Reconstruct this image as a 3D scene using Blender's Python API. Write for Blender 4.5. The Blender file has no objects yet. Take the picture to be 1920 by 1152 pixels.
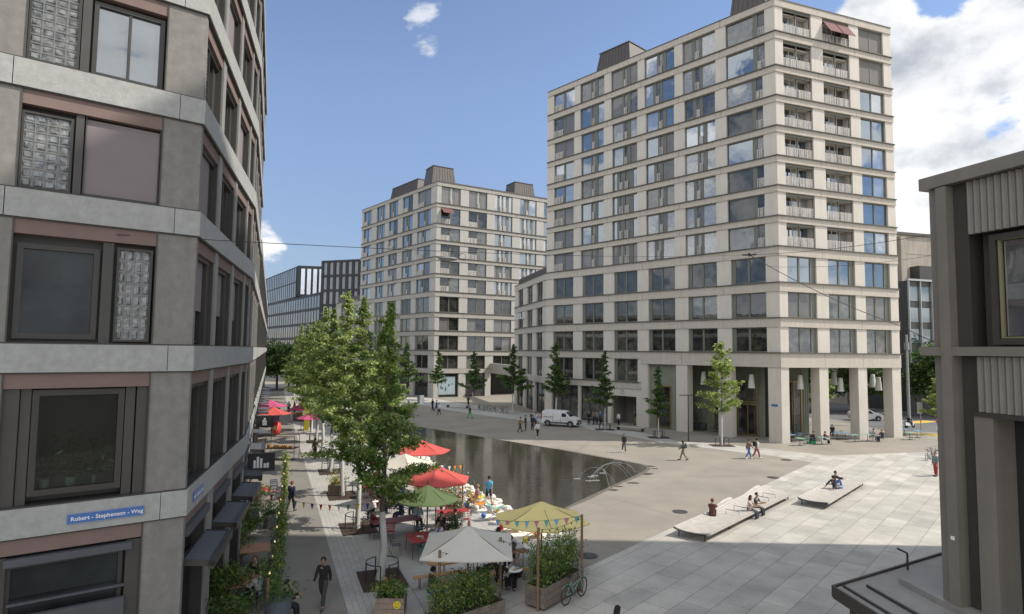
import bpy, bmesh, math, random
from mathutils import Vector, Matrix

# ------------------------------------------------------------------ camera, sky, sun
SC = bpy.context.scene
COL = SC.collection
FPX, PITCH, ROLL, HCAM = 1169.0, math.radians(4.01), 0.0115, 8.9
Fv = Vector((0, math.cos(PITCH), math.sin(PITCH)))
_R0 = Vector((1, 0, 0)); _U0 = Vector((0, -math.sin(PITCH), math.cos(PITCH)))
Rv = _R0*math.cos(ROLL) + _U0*math.sin(ROLL)
Uv = _U0*math.cos(ROLL) - _R0*math.sin(ROLL)
cam_d = bpy.data.cameras.new('camera'); cam = bpy.data.objects.new('camera', cam_d); COL.objects.link(cam)
cam_d.sensor_width = 36.0; cam_d.lens = FPX/1920*36.0; cam_d.clip_end = 3000; cam_d.clip_start = 0.1
cam.matrix_world = Matrix(((Rv.x, Uv.x, -Fv.x, 0), (Rv.y, Uv.y, -Fv.y, 0), (Rv.z, Uv.z, -Fv.z, HCAM), (0, 0, 0, 1)))
SC.camera = cam
SC.view_settings.view_transform = 'Standard'; SC.view_settings.look = 'None'
SC.view_settings.exposure = 0.92; SC.view_settings.gamma = 1.0

SUN_EL = math.radians(47); SUN_DIR = Vector((1.0, -0.02, 0)).normalized()
S = Vector((SUN_DIR.x*math.cos(SUN_EL), SUN_DIR.y*math.cos(SUN_EL), math.sin(SUN_EL)))
sun_d = bpy.data.lights.new('sun', 'SUN'); sun = bpy.data.objects.new('sun', sun_d); COL.objects.link(sun)
sun_d.energy = 2.75; sun_d.angle = math.radians(0.5); sun_d.color = (1.0, 0.93, 0.82)
sun.rotation_euler = (-S).to_track_quat('-Z', 'Y').to_euler()

def pix_dir(x, y):
    return Fv + Rv*((x-960)/FPX) + Uv*((576-y)/FPX)
def g(x, y, z=0.0):
    d = pix_dir(x, y); t = (z-HCAM)/d.z
    return Vector((d.x*t, d.y*t, z))

CLW = 3.5
def build_world():
    w = bpy.data.worlds.new('World'); SC.world = w; w.use_nodes = True
    nt = w.node_tree; N = nt.nodes; Lk = nt.links; N.clear()
    def n(t, **k):
        o = N.new(t)
        for a, b in k.items(): setattr(o, a, b)
        return o
    def math_(op, a, b=None, c=None, clamp=False):
        m = n('ShaderNodeMath', operation=op, use_clamp=clamp)
        for i, v in enumerate((a, b, c)):
            if v is None: continue
            if isinstance(v, (int, float)): m.inputs[i].default_value = v
            else: Lk.new(v, m.inputs[i])
        return m.outputs[0]
    out = n('ShaderNodeOutputWorld'); bg = n('ShaderNodeBackground'); bg.inputs[1].default_value = 0.15
    Lk.new(bg.outputs[0], out.inputs[0])
    sky = n('ShaderNodeTexSky', sky_type='NISHITA', sun_disc=False)
    sky.sun_elevation = SUN_EL; sky.sun_rotation = math.atan2(SUN_DIR.x, SUN_DIR.y)
    sky.altitude = 600; sky.air_density = 1.0; sky.dust_density = 0.0; sky.ozone_density = 1.4
    tc = n('ShaderNodeTexCoord')
    nrm = n('ShaderNodeVectorMath', operation='NORMALIZE'); Lk.new(tc.outputs['Generated'], nrm.inputs[0])
    sep = n('ShaderNodeSeparateXYZ'); Lk.new(nrm.outputs[0], sep.inputs[0])
    def fbm(scale, off, detail=9.0, rough=0.56, zs=1.5, dist=0.15):
        mp = n('ShaderNodeMapping'); mp.inputs['Location'].default_value = off
        mp.inputs['Scale'].default_value = (1, 1, zs); Lk.new(nrm.outputs[0], mp.inputs[0])
        t = n('ShaderNodeTexNoise'); t.inputs['Scale'].default_value = scale; t.inputs['Detail'].default_value = detail
        t.inputs['Roughness'].default_value = rough; t.inputs['Distortion'].default_value = dist
        Lk.new(mp.outputs[0], t.inputs['Vector']); return t.outputs[0]
    def blob(px, py, inner, outer):          # 1 near this heading, 0 away from it
        d = pix_dir(px, py).normalized()
        dt = n('ShaderNodeVectorMath', operation='DOT_PRODUCT'); Lk.new(nrm.outputs[0], dt.inputs[0]); dt.inputs[1].default_value = d
        mr = n('ShaderNodeMapRange', interpolation_type='SMOOTHSTEP')
        Lk.new(dt.outputs['Value'], mr.inputs[0])
        mr.inputs[1].default_value = math.cos(math.radians(outer)); mr.inputs[2].default_value = math.cos(math.radians(inner))
        return mr.outputs[0]
    warp = fbm(3.2, (1.1, 4.2, .7), 3, .5)
    def cl(off, detail):          # billowy cloud field
        a_ = fbm(3.4, (3.1+off[0], 1.7+off[1], .4+off[2]), detail, .55, 1.6, .35)
        b_ = fbm(9.0, (.2+off[0]*1.0, 5.0+off[1], 2.0+off[2]), detail, .6, 1.5, .2)
        return math_('ADD', math_('MULTIPLY', a_, .62), math_('MULTIPLY', b_, .38))
    n0 = cl((0, 0, 0), 10)
    n1 = cl((-.020, 0, -.045), 6)
    # where cumulus stands: a bank on the right, a scrap high up, puffs low on the left, unseen cloud behind and overhead, spread wide for fill light
    bank = math_('MAXIMUM', math_('MAXIMUM', blob(1880, 260, 8, 15.5), blob(1700, 90, 2, 8)), blob(2300, 250, 15, 25))
    bank = math_('MAXIMUM', bank, math_('MAXIMUM', blob(1740, 400, 3, 10), blob(1690, 300, 2, 8)))
    gap = math_('MAXIMUM', blob(1775, -40, .0, 3.8), math_('MULTIPLY', blob(1905, 215, 0, 3.0), .35))
    bank = math_('SUBTRACT', bank, math_('MULTIPLY', gap, 0.7))
    scrap = math_('MULTIPLY', blob(800, 45, 0.2, 4.2), 0.70)
    scrap = math_('MAXIMUM', scrap, math_('MULTIPLY', blob(700, 5, 0.3, 4), 0.50))
    low = math_('MAXIMUM', math_('MULTIPLY', blob(514, 480, 0.0, 3.2), 0.57), math_('MULTIPLY', blob(500, 434, 0.0, 1.6), .45))
    low = math_('MAXIMUM', low, math_('MULTIPLY', blob(575, 500, 0.3, 2.6), .62))
    back = n('ShaderNodeMapRange', interpolation_type='SMOOTHSTEP'); Lk.new(sep.outputs[1], back.inputs[0])
    back.inputs[1].default_value = 0.30; back.inputs[2].default_value = -0.20
    zen = n('ShaderNodeMapRange', interpolation_type='SMOOTHSTEP'); Lk.new(sep.outputs[2], zen.inputs[0]); zen.inputs[1].default_value = .72; zen.inputs[2].default_value = .95
    back_m = math_('MULTIPLY', math_('MAXIMUM', back.outputs[0], zen.outputs[0]), 0.80)
    mask = math_('MAXIMUM', math_('MAXIMUM', bank, scrap), math_('MAXIMUM', low, back_m))
    def dens_(nn): return math_('SUBTRACT', math_('ADD', math_('MULTIPLY', nn, 1.9), math_('MULTIPLY', mask, 0.62)), 1.30)
    dens = dens_(n0); dens1 = dens_(n1)
    al = n('ShaderNodeMapRange', interpolation_type='SMOOTHSTEP'); Lk.new(dens, al.inputs[0])
    al.inputs[1].default_value = 0.0; al.inputs[2].default_value = 0.11
    alpha = math_('MULTIPLY', al.outputs[0], math_('SUBTRACT', 1.0, math_('MULTIPLY', blob(780, 40, 3.5, 6.5), .35)))
    # cloud brightness: white where little cloud stands between it and the sun, grey at the thick undersides
    tk = n('ShaderNodeMapRange', interpolation_type='SMOOTHSTEP'); Lk.new(dens1, tk.inputs[0]); tk.inputs[1].default_value = 0.14; tk.inputs[2].default_value = 0.52
    sh = n('ShaderNodeMapRange'); Lk.new(math_('SUBTRACT', dens1, dens), sh.inputs[0]); sh.inputs[1].default_value = -0.05; sh.inputs[2].default_value = 0.22
    dark = math_('ADD', math_('MULTIPLY', tk.outputs[0], 0.40), math_('MULTIPLY', sh.outputs[0], .45), clamp=True)
    ramp = n('ShaderNodeMix', data_type='RGBA'); Lk.new(dark, ramp.inputs[0])
    ramp.inputs[6].default_value = (CLW*1.05, CLW*1.06, CLW*1.08, 1); ramp.inputs[7].default_value = (CLW*.40, CLW*.45, CLW*.53, 1)
    skym = n('ShaderNodeMix', data_type='RGBA', blend_type='MULTIPLY'); skym.inputs[0].default_value = 1.0
    hz = n('ShaderNodeMapRange', interpolation_type='SMOOTHSTEP'); Lk.new(sep.outputs[2], hz.inputs[0]); hz.inputs[1].default_value = -.05; hz.inputs[2].default_value = .42
    tint = n('ShaderNodeMix', data_type='RGBA'); Lk.new(hz.outputs[0], tint.inputs[0]); tint.inputs[6].default_value = (.27, .255, .295, 1); tint.inputs[7].default_value = (.70, .645, .64, 1)
    Lk.new(sky.outputs[0], skym.inputs[6]); Lk.new(tint.outputs[2], skym.inputs[7])
    # unseen cloud overhead and behind is brightened to add fill light
    gain = n('ShaderNodeMapRange'); Lk.new(math_('MAXIMUM', back.outputs[0], zen.outputs[0]), gain.inputs[0]); gain.inputs[3].default_value = 1.0; gain.inputs[4].default_value = 1.5
    cg = n('ShaderNodeMix', data_type='RGBA', blend_type='MULTIPLY'); cg.inputs[0].default_value = 1.0; Lk.new(ramp.outputs[2], cg.inputs[6])
    cmb = n('ShaderNodeCombineXYZ'); [Lk.new(gain.outputs[0], cmb.inputs[i]) for i in range(3)]; Lk.new(cmb.outputs[0], cg.inputs[7])
    mix = n('ShaderNodeMix', data_type='RGBA'); Lk.new(alpha, mix.inputs[0]); Lk.new(skym.outputs[2], mix.inputs[6]); Lk.new(cg.outputs[2], mix.inputs[7])
    Lk.new(mix.outputs[2], bg.inputs[0])
build_world()

# ------------------------------------------------------------------ materials
MATS = {}
def mat(name, col, rough=0.8, var=0.12, scale=3.0, bump=0.0, bscale=None, metal=0.0, spec=0.5, emit=None, col2=None, transl=0.0, ior=None, streak=0.0):
    if name in MATS: return MATS[name]
    m = bpy.data.materials.new(name); m.use_nodes = True; MATS[name] = m
    nt = m.node_tree; b = nt.nodes['Principled BSDF']; Lk = nt.links
    b.inputs['Roughness'].default_value = rough; b.inputs['Metallic'].default_value = metal
    b.inputs['Specular IOR Level'].default_value = spec
    if ior: b.inputs['IOR'].default_value = ior
    geo = nt.nodes.new('ShaderNodeNewGeometry')
    src = geo.outputs['Position']
    if var > 0 or col2:
        t = nt.nodes.new('ShaderNodeTexNoise'); t.inputs['Scale'].default_value = scale; t.inputs['Detail'].default_value = 6; t.inputs['Roughness'].default_value = .65
        Lk.new(src, t.inputs['Vector'])
        mr = nt.nodes.new('ShaderNodeMapRange'); mr.inputs[1].default_value = 0.3; mr.inputs[2].default_value = 0.7
        Lk.new(t.outputs[0], mr.inputs[0])
        mx = nt.nodes.new('ShaderNodeMix'); mx.data_type = 'RGBA'
        c2 = col2 if col2 else tuple(min(1, c*(1+var)) for c in col)
        c1 = col if col2 else tuple(c*(1-var) for c in col)
        mx.inputs[6].default_value = (*c1, 1); mx.inputs[7].default_value = (*c2, 1)
        Lk.new(mr.outputs[0], mx.inputs[0]); last = mx.outputs[2]
        if streak > 0:
            mp = nt.nodes.new('ShaderNodeMapping'); mp.inputs['Scale'].default_value = (2.2, 2.2, 0.16); Lk.new(src, mp.inputs[0])
            t3 = nt.nodes.new('ShaderNodeTexNoise'); t3.inputs['Scale'].default_value = 1.6; t3.inputs['Detail'].default_value = 4; Lk.new(mp.outputs[0], t3.inputs['Vector'])
            mr3 = nt.nodes.new('ShaderNodeMapRange'); mr3.inputs[1].default_value = .35; mr3.inputs[2].default_value = .7
            mr3.inputs[3].default_value = 1.0; mr3.inputs[4].default_value = 1-streak; Lk.new(t3.outputs[0], mr3.inputs[0])
            mm = nt.nodes.new('ShaderNodeMix'); mm.data_type = 'RGBA'; mm.blend_type = 'MULTIPLY'; mm.inputs[0].default_value = 1
            Lk.new(last, mm.inputs[6]); Lk.new(mr3.outputs[0], mm.inputs[7]); last = mm.outputs[2]
        Lk.new(last, b.inputs['Base Color'])
    else:
        b.inputs['Base Color'].default_value = (*col, 1)
    if bump > 0:
        t2 = nt.nodes.new('ShaderNodeTexNoise'); t2.inputs['Scale'].default_value = bscale or scale*6; t2.inputs['Detail'].default_value = 5
        Lk.new(src, t2.inputs['Vector'])
        bp = nt.nodes.new('ShaderNodeBump'); bp.inputs['Strength'].default_value = bump; bp.inputs['Distance'].default_value = 0.05
        Lk.new(t2.outputs[0], bp.inputs['Height']); Lk.new(bp.outputs[0], b.inputs['Normal'])
    if emit:
        b.inputs['Emission Color'].default_value = (*col, 1); b.inputs['Emission Strength'].default_value = emit
    if transl > 0:
        out = nt.nodes['Material Output']; tr = nt.nodes.new('ShaderNodeBsdfTranslucent')
        tr.inputs[0].default_value = (*[min(1, c*1.3) for c in col], 1)
        ms = nt.nodes.new('ShaderNodeMixShader'); ms.inputs[0].default_value = transl
        Lk.new(b.outputs[0], ms.inputs[1]); Lk.new(tr.outputs[0], ms.inputs[2]); Lk.new(ms.outputs[0], out.inputs[0])
    return m

def glass(name, col, refl=0.22, ior=1.7, wav=0.012, col2=None, scale=0.8, tint=(.92, .96, 1.0)):
    """window glass seen by day: mirror reflection over whatever room, curtain or blind is behind it"""
    if name in MATS: return MATS[name]
    m = bpy.data.materials.new(name); m.use_nodes = True; MATS[name] = m
    nt = m.node_tree; N = nt.nodes; Lk = nt.links; b = N['Principled BSDF']; out = N['Material Output']
    geo = N.new('ShaderNodeNewGeometry')
    t = N.new('ShaderNodeTexNoise'); t.inputs['Scale'].default_value = scale; t.inputs['Detail'].default_value = 5; Lk.new(geo.outputs['Position'], t.inputs['Vector'])
    mr = N.new('ShaderNodeMapRange'); mr.inputs[1].default_value = .35; mr.inputs[2].default_value = .65; Lk.new(t.outputs[0], mr.inputs[0])
    mx = N.new('ShaderNodeMix'); mx.data_type = 'RGBA'
    mx.inputs[6].default_value = (*col, 1); mx.inputs[7].default_value = (*(col2 or tuple(c*1.8 for c in col)), 1); Lk.new(mr.outputs[0], mx.inputs[0])
    Lk.new(mx.outputs[2], b.inputs['Base Color']); b.inputs['Roughness'].default_value = .9; b.inputs['Specular IOR Level'].default_value = 0
    gl = N.new('ShaderNodeBsdfGlossy'); gl.inputs['Roughness'].default_value = 0.01; gl.inputs[0].default_value = (*tint, 1)
    n2 = N.new('ShaderNodeTexNoise'); n2.inputs['Scale'].default_value = .9; n2.inputs['Detail'].default_value = 1; Lk.new(geo.outputs['Position'], n2.inputs['Vector'])
    bp = N.new('ShaderNodeBump'); bp.inputs['Strength'].default_value = wav; bp.inputs['Distance'].default_value = .3
    Lk.new(n2.outputs[0], bp.inputs['Height']); Lk.new(bp.outputs[0], gl.inputs['Normal'])
    fr = N.new('ShaderNodeFresnel'); fr.inputs[0].default_value = ior
    ad = N.new('ShaderNodeMath'); ad.operation = 'ADD'; ad.use_clamp = True; ad.inputs[1].default_value = refl; Lk.new(fr.outputs[0], ad.inputs[0])
    ms = N.new('ShaderNodeMixShader'); Lk.new(ad.outputs[0], ms.inputs[0]); Lk.new(b.outputs[0], ms.inputs[1]); Lk.new(gl.outputs[0], ms.inputs[2])
    Lk.new(ms.outputs[0], out.inputs[0])
    return m

def paving(name, c1, c2, mortar, w, h, ang, msize=0.012, rough=0.75, bias=0.0, stain=0.12, offset=0.5, nscale=0.35, fine=0.1):
    m = bpy.data.materials.new(name); m.use_nodes = True
    nt = m.node_tree; N = nt.nodes; Lk = nt.links; b = N['Principled BSDF']
    geo = N.new('ShaderNodeNewGeometry'); mp = N.new('ShaderNodeMapping'); mp.inputs['Rotation'].default_value = (0, 0, -math.radians(ang))
    Lk.new(geo.outputs['Position'], mp.inputs[0])
    br = N.new('ShaderNodeTexBrick'); Lk.new(mp.outputs[0], br.inputs['Vector'])
    br.offset = offset; br.inputs['Color1'].default_value = (*c1, 1); br.inputs['Color2'].default_value = (*c2, 1)
    br.inputs['Mortar'].default_value = (*mortar, 1); br.inputs['Scale'].default_value = 1.0
    br.inputs['Mortar Size'].default_value = msize; br.inputs['Mortar Smooth'].default_value = 0.1; br.inputs['Bias'].default_value = bias
    br.inputs['Brick Width'].default_value = w; br.inputs['Row Height'].default_value = h
    t = N.new('ShaderNodeTexNoise'); t.inputs['Scale'].default_value = nscale; t.inputs['Detail'].default_value = 8; t.inputs['Roughness'].default_value = .6; Lk.new(geo.outputs['Position'], t.inputs['Vector'])
    t2 = N.new('ShaderNodeTexNoise'); t2.inputs['Scale'].default_value = 14; t2.inputs['Detail'].default_value = 5; Lk.new(geo.outputs['Position'], t2.inputs['Vector'])
    def rng(src, lo, hi, a=.3, c=.7):
        r = N.new('ShaderNodeMapRange'); r.inputs[1].default_value = a; r.inputs[2].default_value = c; r.inputs[3].default_value = lo; r.inputs[4].default_value = hi
        Lk.new(src, r.inputs[0]); return r.outputs[0]
    mul = N.new('ShaderNodeMath'); mul.operation = 'MULTIPLY'; Lk.new(rng(t.outputs[0], 1-stain, 1+stain), mul.inputs[0]); Lk.new(rng(t2.outputs[0], 1-fine, 1+fine), mul.inputs[1])
    mx = N.new('ShaderNodeMix'); mx.data_type = 'RGBA'; mx.blend_type = 'MULTIPLY'; mx.inputs[0].default_value = 1
    Lk.new(br.outputs['Color'], mx.inputs[6]); Lk.new(mul.outputs[0], mx.inputs[7]); Lk.new(mx.outputs[2], b.inputs['Base Color'])
    b.inputs['Roughness'].default_value = rough
    bp = N.new('ShaderNodeBump'); bp.inputs['Strength'].default_value = .25; bp.inputs['Distance'].default_value = .01
    Lk.new(t2.outputs[0], bp.inputs['Height']); Lk.new(bp.outputs[0], b.inputs['Normal'])
    return m

# ------------------------------------------------------------------ mesh helpers
class MB:
    def __init__(s): s.v = []; s.f = []; s.m = []
    def add(s, vs, fs, m=0):
        o = len(s.v); s.v += [tuple(v) for v in vs]
        for f in fs: s.f.append(tuple(i+o for i in f)); s.m.append(m)
    def hexa(s, p, m=0):     # 8 points, bottom ring 0-3 ccw, top ring 4-7
        s.add(p, [(3, 2, 1, 0), (4, 5, 6, 7), (0, 1, 5, 4), (1, 2, 6, 5), (2, 3, 7, 6), (3, 0, 4, 7)], m)
    def box(s, x0, x1, y0, y1, z0, z1, m=0, T=None):
        p = [(x0, y0, z0), (x1, y0, z0), (x1, y1, z0), (x0, y1, z0), (x0, y0, z1), (x1, y0, z1), (x1, y1, z1), (x0, y1, z1)]
        if T: p = [T @ Vector(q) for q in p]
        s.hexa(p, m)
    def fbox(s, fr, s0, s1, n0, n1, z0, z1, m=0, k0=0, k1=0):
        q = [fr.p(s0-k0*n1, n1, z0), fr.p(s1+k1*n1, n1, z0), fr.p(s1+k1*n0, n0, z0), fr.p(s0-k0*n0, n0, z0),
             fr.p(s0-k0*n1, n1, z1), fr.p(s1+k1*n1, n1, z1), fr.p(s1+k1*n0, n0, z1), fr.p(s0-k0*n0, n0, z1)]
        s.hexa(q, m)
    def prism(s, poly, z0, z1, m=0, mt=None):
        n = len(poly); s.add([(*p[:2], z0) for p in poly]+[(*p[:2], z1) for p in poly], [tuple((i, (i+1) % n, (i+1) % n+n, i+n)) for i in range(n)], m)
        s.add([(*p[:2], z1) for p in poly], [tuple(range(n))], m if mt is None else mt)
        s.add([(*p[:2], z0) for p in poly], [tuple(reversed(range(n)))], m)
    def tube(s, pts, rad, seg=8, m=0, cap=True):
        pts = [Vector(p) for p in pts]
        if isinstance(rad, (int, float)): rad = [rad]*len(pts)
        rings = []; prev = None
        for i, p in enumerate(pts):
            d = (pts[min(i+1, len(pts)-1)]-pts[max(i-1, 0)])
            d = d.normalized() if d.length > 1e-9 else Vector((0, 0, 1))
            if prev is None:
                a = d.orthogonal().normalized()
            else:
                a = prev - d*prev.dot(d); a = a.normalized() if a.length > 1e-6 else d.orthogonal().normalized()
            prev = a; b = d.cross(a)
            rings.append([p+(a*math.cos(t)+b*math.sin(t))*rad[i] for t in [2*math.pi*j/seg for j in range(seg)]])
        vs = [v for r in rings for v in r]; fs = []
        for i in range(len(pts)-1):
            for j in range(seg):
                k = (j+1) % seg; fs.append((i*seg+j, i*seg+k, (i+1)*seg+k, (i+1)*seg+j))
        if cap:
            fs.append(tuple(reversed(range(seg)))); fs.append(tuple(range((len(pts)-1)*seg, len(pts)*seg)))
        s.add(vs, fs, m)
    def lathe(s, prof, seg=16, m=0, c=(0, 0), cap=True):
        vs = [(c[0]+r*math.cos(2*math.pi*j/seg), c[1]+r*math.sin(2*math.pi*j/seg), z) for r, z in prof for j in range(seg)]
        fs = [(i*seg+j, i*seg+(j+1) % seg, (i+1)*seg+(j+1) % seg, (i+1)*seg+j) for i in range(len(prof)-1) for j in range(seg)]
        if cap: fs += [tuple(reversed(range(seg))), tuple(range((len(prof)-1)*seg, len(prof)*seg))]
        s.add(vs, fs, m)
    def ball(s, c, r, m=0, seg=8, rings=5, sc=(1, 1, 1)):
        vs = []; fs = []
        for i in range(rings+1):
            a = math.pi*i/rings
            for j in range(seg):
                b = 2*math.pi*j/seg
                vs.append((c[0]+r*sc[0]*math.sin(a)*math.cos(b), c[1]+r*sc[1]*math.sin(a)*math.sin(b), c[2]+r*sc[2]*math.cos(a)))
        for i in range(rings):
            for j in range(seg): fs.append((i*seg+j, (i+1)*seg+j, (i+1)*seg+(j+1) % seg, i*seg+(j+1) % seg))
        s.add(vs, fs, m)
    def build_each(s, name, mats, parent):      # every piece an object of its own
        for k in range(0, len(s.f), 6):
            q = MB(); a = k//6*8; q.v = s.v[a:a+8]; q.f = [tuple(i-a for i in f) for f in s.f[k:k+6]]; q.m = s.m[k:k+6]; q.build(name, mats, parent)
    def build(s, name, mats, parent=None, world=True, smooth=False):
        me = bpy.data.meshes.new(name)
        off = Vector(parent['_o']) if (parent is not None and world and '_o' in parent) else Vector((0, 0, 0))
        vs = [(v[0]-off.x, v[1]-off.y, v[2]-off.z) for v in s.v] if off.length > 0 else s.v
        me.from_pydata(vs, [], s.f); me.update()
        if not isinstance(mats, (list, tuple)): mats = [mats]
        for m in mats: me.materials.append(m)
        if len(mats) > 1: me.polygons.foreach_set('material_index', s.m)
        if smooth: me.polygons.foreach_set('use_smooth', [True]*len(me.polygons))
        o = bpy.data.objects.new(name, me); COL.objects.link(o)
        if parent is not None:
            o.parent = parent
            if '_o' in parent: o['_o'] = parent['_o']
        return o

class FR:      # a facade plane: origin, direction along it, outward normal to the right of the direction
    def __init__(s, A, B):
        s.A = Vector((A[0], A[1])); d = Vector((B[0], B[1]))-s.A; s.L = d.length; s.D = d.normalized(); s.N = Vector((s.D.y, -s.D.x))
    def p(s, t, n, z):
        q = s.A+s.D*t+s.N*n; return Vector((q.x, q.y, z))
    def s_at(s, px, py=600, n=0.0):
        d = pix_dir(px, py); d = Vector((d.x, d.y)); A = s.A+s.N*n
        return -(d.x*A.y-d.y*A.x)/(d.x*s.D.y-d.y*s.D.x)

def tag(o, label, cat, group=None, kind=None):
    if label: o['label'] = label
    if cat: o['category'] = cat
    if group: o['group'] = group
    if kind: o['kind'] = kind
    return o
def thing(name, loc, label, cat, group=None, rz=0.0):
    o = bpy.data.objects.new(name, None); COL.objects.link(o); o.location = loc; o.rotation_euler = (0, 0, rz)
    o.empty_display_size = .2
    o['_o'] = tuple(loc) if rz == 0 else (0, 0, 0)
    return tag(o, label, cat, group)
CH = {}
def kids(o):
    return [c for c in COL.objects if c.parent == o]
def snapshot(o):
    return (o, [snapshot(c) for c in kids(o)])
def dup(snap, loc=None, rz=None, label=None, group=None, scale=None, parent=None):
    o, ch = snap; c = o.copy(); COL.objects.link(c)
    if parent is not None: c.parent = parent
    if loc is not None: c.location = loc
    if rz is not None: c.rotation_euler = (0, 0, rz)
    if scale is not None: c.scale = (scale,)*3 if isinstance(scale, (int, float)) else scale
    if label: c['label'] = label
    if group: c['group'] = group
    for k in ch: dup(k, parent=c)
    return c
class Proto:        # first placement uses the original, later ones are copies
    def __init__(s, root): s.snap = snapshot(root); s.root = root; s.used = False
    def put(s, loc, rz=0.0, label=None, group=None, scale=None):
        if not s.used:
            s.used = True; o = s.root; o.location = loc; o.rotation_euler = (0, 0, rz)
            if scale is not None: o.scale = (scale,)*3 if isinstance(scale, (int, float)) else scale
            if label: o['label'] = label
            if group: o['group'] = group
            return o
        return dup(s.snap, loc, rz, label, group, scale)
ORD = ['first', 'second', 'third', 'fourth', 'fifth', 'sixth', 'seventh', 'eighth', 'ninth', 'tenth', 'eleventh', 'twelfth', 'thirteenth', 'fourteenth', 'fifteenth', 'sixteenth', 'seventeenth', 'eighteenth']
def sheet(name, poly, z, m, kind='structure'):
    mb = MB(); n = len(poly); mb.add([(p[0], p[1], z) for p in poly], [tuple(range(n))])
    o = mb.build(name, m); 
    bm = bmesh.new(); bm.from_mesh(o.data); bmesh.ops.triangulate(bm, faces=bm.faces); bmesh.ops.recalc_face_normals(bm, faces=bm.faces)
    for f in bm.faces:
        if f.normal.z < 0: f.normal_flip()
    bm.to_mesh(o.data); bm.free()
    if kind: o['kind'] = kind
    return o

# ------------------------------------------------------------------ ground
M_asph = paving('plaza_asphalt', (.240, .218, .180), (.226, .207, .172), (.19, .175, .146), 13, 9, 52, msize=.03, stain=.15, nscale=.28, fine=.12, rough=.85)
M_walk = mat('walkway_asphalt', (.20, .187, .165), rough=.88, var=.12, scale=.5, bump=.15, bscale=30)
M_road = mat('road_asphalt', (.12, .12, .12), rough=.9, var=.15, scale=.3)
M_slab = paving('light_slabs', (.42, .40, .355), (.33, .317, .285), (.18, .17, .15), 1.95, 1.04, 49, msize=.013, stain=.2, nscale=.55)
M_slab2 = paving('terrace_slabs', (.38, .37, .345), (.34, .335, .315), (.2, .195, .185), 3.6, 2.6, 111, msize=.018, stain=.1)
M_pave = paving('strip_pavers', (.40, .385, .355), (.34, .33, .31), (.26, .25, .235), .42, .21, 111, msize=.012, stain=.12, fine=.12)
M_strip = paving('kerb_strip', (.40, .39, .36), (.35, .345, .32), (.22, .21, .2), 2.0, 1.3, 130, msize=.015)
M_grav = mat('white_gravel', (.68, .66, .60), rough=.95, var=.15, scale=12, bump=.6, bscale=40)
M_soil = mat('bark_mulch', (.055, .035, .026), rough=.95, var=.5, scale=14, bump=.8, bscale=40)
M_yel = mat('road_yellow', (.55, .38, .05), rough=.8, var=.1)

sheet('ground', [(-900, -300), (900, -300), (900, 1500), (-900, 1500)], 0.0, M_asph)
W0 = Vector((-5.39, 21.64)); WD = Vector((-.359, .933)).normalized(); WN = Vector((WD.y, -WD.x))   # kerb line beside the walkway, its heading, and right
def wl(t, n=0.0): q = W0+WD*t+WN*n; return (q.x, q.y)
sheet('walkway', [wl(-40, 0), wl(125, 0), wl(125, -9.5), wl(-40, -9.5)], .004, M_walk)
sheet('paver_strip', [wl(-40, .0), wl(-40, 1.35), wl(125, 1.35), wl(125, 0)], .008, M_pave)
pool_l = [(-13.4, 74.5), (-10.6, 63.5), (-7.2, 53), (-4.4, 45.8), (-2.2, 40.5), (-.3, 36.6), (1.3, 33.6)]
pool_far = [(-11.29, 73.6), (-6.53, 68.8), (-.38, 62.43), (4.05, 57.72), (7.38, 53.64), (9.5, 51.4), (10.35, 50.3), (10.65, 49.5), (10.45, 48.5), (9.95, 47.4), (9.28, 46.21), (6.92, 42.47), (4.7, 38.86), (3.18, 36.32), (1.9, 34.2)]
sheet('terrace_paving', [wl(-40, 1.35), wl(-10, 9.0), (4.0, 24.0), (1.9, 28.5), (.3, 33.6), (-1.6, 37.6), (-5.2, 45.6), (-8.0, 52.8), (-11.4, 63.2), wl(60, 8.5), wl(100, 8), wl(125, 1.35)], .006, M_slab2)
sheet('gravel', [(2.6, 28.2), (2.9, 29.8), (1.35, 33.7), (-.3, 36.7), (-2.2, 40.6), (-4.4, 45.9), (-7.2, 53.1), (-10.6, 63.6), (-12.4, 64.2), (-9.2, 53), (-6.4, 45.7), (-4.6, 41.0), (-2.6, 36.6), (-.4, 32.0), (.9, 28.4)], .014, M_grav, kind='stuff')
sheet('paving', [(24.82, 51.99), (3.01, 26.2), (-1.2, 21.2), (-9.5, 11.4), (-9.5, -20), (90, -20), (90, 49), g(1780, 847.5).xy, g(1692, 849.6).xy, g(1555, 855).xy, g(1430, 841).xy, g(1395, 836).xy, g(1430, 852.5).xy], .010, M_slab)
strip_n = [g(1430, 841), g(1330, 831), g(1267, 827), g(1240, 819), g(1190, 809), g(1100, 794), g(1040, 782), g(985, 774), g(930, 766), g(860, 756), g(815, 748), g(765, 745)]
strip_s = [g(745, 754.5), g(800, 761), g(850, 771), g(905, 779), g(961, 786), g(1030, 795), g(1100, 804.5), g(1190, 820), g(1250, 832), g(1330, 841), g(1430, 853.5)]
sheet('tree_strip', [p.xy for p in strip_n+strip_s], .007, M_strip)
sheet('road', [(44, 74), (44.5, 86), (20, 112), (36, 150), (200, 110), (200, 62)], .005, M_road)

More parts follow.
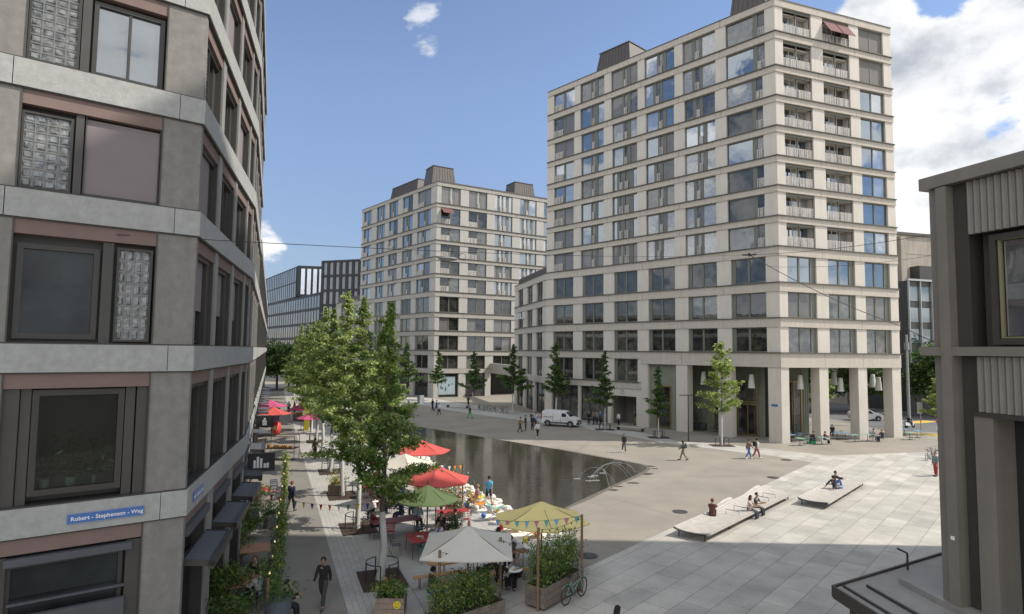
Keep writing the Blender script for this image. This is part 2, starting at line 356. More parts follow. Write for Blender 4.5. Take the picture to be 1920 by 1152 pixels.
# pool: dark shallow water with a low rim
def water_mat():
    m = bpy.data.materials.new('pool_water'); m.use_nodes = True; nt = m.node_tree; b = nt.nodes['Principled BSDF']; Lk = nt.links
    geo = nt.nodes.new('ShaderNodeNewGeometry')
    t = nt.nodes.new('ShaderNodeTexNoise'); t.inputs['Scale'].default_value = .25; t.inputs['Detail'].default_value = 6; Lk.new(geo.outputs['Position'], t.inputs['Vector'])
    cr = nt.nodes.new('ShaderNodeMix'); cr.data_type = 'RGBA'; cr.inputs[6].default_value = (.032, .030, .023, 1); cr.inputs[7].default_value = (.052, .047, .036, 1)
    Lk.new(t.outputs[0], cr.inputs[0]); Lk.new(cr.outputs[2], b.inputs['Base Color'])
    b.inputs['Roughness'].default_value = .07; b.inputs['IOR'].default_value = 1.33
    t2 = nt.nodes.new('ShaderNodeTexNoise'); t2.inputs['Scale'].default_value = 2.2; t2.inputs['Detail'].default_value = 4; Lk.new(geo.outputs['Position'], t2.inputs['Vector'])
    bp = nt.nodes.new('ShaderNodeBump'); bp.inputs['Strength'].default_value = .09; bp.inputs['Distance'].default_value = .08
    Lk.new(t2.outputs[0], bp.inputs['Height']); Lk.new(bp.outputs[0], b.inputs['Normal']); return m
M_water = water_mat()
M_wet = mat('wet_asphalt', (.07, .062, .052), rough=.35, var=.2, scale=1.5)
sheet('water', pool_l[:1]+pool_far+list(reversed(pool_l))[:-1], .012, M_water)
rw = random.Random(6); rim_ = []
for i, p in enumerate(pool_far[3:]):
    a = Vector(pool_far[3+max(0, i-1)]); b = Vector(pool_far[min(len(pool_far)-1, 3+i+1)]); d = (b-a).normalized(); rim_.append(Vector(p)+Vector((-d.y, d.x))*rw.uniform(.12, .45))
sheet('wet_margin', [tuple(p) for p in rim_]+list(reversed(pool_far[3:])), .0105, mat('damp_asphalt', (.13, .118, .098), rough=.5, var=.2, scale=1.2))
for i, (x, y, r) in enumerate([(1217, 874.5, .35), (1212, 889, .4), (1187, 906, .3), (1160, 912.5, .22), (1150, 919, .25), (1227, 879, .2)]):
    c = g(x, y); random.seed(i); n = 14
    sheet('puddle', [(c.x+r*1.5*math.cos(6.283*k/n)*random.uniform(.7, 1.2), c.y+r*math.sin(6.283*k/n)*random.uniform(.7, 1.2)) for k in range(n)], .008, M_wet)
# manhole covers
M_iron = mat('cast_iron', (.07, .068, .065), rough=.6, var=.2, scale=9, metal=.3)
for i, (x, y, lb) in enumerate([(1103, 1043, 'round iron manhole cover in the shaded asphalt beyond the planter and bicycle'), (1275, 960, 'round iron manhole cover in the sunlit asphalt beside the long bench'),
                                (1450, 896, 'round iron manhole cover near the pointed end of the sunlit asphalt'), (1474, 863, 'small iron manhole cover by the light strip before the arcade')]):
    c = g(x, y); mb = MB(); mb.lathe([(.42, 0), (.42, .014)], 24, 0); mb.lathe([(.34, .014), (.34, .018)], 24, 0)
    o = mb.build('manhole_cover', M_iron); o.location = (c.x, c.y, .008); tag(o, lb, 'manhole cover', 'manhole covers in the plaza')
# yellow road markings
for k, (a, b) in enumerate([((1700, 812), (1770, 818)), ((1708, 793), (1745, 790))]):
    p = g(*a); q = g(*b); d = (q-p).normalized(); nn = Vector((-d.y, d.x, 0))*.9
    sheet('road_marking', [(p-nn).xy, (q-nn).xy, (q+nn).xy, (p+nn).xy], .012, M_yel)

# ------------------------------------------------------------------ building materials
M_pier = mat('pale_stone', (.58, .54, .475), rough=.8, var=.05, scale=.7, bump=.05, bscale=20, streak=.07)
M_trav = mat('travertine', (.50, .46, .395), rough=.9, var=.15, scale=9, bump=.5, bscale=14, streak=.10)
M_ledge = mat('drip_ledge', (.085, .078, .066), rough=.6, var=.2, scale=2)
M_void = mat('dark_interior', (.028, .027, .024), rough=.9, var=.2)
M_fr = mat('olive_frame', (.14, .145, .122), rough=.5, var=.08, scale=2)
M_frd = mat('dark_frame', (.055, .055, .05), rough=.45, var=.1)
M_rail = mat('balcony_panel', (.46, .44, .41), rough=.7, var=.25, scale=5)
M_blind = mat('grey_blind', (.17, .16, .15), rough=.85, var=.06, scale=1)
M_blindp = mat('pink_blind', (.21, .18, .185), rough=.9, var=.04, scale=.8)
M_red_awn = mat('oxblood_awning', (.13, .052, .052), rough=.85, var=.08)
M_roofm = mat('roof_metal', (.10, .088, .082), rough=.55, var=.12, scale=1.2, metal=.3, streak=.15)
M_green = mat('olive_cladding', (.20, .215, .165), rough=.6, var=.12, scale=1.5, streak=.15)
M_gold = mat('brass_frame', (.35, .24, .09), rough=.35, var=.1, metal=.6)
M_gl = [glass('glass_dark', (.012, .013, .014), .05, 1.4, col2=(.05, .048, .042), scale=1.1), glass('glass_room', (.025, .025, .023), .09, 1.45, col2=(.11, .105, .09), scale=1.3), glass('glass_sky', (.03, .045, .06), .22, 1.5, tint=(.85, .93, 1)),
        glass('glass_blind', (.15, .14, .135), .03, 1.4, col2=(.17, .165, .16)), glass('glass_curtain', (.34, .33, .31), .12, 1.5, col2=(.22, .22, .21), scale=3),
        glass('glass_bright', (.12, .12, .12), .30, 1.6)]
G_DARK, G_ROOM, G_SKY, G_BLIND, G_CURT, G_BRI = range(6)

def roof_cover(mb, poly, z0, z1, m): mb.prism(poly, z0, z1, m)
def inset(poly, d):
    n = len(poly); out = []
    ls = []
    for i in range(n):
        a = Vector(poly[i]); b = Vector(poly[(i+1) % n]); D = (b-a).normalized(); N = Vector((D.y, -D.x)); ls.append((a-N*d, D))
    for i in range(n):
        p, u = ls[i-1]; q, v = ls[i]; cr = u.x*v.y-u.y*v.x
        if abs(cr) < 1e-6: out.append(q); continue
        t = ((q.x-p.x)*v.y-(q.y-p.y)*v.x)/cr; out.append(p+u*t)
    return [(p.x, p.y) for p in out]
def turn(frA, frB):     # mitre slope where face A meets face B (counter-clockwise, convex)
    c = max(-1, min(1, frA.D.dot(frB.D))); th = math.acos(c)
    sg = 1 if frA.D.x*frB.D.y-frA.D.y*frB.D.x > 0 else -1
    return sg*math.tan(th/2)

def band_face(mb, fr, levels, opens, bh, k0, k1, top_rim=.9):
    """piers, spandrel bands with joints and dark drip ledges of one facade. levels: z of slabs; opens[i]: openings between levels i and i+1"""
    for i in range(len(levels)-1):
        z0, z1 = levels[i], levels[i+1]; h = bh(i); ops = opens[i]
        edges = [0]+[e for o in ops for e in o]+[fr.L]
        last = i == len(levels)-2
        for j in range(0, len(edges), 2):
            a, b = edges[j], edges[j+1]
            mb.fbox(fr, a, b, -.42, 0, z0, z1-h, 0, k0 if j == 0 else 0, k1 if j == len(edges)-2 else 0)
        mids = [0]+[(ops[j][1]+ops[j+1][0])/2 for j in range(len(ops)-1)]+[fr.L]
        for j in range(len(mids)-1):
            fa, fb = (j == 0), (j == len(mids)-2)
            mb.fbox(fr, mids[j]+(0 if fa else .018), mids[j+1]-(0 if fb else .018), -.42, .10, z1-h, z1-.09, 1, k0 if fa else 0, k1 if fb else 0)
        mb.fbox(fr, 0, fr.L, -.5, .24 if not last else .16, z1-.09, z1, 2, k0, k1)

RW = random.Random(5)
def window(fr, s0, s1, z0, z1, kind, root, glassset=None, nb=-.26, fm=None):
    """one bay of glazing: child 'window' (panes) > 'frame', sometimes 'railing' / 'blind'"""
    w = s1-s0; P = MB(); Fm = MB(); fm = fm or M_fr; used = []
    def pane(a, b, zz0, zz1, gi, n=nb):
        tl = RW.uniform(-.004, .004)*1.0
        q = [fr.p(a, n-tl, zz0), fr.p(b, n+tl, zz0), fr.p(b, n+tl, zz1), fr.p(a, n-tl, zz1)]
        if gi not in used: used.append(gi)
        P.add(q, [(0, 1, 2, 3)], used.index(gi))
    Fm.fbox(fr, s0, s1, nb-.06, nb+.10, z1-.12, z1, 0); Fm.fbox(fr, s0, s1, nb-.06, nb+.10, z0, z0+.10, 0)
    zz0, zz1 = z0+.10, z1-.12
    bars = []; rails = []; fab = []
    if kind == 'office':
        v = .13*w; bars = [(s0, s0+v*.9), (s0+w*.5-.11, s0+w*.5+.11), (s1-.08, s1)]
        gi = RW.choice(glassset or [0, 0, 1, 1, 3])
        for a, b in ((s0+v*.9, s0+w*.5-.11), (s0+w*.5+.11, s1-.08)): pane(a, b, zz0, zz1, gi)
    elif kind == 'officeR':
        v = .12*w; bars = [(s0, s0+.08), (s0+w*.44-.1, s0+w*.44+.1), (s1-v*1.5, s1)]
        gi = RW.choice(glassset or [0, 1, 3])
        for a, b in ((s0+.08, s0+w*.44-.1), (s0+w*.44+.1, s1-v*1.5)): pane(a, b, zz0, zz1, gi)
    elif kind == 'two':
        bars = [(s0, s0+.07), (s0+w*.5-.07, s0+w*.5+.07), (s1-.07, s1)]
        for a, b in ((s0+.07, s0+w*.5-.07), (s0+w*.5+.07, s1-.07)): pane(a, b, zz0, zz1, RW.choice(glassset or [1, 2, 5]))
    elif kind == 'blinds':
        bars = [(s0, s0+.07), (s0+w*.5-.07, s0+w*.5+.07), (s1-.07, s1)]
        pane(s0+.07, s1-.07, zz0, zz1, G_DARK); fab = [(s0+.07, s0+w*.5-.07), (s0+w*.5+.07, s1-.07)]
    elif kind == 'loggia':
        bars = [(s0, s0+.06), (s0+w*.5-.05, s0+w*.5+.05), (s1-.06, s1)]
        Fm.fbox(fr, s0, s1, -1.1, -1.0, z0, z1, 2); Fm.fbox(fr, s0, s1, -.2, -.1, z1-.28, z1-.12, 0); Fm.fbox(fr, s0, s0+.05, -1.0, -.42, z0, z1, 2); Fm.fbox(fr, s1-.05, s1, -1.0, -.42, z0, z1, 2)
        for a, b, gi in ((s0+.1, s0+w*.42, RW.choice([2, 5, 1])), (s0+w*.46, s0+w*.62, RW.choice([1, 4])), (s0+w*.66, s1-.1, RW.choice([2, 5, 4, 1]))):
            pane(a, b, z0+.1, z1-.2, gi, -.98)
        rails = [(s0+.06, s0+w*.5-.05), (s0+w*.5+.05, s1-.06)]
    else:       # residential mixes
        lay = {'resA': [(0, .42, 0), (.47, .60, 1), (.70, 1, 0)], 'resB': [(0, .18, 0), (.27, .42, 1), (.48, .66, 1), (.80, 1, 0)],
               'resC': [(0, .28, 0), (.37, .51, 1), (.57, 1, 0)], 'resD': [(0, .70, 0), (.80, 1, 1)], 'resE': [(0, .47, 1), (.53, 1, 0)]}[kind]
        gs = RW.choice(glassset or [[1, 1, 1], [2, 1, 2], [3, 3, 3], [3, 3, 1], [4, 1, 4], [0, 0, 1], [2, 0, 0], [5, 1, 2]])
        prev = s0
        for j, (a, b, r) in enumerate(lay):
            A = s0+a*w+.04; B = s0+b*w-.04; pane(A, B, zz0, zz1, gs[j % len(gs)]); bars.append((prev, A)); prev = B
            if r: rails.append((A, B))
        bars.append((prev, s1))
    for a, b in bars: Fm.fbox(fr, a, b, nb-.05, nb+.07, zz0, zz1, 0)
    o = P.build('window', [M_gl[i] for i in used], root)
    Fm.build('frame', [fm, M_void, M_pier], o)
    if rails:
        R_ = MB()
        for a, b in rails:
            R_.fbox(fr, a, b, -.12, -.09, z0+1.0, z0+1.04, 0)
            x = a
            while x < b-.03:
                ww = RW.choice([.05, .09, .13]); R_.fbox(fr, x, min(b, x+ww), -.115, -.095+RW.uniform(0, .01), z0+.06, z0+1.0, 0); x += ww+RW.choice([.03, .05, .08])
        R_.build('railing', [M_rail], o)
    if fab:
        B_ = MB()
        for a, b in fab: B_.fbox(fr, a, b, nb+.02, nb+.035, zz0+.05, zz1, 0)
        B_.build('blind', [M_blind], o)
    return o

# ------------------------------------------------------------------ tall corner building on the right
TE = Vector((4.82, 87.24)); TC = Vector((27.05, 62.78)); TR = Vector((42.6, 68.5)); TB = Vector((20.7, 93.2)); TW = Vector((.52, 105.97)); TW2 = Vector((12.0, 108.5))
fL = FR(TE, TC); fR = FR(TC, TR); fW = FR(TW, TE)
kC = turn(fL, fR); kE = turn(fW, fL)
LV = [9.05, 12.6, 16.2, 19.9, 23.05, 26.2, 29.3, 32.45, 35.65, 38.85, 42.5, 46.0]
tower = thing('apartment_tower', (TC.x, TC.y, 0), 'tall pale stone corner building with an open arcade at its foot', 'building')
Lf = fL.L
bays = [(Lf-31.7, Lf-28.0), (Lf-26.4, Lf-22.8), (Lf-21.1, Lf-17.5), (Lf-15.9, Lf-12.2), (Lf-10.5, Lf-6.9), (Lf-5.25, Lf-1.4)]
resb = [(a-(0 if i == 0 else .3), b) for i, (a, b) in enumerate(bays)]
top = [(a-.5, b+.1) for a, b in bays]; top[0] = (bays[0][0]-.2, bays[0][1]+.1); top[-1] = (bays[-1][0]-.3, bays[-1][1]+.3)
bR = [(1.05, 4.9), (6.5, 10.3), (11.7, 15.4)]
wall = MB()
opL = [bays]*3+[resb]*6+[top]*2; opR = [bR]*11
bhf = lambda i: .98 if i < 3 else (.72 if i < 9 else .80)
band_face(wall, fL, LV, opL, bhf, -kE, kC)
band_face(wall, fR, LV, opR, bhf, kC, 0)
core = inset([tuple(TE), tuple(TC), tuple(TR), tuple(TB)], .43)
coreu = inset([tuple(TE), tuple(TC), tuple(TR), tuple(TB)], .44)
# loggias need depth: the core steps back behind the right face
coreL = [core[0], core[1], core[2], core[3]]
wall.prism(core, 7.55, 20.0, 3); 
c2 = [tuple(fR.p(-.1, -1.95, 0).xy), tuple(fR.p(10.9, -1.95, 0).xy), tuple(fR.p(10.9, -.44, 0).xy), core[2], core[3], core[0], core[1]]
cc = core[1]; back = [core[2], core[3], core[0], cc, tuple(fR.p(.98, -.44, 0).xy), tuple(fR.p(.98, -1.95, 0).xy), tuple(fR.p(10.4, -1.95, 0).xy), tuple(fR.p(10.4, -.44, 0).xy)]
wall.prism(back, 20.0, 45.9, 3)
for z in LV[3:-1]: wall.fbox(fR, 1.0, 10.38, -1.94, -.43, z-.12, z-.02, 0); wall.fbox(fR, 1.0, 10.38, -1.94, -.43, z+2.3, z+2.4, 0)
# blank far sides with bands, so the block is whole from any side
fB = FR(TR, TB); fE = FR(TB, TE)
for f_ in (fB, fE):
    for i in range(len(LV)-1):
        n = int(f_.L//5.3); e = (f_.L-n*5.3)/2
        wall.fbox(f_, 0.3, f_.L-.3, -.42, .05, LV[i+1]-.95, LV[i+1], 1)
        for k in range(n+1): wall.fbox(f_, max(.3, e+k*5.3-.8), min(f_.L-.3, e+k*5.3+.8), -.42, 0, LV[i], LV[i+1]-.95, 0)
# top rim and roof
rim = inset([tuple(TE), tuple(TC), tuple(TR), tuple(TB)], .05)
wall.prism(inset([tuple(TE), tuple(TC), tuple(TR), tuple(TB)], .5), 45.9, 46.25, 2)
# lowest beam over the arcade (7.5 .. 9.05)
mezz_s = Lf-17.0
jl = [mezz_s]+[(bays[i][1]+bays[i+1][0])/2 for i in (3, 4)]+[Lf]
for j in range(3):
    wall.fbox(fL, jl[j]+(.018 if j else 0), jl[j+1]-(.018 if j < 2 else 0), -.9, .10, 7.52, 8.96, 1, 0, kC if j == 2 else 0)
jr = [0, 5.7, 11.0, fR.L]
for j in range(3): wall.fbox(fR, jr[j]+(.018 if j else 0), jr[j+1]-(.018 if j < 2 else 0), -.9, .10, 7.52, 8.96, 1, kC if j == 0 else 0, 0)
for f_, ka, kb in ((fL, -kE, kC), (fR, kC, 0)): wall.fbox(f_, 0, f_.L, -.5, .26, 8.96, 9.05, 2, ka, kb)
# mezzanine level on the left part of the left face
mb3 = bays[:3]
edges = [0]+[e for o in mb3 for e in o]+[mezz_s]
for j in range(0, len(edges), 2): wall.fbox(fL, edges[j], edges[j+1], -.42, 0, 5.3, 8.1, 0, -kE if j == 0 else 0, 0)
wall.fbox(fL, 0, mezz_s, -.42, .10, 8.1, 8.96, 1, -kE, 0)
wall.fbox(fL, 0, mezz_s, -.42, .10, 4.45, 5.22, 1, -kE, 0); wall.fbox(fL, 0, mezz_s-.2, -.5, .24, 5.22, 5.3, 2, -kE, 0)
for a, b in ((0, bays[0][0]-.2), (bays[0][1]+.9, bays[0][1]+1.3), (bays[1][1]+.7, bays[2][0]-.4), (bays[2][1]-.2, mezz_s)): wall.fbox(fL, a, b, -.42, 0, 0, 4.45, 0, -kE if a == 0 else 0, 0)
wall.fbox(fL, bays[2][0]-.4, bays[2][1]-.2, -.42, 0, 3.5, 4.45, 0)      # wall over the passage
wall.fbox(fL, 0, mezz_s, -6.0, -5.5, 0, 9.0, 3)
# arcade columns
cols = MB()
def column(f_, a, b, ka=0, kb=0, d=1.15): cols.fbox(f_, a, b, -d, 0, 0, 7.52, 0, ka, kb)
column(fL, mezz_s, mezz_s+.95); column(fL, Lf-12.15, Lf-10.7); column(fL, Lf-6.9, Lf-5.45)
column(fL, Lf-1.35, Lf, 0, kC, 1.0); column(fR, 0, 1.0, kC, 0, 1.0)
column(fR, 5.0, 6.2); column(fR, 10.35, 11.6); column(fR, 15.3, fR.L)
wl_o = wall.build('wall', [M_pier, M_trav, M_ledge, M_void], tower)
cols.build('arcade_columns', [M_pier], tower)
for i in range(11):
    z0, z1 = LV[i], LV[i+1]-bhf(i)
    for j, (a, b) in enumerate(opL[i]):
        if i < 3: window(fL, a, b, z0, z1, 'office', tower, [0, 0, 1])
        elif j == 0: window(fL, a, b, z0, z1, 'resE', tower, [[2, 5], [5, 2], [2, 2], [3, 3]] if i < 9 else [[5, 5], [1, 3]])
        elif j == 5: window(fL, a, b, z0, z1, 'resD', tower, [[4, 1], [2, 1], [1, 0], [0, 0], [2, 0]])
        elif j in (1,): window(fL, a, b, z0, z1, 'resA', tower, [[2, 1, 2], [3, 3, 3], [2, 3, 2], [1, 1, 1]])
        elif j == 2: window(fL, a, b, z0, z1, 'resA' if i > 6 else 'resB', tower)
        elif j == 3: window(fL, a, b, z0, z1, 'resA' if i % 3 else 'resC', tower)
        else: window(fL, a, b, z0, z1, 'resC' if i not in (7, 6) else 'resA', tower, [[5, 5, 5], [3, 3, 4], [4, 1, 4], [1, 1, 1], [5, 2, 5]])
    for j, (a, b) in enumerate(bR):
        if i < 3: window(fR, a, b, z0, z1, 'officeR', tower, [2] if i == 2 else [1, 3, 3])
        elif j < 2: window(fR, a, b, z0, z1, 'loggia', tower)
        elif i < 9: window(fR, a, b, z0, z1, 'two', tower, [2, 5, 2])
        else: window(fR, a, b, z0, z1, 'blinds', tower)
for j, (a, b) in enumerate(mb3): window(fL, a, b, 5.3, 8.1, 'office', tower, [1, 4] if j == 2 else [0])
# drop awnings on the top balcony
aw = MB()
for a, b in ((6.6, 8.35), (8.5, 10.25)):
    aw.hexa([fR.p(a, -.1, 44.95), fR.p(b, -.1, 44.95), fR.p(b, 1.0, 43.3), fR.p(a, 1.0, 43.3), fR.p(a, -.1, 45.0), fR.p(b, -.1, 45.0), fR.p(b, 1.0, 43.35), fR.p(a, 1.0, 43.35)])
aw.build('awning', M_red_awn, tower)
# glazed green inner walls of the arcade
inn = MB()
def corr(mb, f_, a, b, n, z0, z1, m=0, pitch=.28, dep=.06):
    x = a
    while x < b-1e-6:
        e = min(b, x+pitch*.5); mb.fbox(f_, x, e, n-.1, n+dep, z0, z1, m)
        e2 = min(b, x+pitch)
        if e2 > e: mb.fbox(f_, e, e2, n-.1, n, z0, z1, m)
        x += pitch
corr(inn, fL, Lf-12.2, Lf-3.3, -3.2, 0, 7.52)
corr(inn, fR, 3.2, 6.6, -3.2, 0, 7.52)
fP = FR(fR.p(6.7, -3.2, 0).xy, fR.p(6.7, -16, 0).xy)
corr(inn, fP, 0, 12, 0, 0, 7.52)
inn.fbox(fL, mezz_s+.95, Lf-12.15, -.6, -.4, 0, 7.52)                    # flush green panel bay
inn.build('cladding', M_green, tower)
body = MB(); body.prism([tuple(fL.p(Lf-12, -3.35, 0).xy), tuple(fL.p(Lf-3.4, -3.35, 0).xy), tuple(fR.p(6.5, -3.35, 0).xy), tuple(fR.p(6.5, -15, 0).xy)], 0, 7.5, 0)
body.build('inner_hall', M_void, tower)
def shopwin(f_, a, b, n, z0, z1, root, gi=0, frm=None, mull=0, nm='shop_window'):
    p = MB(); p.fbox(f_, a, b, n+.005, n+.02, z0, z1); o = p.build(nm, M_gl[gi], root)
    q = MB(); w = .1
    q.fbox(f_, a, b, n, n+.1, z1-w, z1); q.fbox(f_, a, b, n, n+.1, z0, z0+w); q.fbox(f_, a, a+w, n, n+.098, z0+w, z1-w); q.fbox(f_, b-w, b, n, n+.098, z0+w, z1-w)
    for k in range(mull): x = a+(b-a)*(k+1)/(mull+1); q.fbox(f_, x-w/2, x+w/2, n, n+.096, z0+w, z1-w)
    q.build('frame', frm or M_gold, o); return o
shopwin(fL, mezz_s+1.9, mezz_s+3.9, -.4, .15, 5.0, tower, 0)
shopwin(fL, Lf-6.3, Lf-4.0, -3.1, .1, 3.4, tower, 0, mull=1); shopwin(fL, Lf-6.3, Lf-4.0, -3.1, 3.6, 6.0, tower, 1)
shopwin(fL, Lf-9.2, Lf-7.4, -3.1, .1, 3.0, tower, 0, mull=1, nm='door'); shopwin(fL, Lf-9.6, Lf-7.4, -3.1, 3.1, 4.0, tower, 1)
shopwin(fR, 3.5, 5.6, -3.1, .1, 6.0, tower, 0, mull=1); 
shopwin(fL, .9+bays[0][0]-1.0, bays[0][1]+.9, -.35, .1, 4.4, tower, 1, M_frd, 2)
shopwin(fL, bays[0][1]+1.3, bays[1][1]+.7, -.35, .1, 4.4, tower, 1, M_frd, 2)
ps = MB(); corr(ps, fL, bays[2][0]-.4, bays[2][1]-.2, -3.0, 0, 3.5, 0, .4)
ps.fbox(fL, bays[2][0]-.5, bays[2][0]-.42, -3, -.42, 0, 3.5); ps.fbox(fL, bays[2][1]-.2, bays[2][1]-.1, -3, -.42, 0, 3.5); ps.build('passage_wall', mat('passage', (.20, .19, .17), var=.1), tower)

def text_mesh(name, txt, size, fr, s, n, z, m, parent, ext=.004, align='LEFT', sx=1.0):
    c = bpy.data.curves.new(name, 'FONT'); c.body = txt; c.size = size; c.extrude = ext; c.align_x = align; c.offset = size*.012
    o = bpy.data.objects.new(name, c); COL.objects.link(o); bpy.context.view_layer.update()
    me = bpy.data.meshes.new_from_object(o.evaluated_get(bpy.context.evaluated_depsgraph_get())); COL.objects.unlink(o); bpy.data.objects.remove(o)
    off = Vector(parent['_o']) if parent is not None else Vector((0, 0, 0))
    X = Vector((fr.D.x, fr.D.y, 0)); Z_ = Vector((0, 0, 1)); Nn = Vector((fr.N.x, fr.N.y, 0)); o0 = fr.p(s, n, z)-off
    for v in me.vertices: v.co = o0+X*v.co.x*sx+Z_*v.co.y+Nn*v.co.z
    me.materials.clear(); me.materials.append(m)
    q = bpy.data.objects.new(name, me); COL.objects.link(q); q.parent = parent; return q
text_mesh('house_number', '23', .75, fL, bays[2][0]+.9, .005, 3.75, mat('number_relief', (.26, .24, .21)), tower)
# street-name plate on the corner column
M_blue = mat('enamel_blue', (.045, .13, .36), rough=.35, var=0)
M_white = mat('white_paint', (.75, .75, .73), rough=.6, var=.05)
q = MB(); q.fbox(fL, Lf-1.05, Lf-.4, .0, .02, 3.6, 3.82); o = q.build('street_sign', M_blue); tag(o, 'small blue street plate on the corner column of the arcade', 'sign')
# lantern shades hanging in the arcade
M_shade = mat('opal_shade', (.62, .64, .60), rough=.5, var=.03)
def lantern(px, py, d_, label):
    c = g(px, py, 5.0) if False else None
LANT = Proto.__new__(Proto)
def make_lantern():
    t = thing('pendant_lamp', (0, 0, 0), 'x', 'lamp', 'pendant lamps hanging in the arcade')
    m = MB(); m.lathe([(.34, 0), (.36, .02), (.22, 1.45), (.20, 1.47)], 14); m.build('lamp_shade', M_shade, t, smooth=False)
    m = MB(); m.tube([(0, 0, 1.45), (0, 0, 2.6)], .015, 5); m.build('cord', M_frd, t); return t
LANT = Proto(make_lantern())
def frpt(f_, s, n, z): return f_.p(s, n, z)
for (s, n, f_, z, lb) in ((fL.s_at(1318, 600, -2.0), -2.0, fL, 5.3, 'white tapered pendant lamp in the arcade behind the bright young tree, leftmost of all'),
                          (fL.s_at(1407, 600, -2.0), -2.0, fL, 5.2, 'white tapered pendant lamp in the arcade before the brass window, left of the corner column'),
                          (fR.s_at(1498, 600, -2.0), -2.0, fR, 5.2, 'white tapered pendant lamp in the first arcade bay right of the corner column'),
                          (fR.s_at(1561, 600, -3.6), -3.6, fR, 5.5, 'farther pendant lamp of the pair in the middle right arcade bay'),
                          (fR.s_at(1573, 600, -2.0), -2.0, fR, 4.9, 'nearer pendant lamp of the pair in the middle right arcade bay'),
                          (fR.s_at(1633, 600, -3.6), -3.6, fR, 5.2, 'left pendant lamp of the pair in the last arcade bay'),
                          (fR.s_at(1643.5, 600, -2.0), -2.0, fR, 4.95, 'right pendant lamp of the pair in the last arcade bay')):
    LANT.put(f_.p(s, n, z), 0, lb)
# low wing running back from the tower
LVW = [5.3, 9.05, 12.6, 16.2, 19.9]
wb = [(2.2, 5.6), (8.2, 11.6), (13.8, 17.2)]
wg = MB(); band_face(wg, fW, LVW, [wb]*4, lambda i: .98, 0, kE)
wg.prism(inset([tuple(TW), tuple(TE), (14, 92), tuple(TW2)], .43), 0, 19.85, 3); wg.prism(inset([tuple(TW), tuple(TE), (14, 92), tuple(TW2)], .5), 19.8, 21.0, 4)
wg.fbox(fW, 0, fW.L, -.42, .1, 4.4, 5.3, 1, 0, kE)
for a, b in ((0, 1.2), (6.2, 7.4), (12.4, 13.4), (18.6, fW.L)): wg.fbox(fW, a, b, -.42, 0, 0, 4.4, 0)
wg.build('wing_wall', [M_pier, M_trav, M_ledge, M_void, M_roofm], tower)
for i in range(4):
    for a, b in wb: window(fW, a, b, LVW[i], LVW[i+1]-.98, 'office', tower, [0, 0, 1])
for a, b in ((1.2, 6.2), (7.4, 12.4), (13.4, 18.6)): shopwin(fW, a, b, -.38, .1, 4.3, tower, 0, M_frd, 1)
# lettering on the wing, too blurred in the photo to be more than a row of signs
tx = thing('facade_sign', fW.p(2, .5, 14.2), 'row of metal letters standing off the low wing facade', 'sign')
q = MB(); q.fbox(fW, 1.0, 9.5, .4, .44, 14.0, 14.06); [q.fbox(fW, 1.5+k*2.5, 1.56+k*2.5, .1, .42, 14.0, 14.05) for k in range(4)]; q.build('bracket', M_rail, tx)
for k in range(7):
    q = MB()
    a = 1.2+k*1.15; hh = .95
    q.fbox(fW, a, a+.16, .4, .46, 14.06, 14.06+hh)
    if k % 2: q.fbox(fW, a+.16, a+.7, .4, .459, 14.06+hh-.18, 14.06+hh)
    if k % 3: q.fbox(fW, a+.16, a+.6, .4, .458, 14.06, 14.22)
    if k % 3 != 1: q.fbox(fW, a+.6, a+.76, .4, .457, 14.06, 14.06+hh*.8)
    q.build('letter', M_white, tx)
# roof huts of ribbed metal
def hut(px0, px1, f_, inn_, z0, h, dep, parent, taper=.12):
    a = f_.s_at(px0, 200, -inn_); b = f_.s_at(px1, 200, -inn_); m = MB(); w = b-a; t = taper*h
    p = [f_.p(a, -inn_, z0), f_.p(b, -inn_, z0), f_.p(b, -inn_-dep, z0), f_.p(a, -inn_-dep, z0), f_.p(a+t, -inn_-t, z0+h), f_.p(b-t, -inn_-t, z0+h), f_.p(b-t, -inn_-dep+t, z0+h), f_.p(a+t, -inn_-dep+t, z0+h)]
    m.hexa(p)
    for k in range(int(w/.6)):
        u = (k+.5)/int(w/.6); q0 = p[0].lerp(p[1], u); q1 = p[4].lerp(p[5], u); nn = Vector((f_.N.x, f_.N.y, 0))*.05; dd = Vector((f_.D.x, f_.D.y, 0))*.04
        m.hexa([q0-dd, q0-dd+nn, q0+dd+nn, q0+dd, q1-dd, q1-dd+nn, q1+dd+nn, q1+dd])
    c = p[4].lerp(p[6], .5); m.fbox(f_, a+t-.1, b-t+.1, -inn_-dep+t-.1, -inn_-t+.1, z0+h, z0+h+.12)
    return m.build('roof_hut', M_roofm, parent)
hut(1112, 1182, fL, 3.4, 46.2, 4.6, 5, tower, .15); hut(1366, 1440, fL, 3.6, 46.2, 5.5, 5, tower, .1)

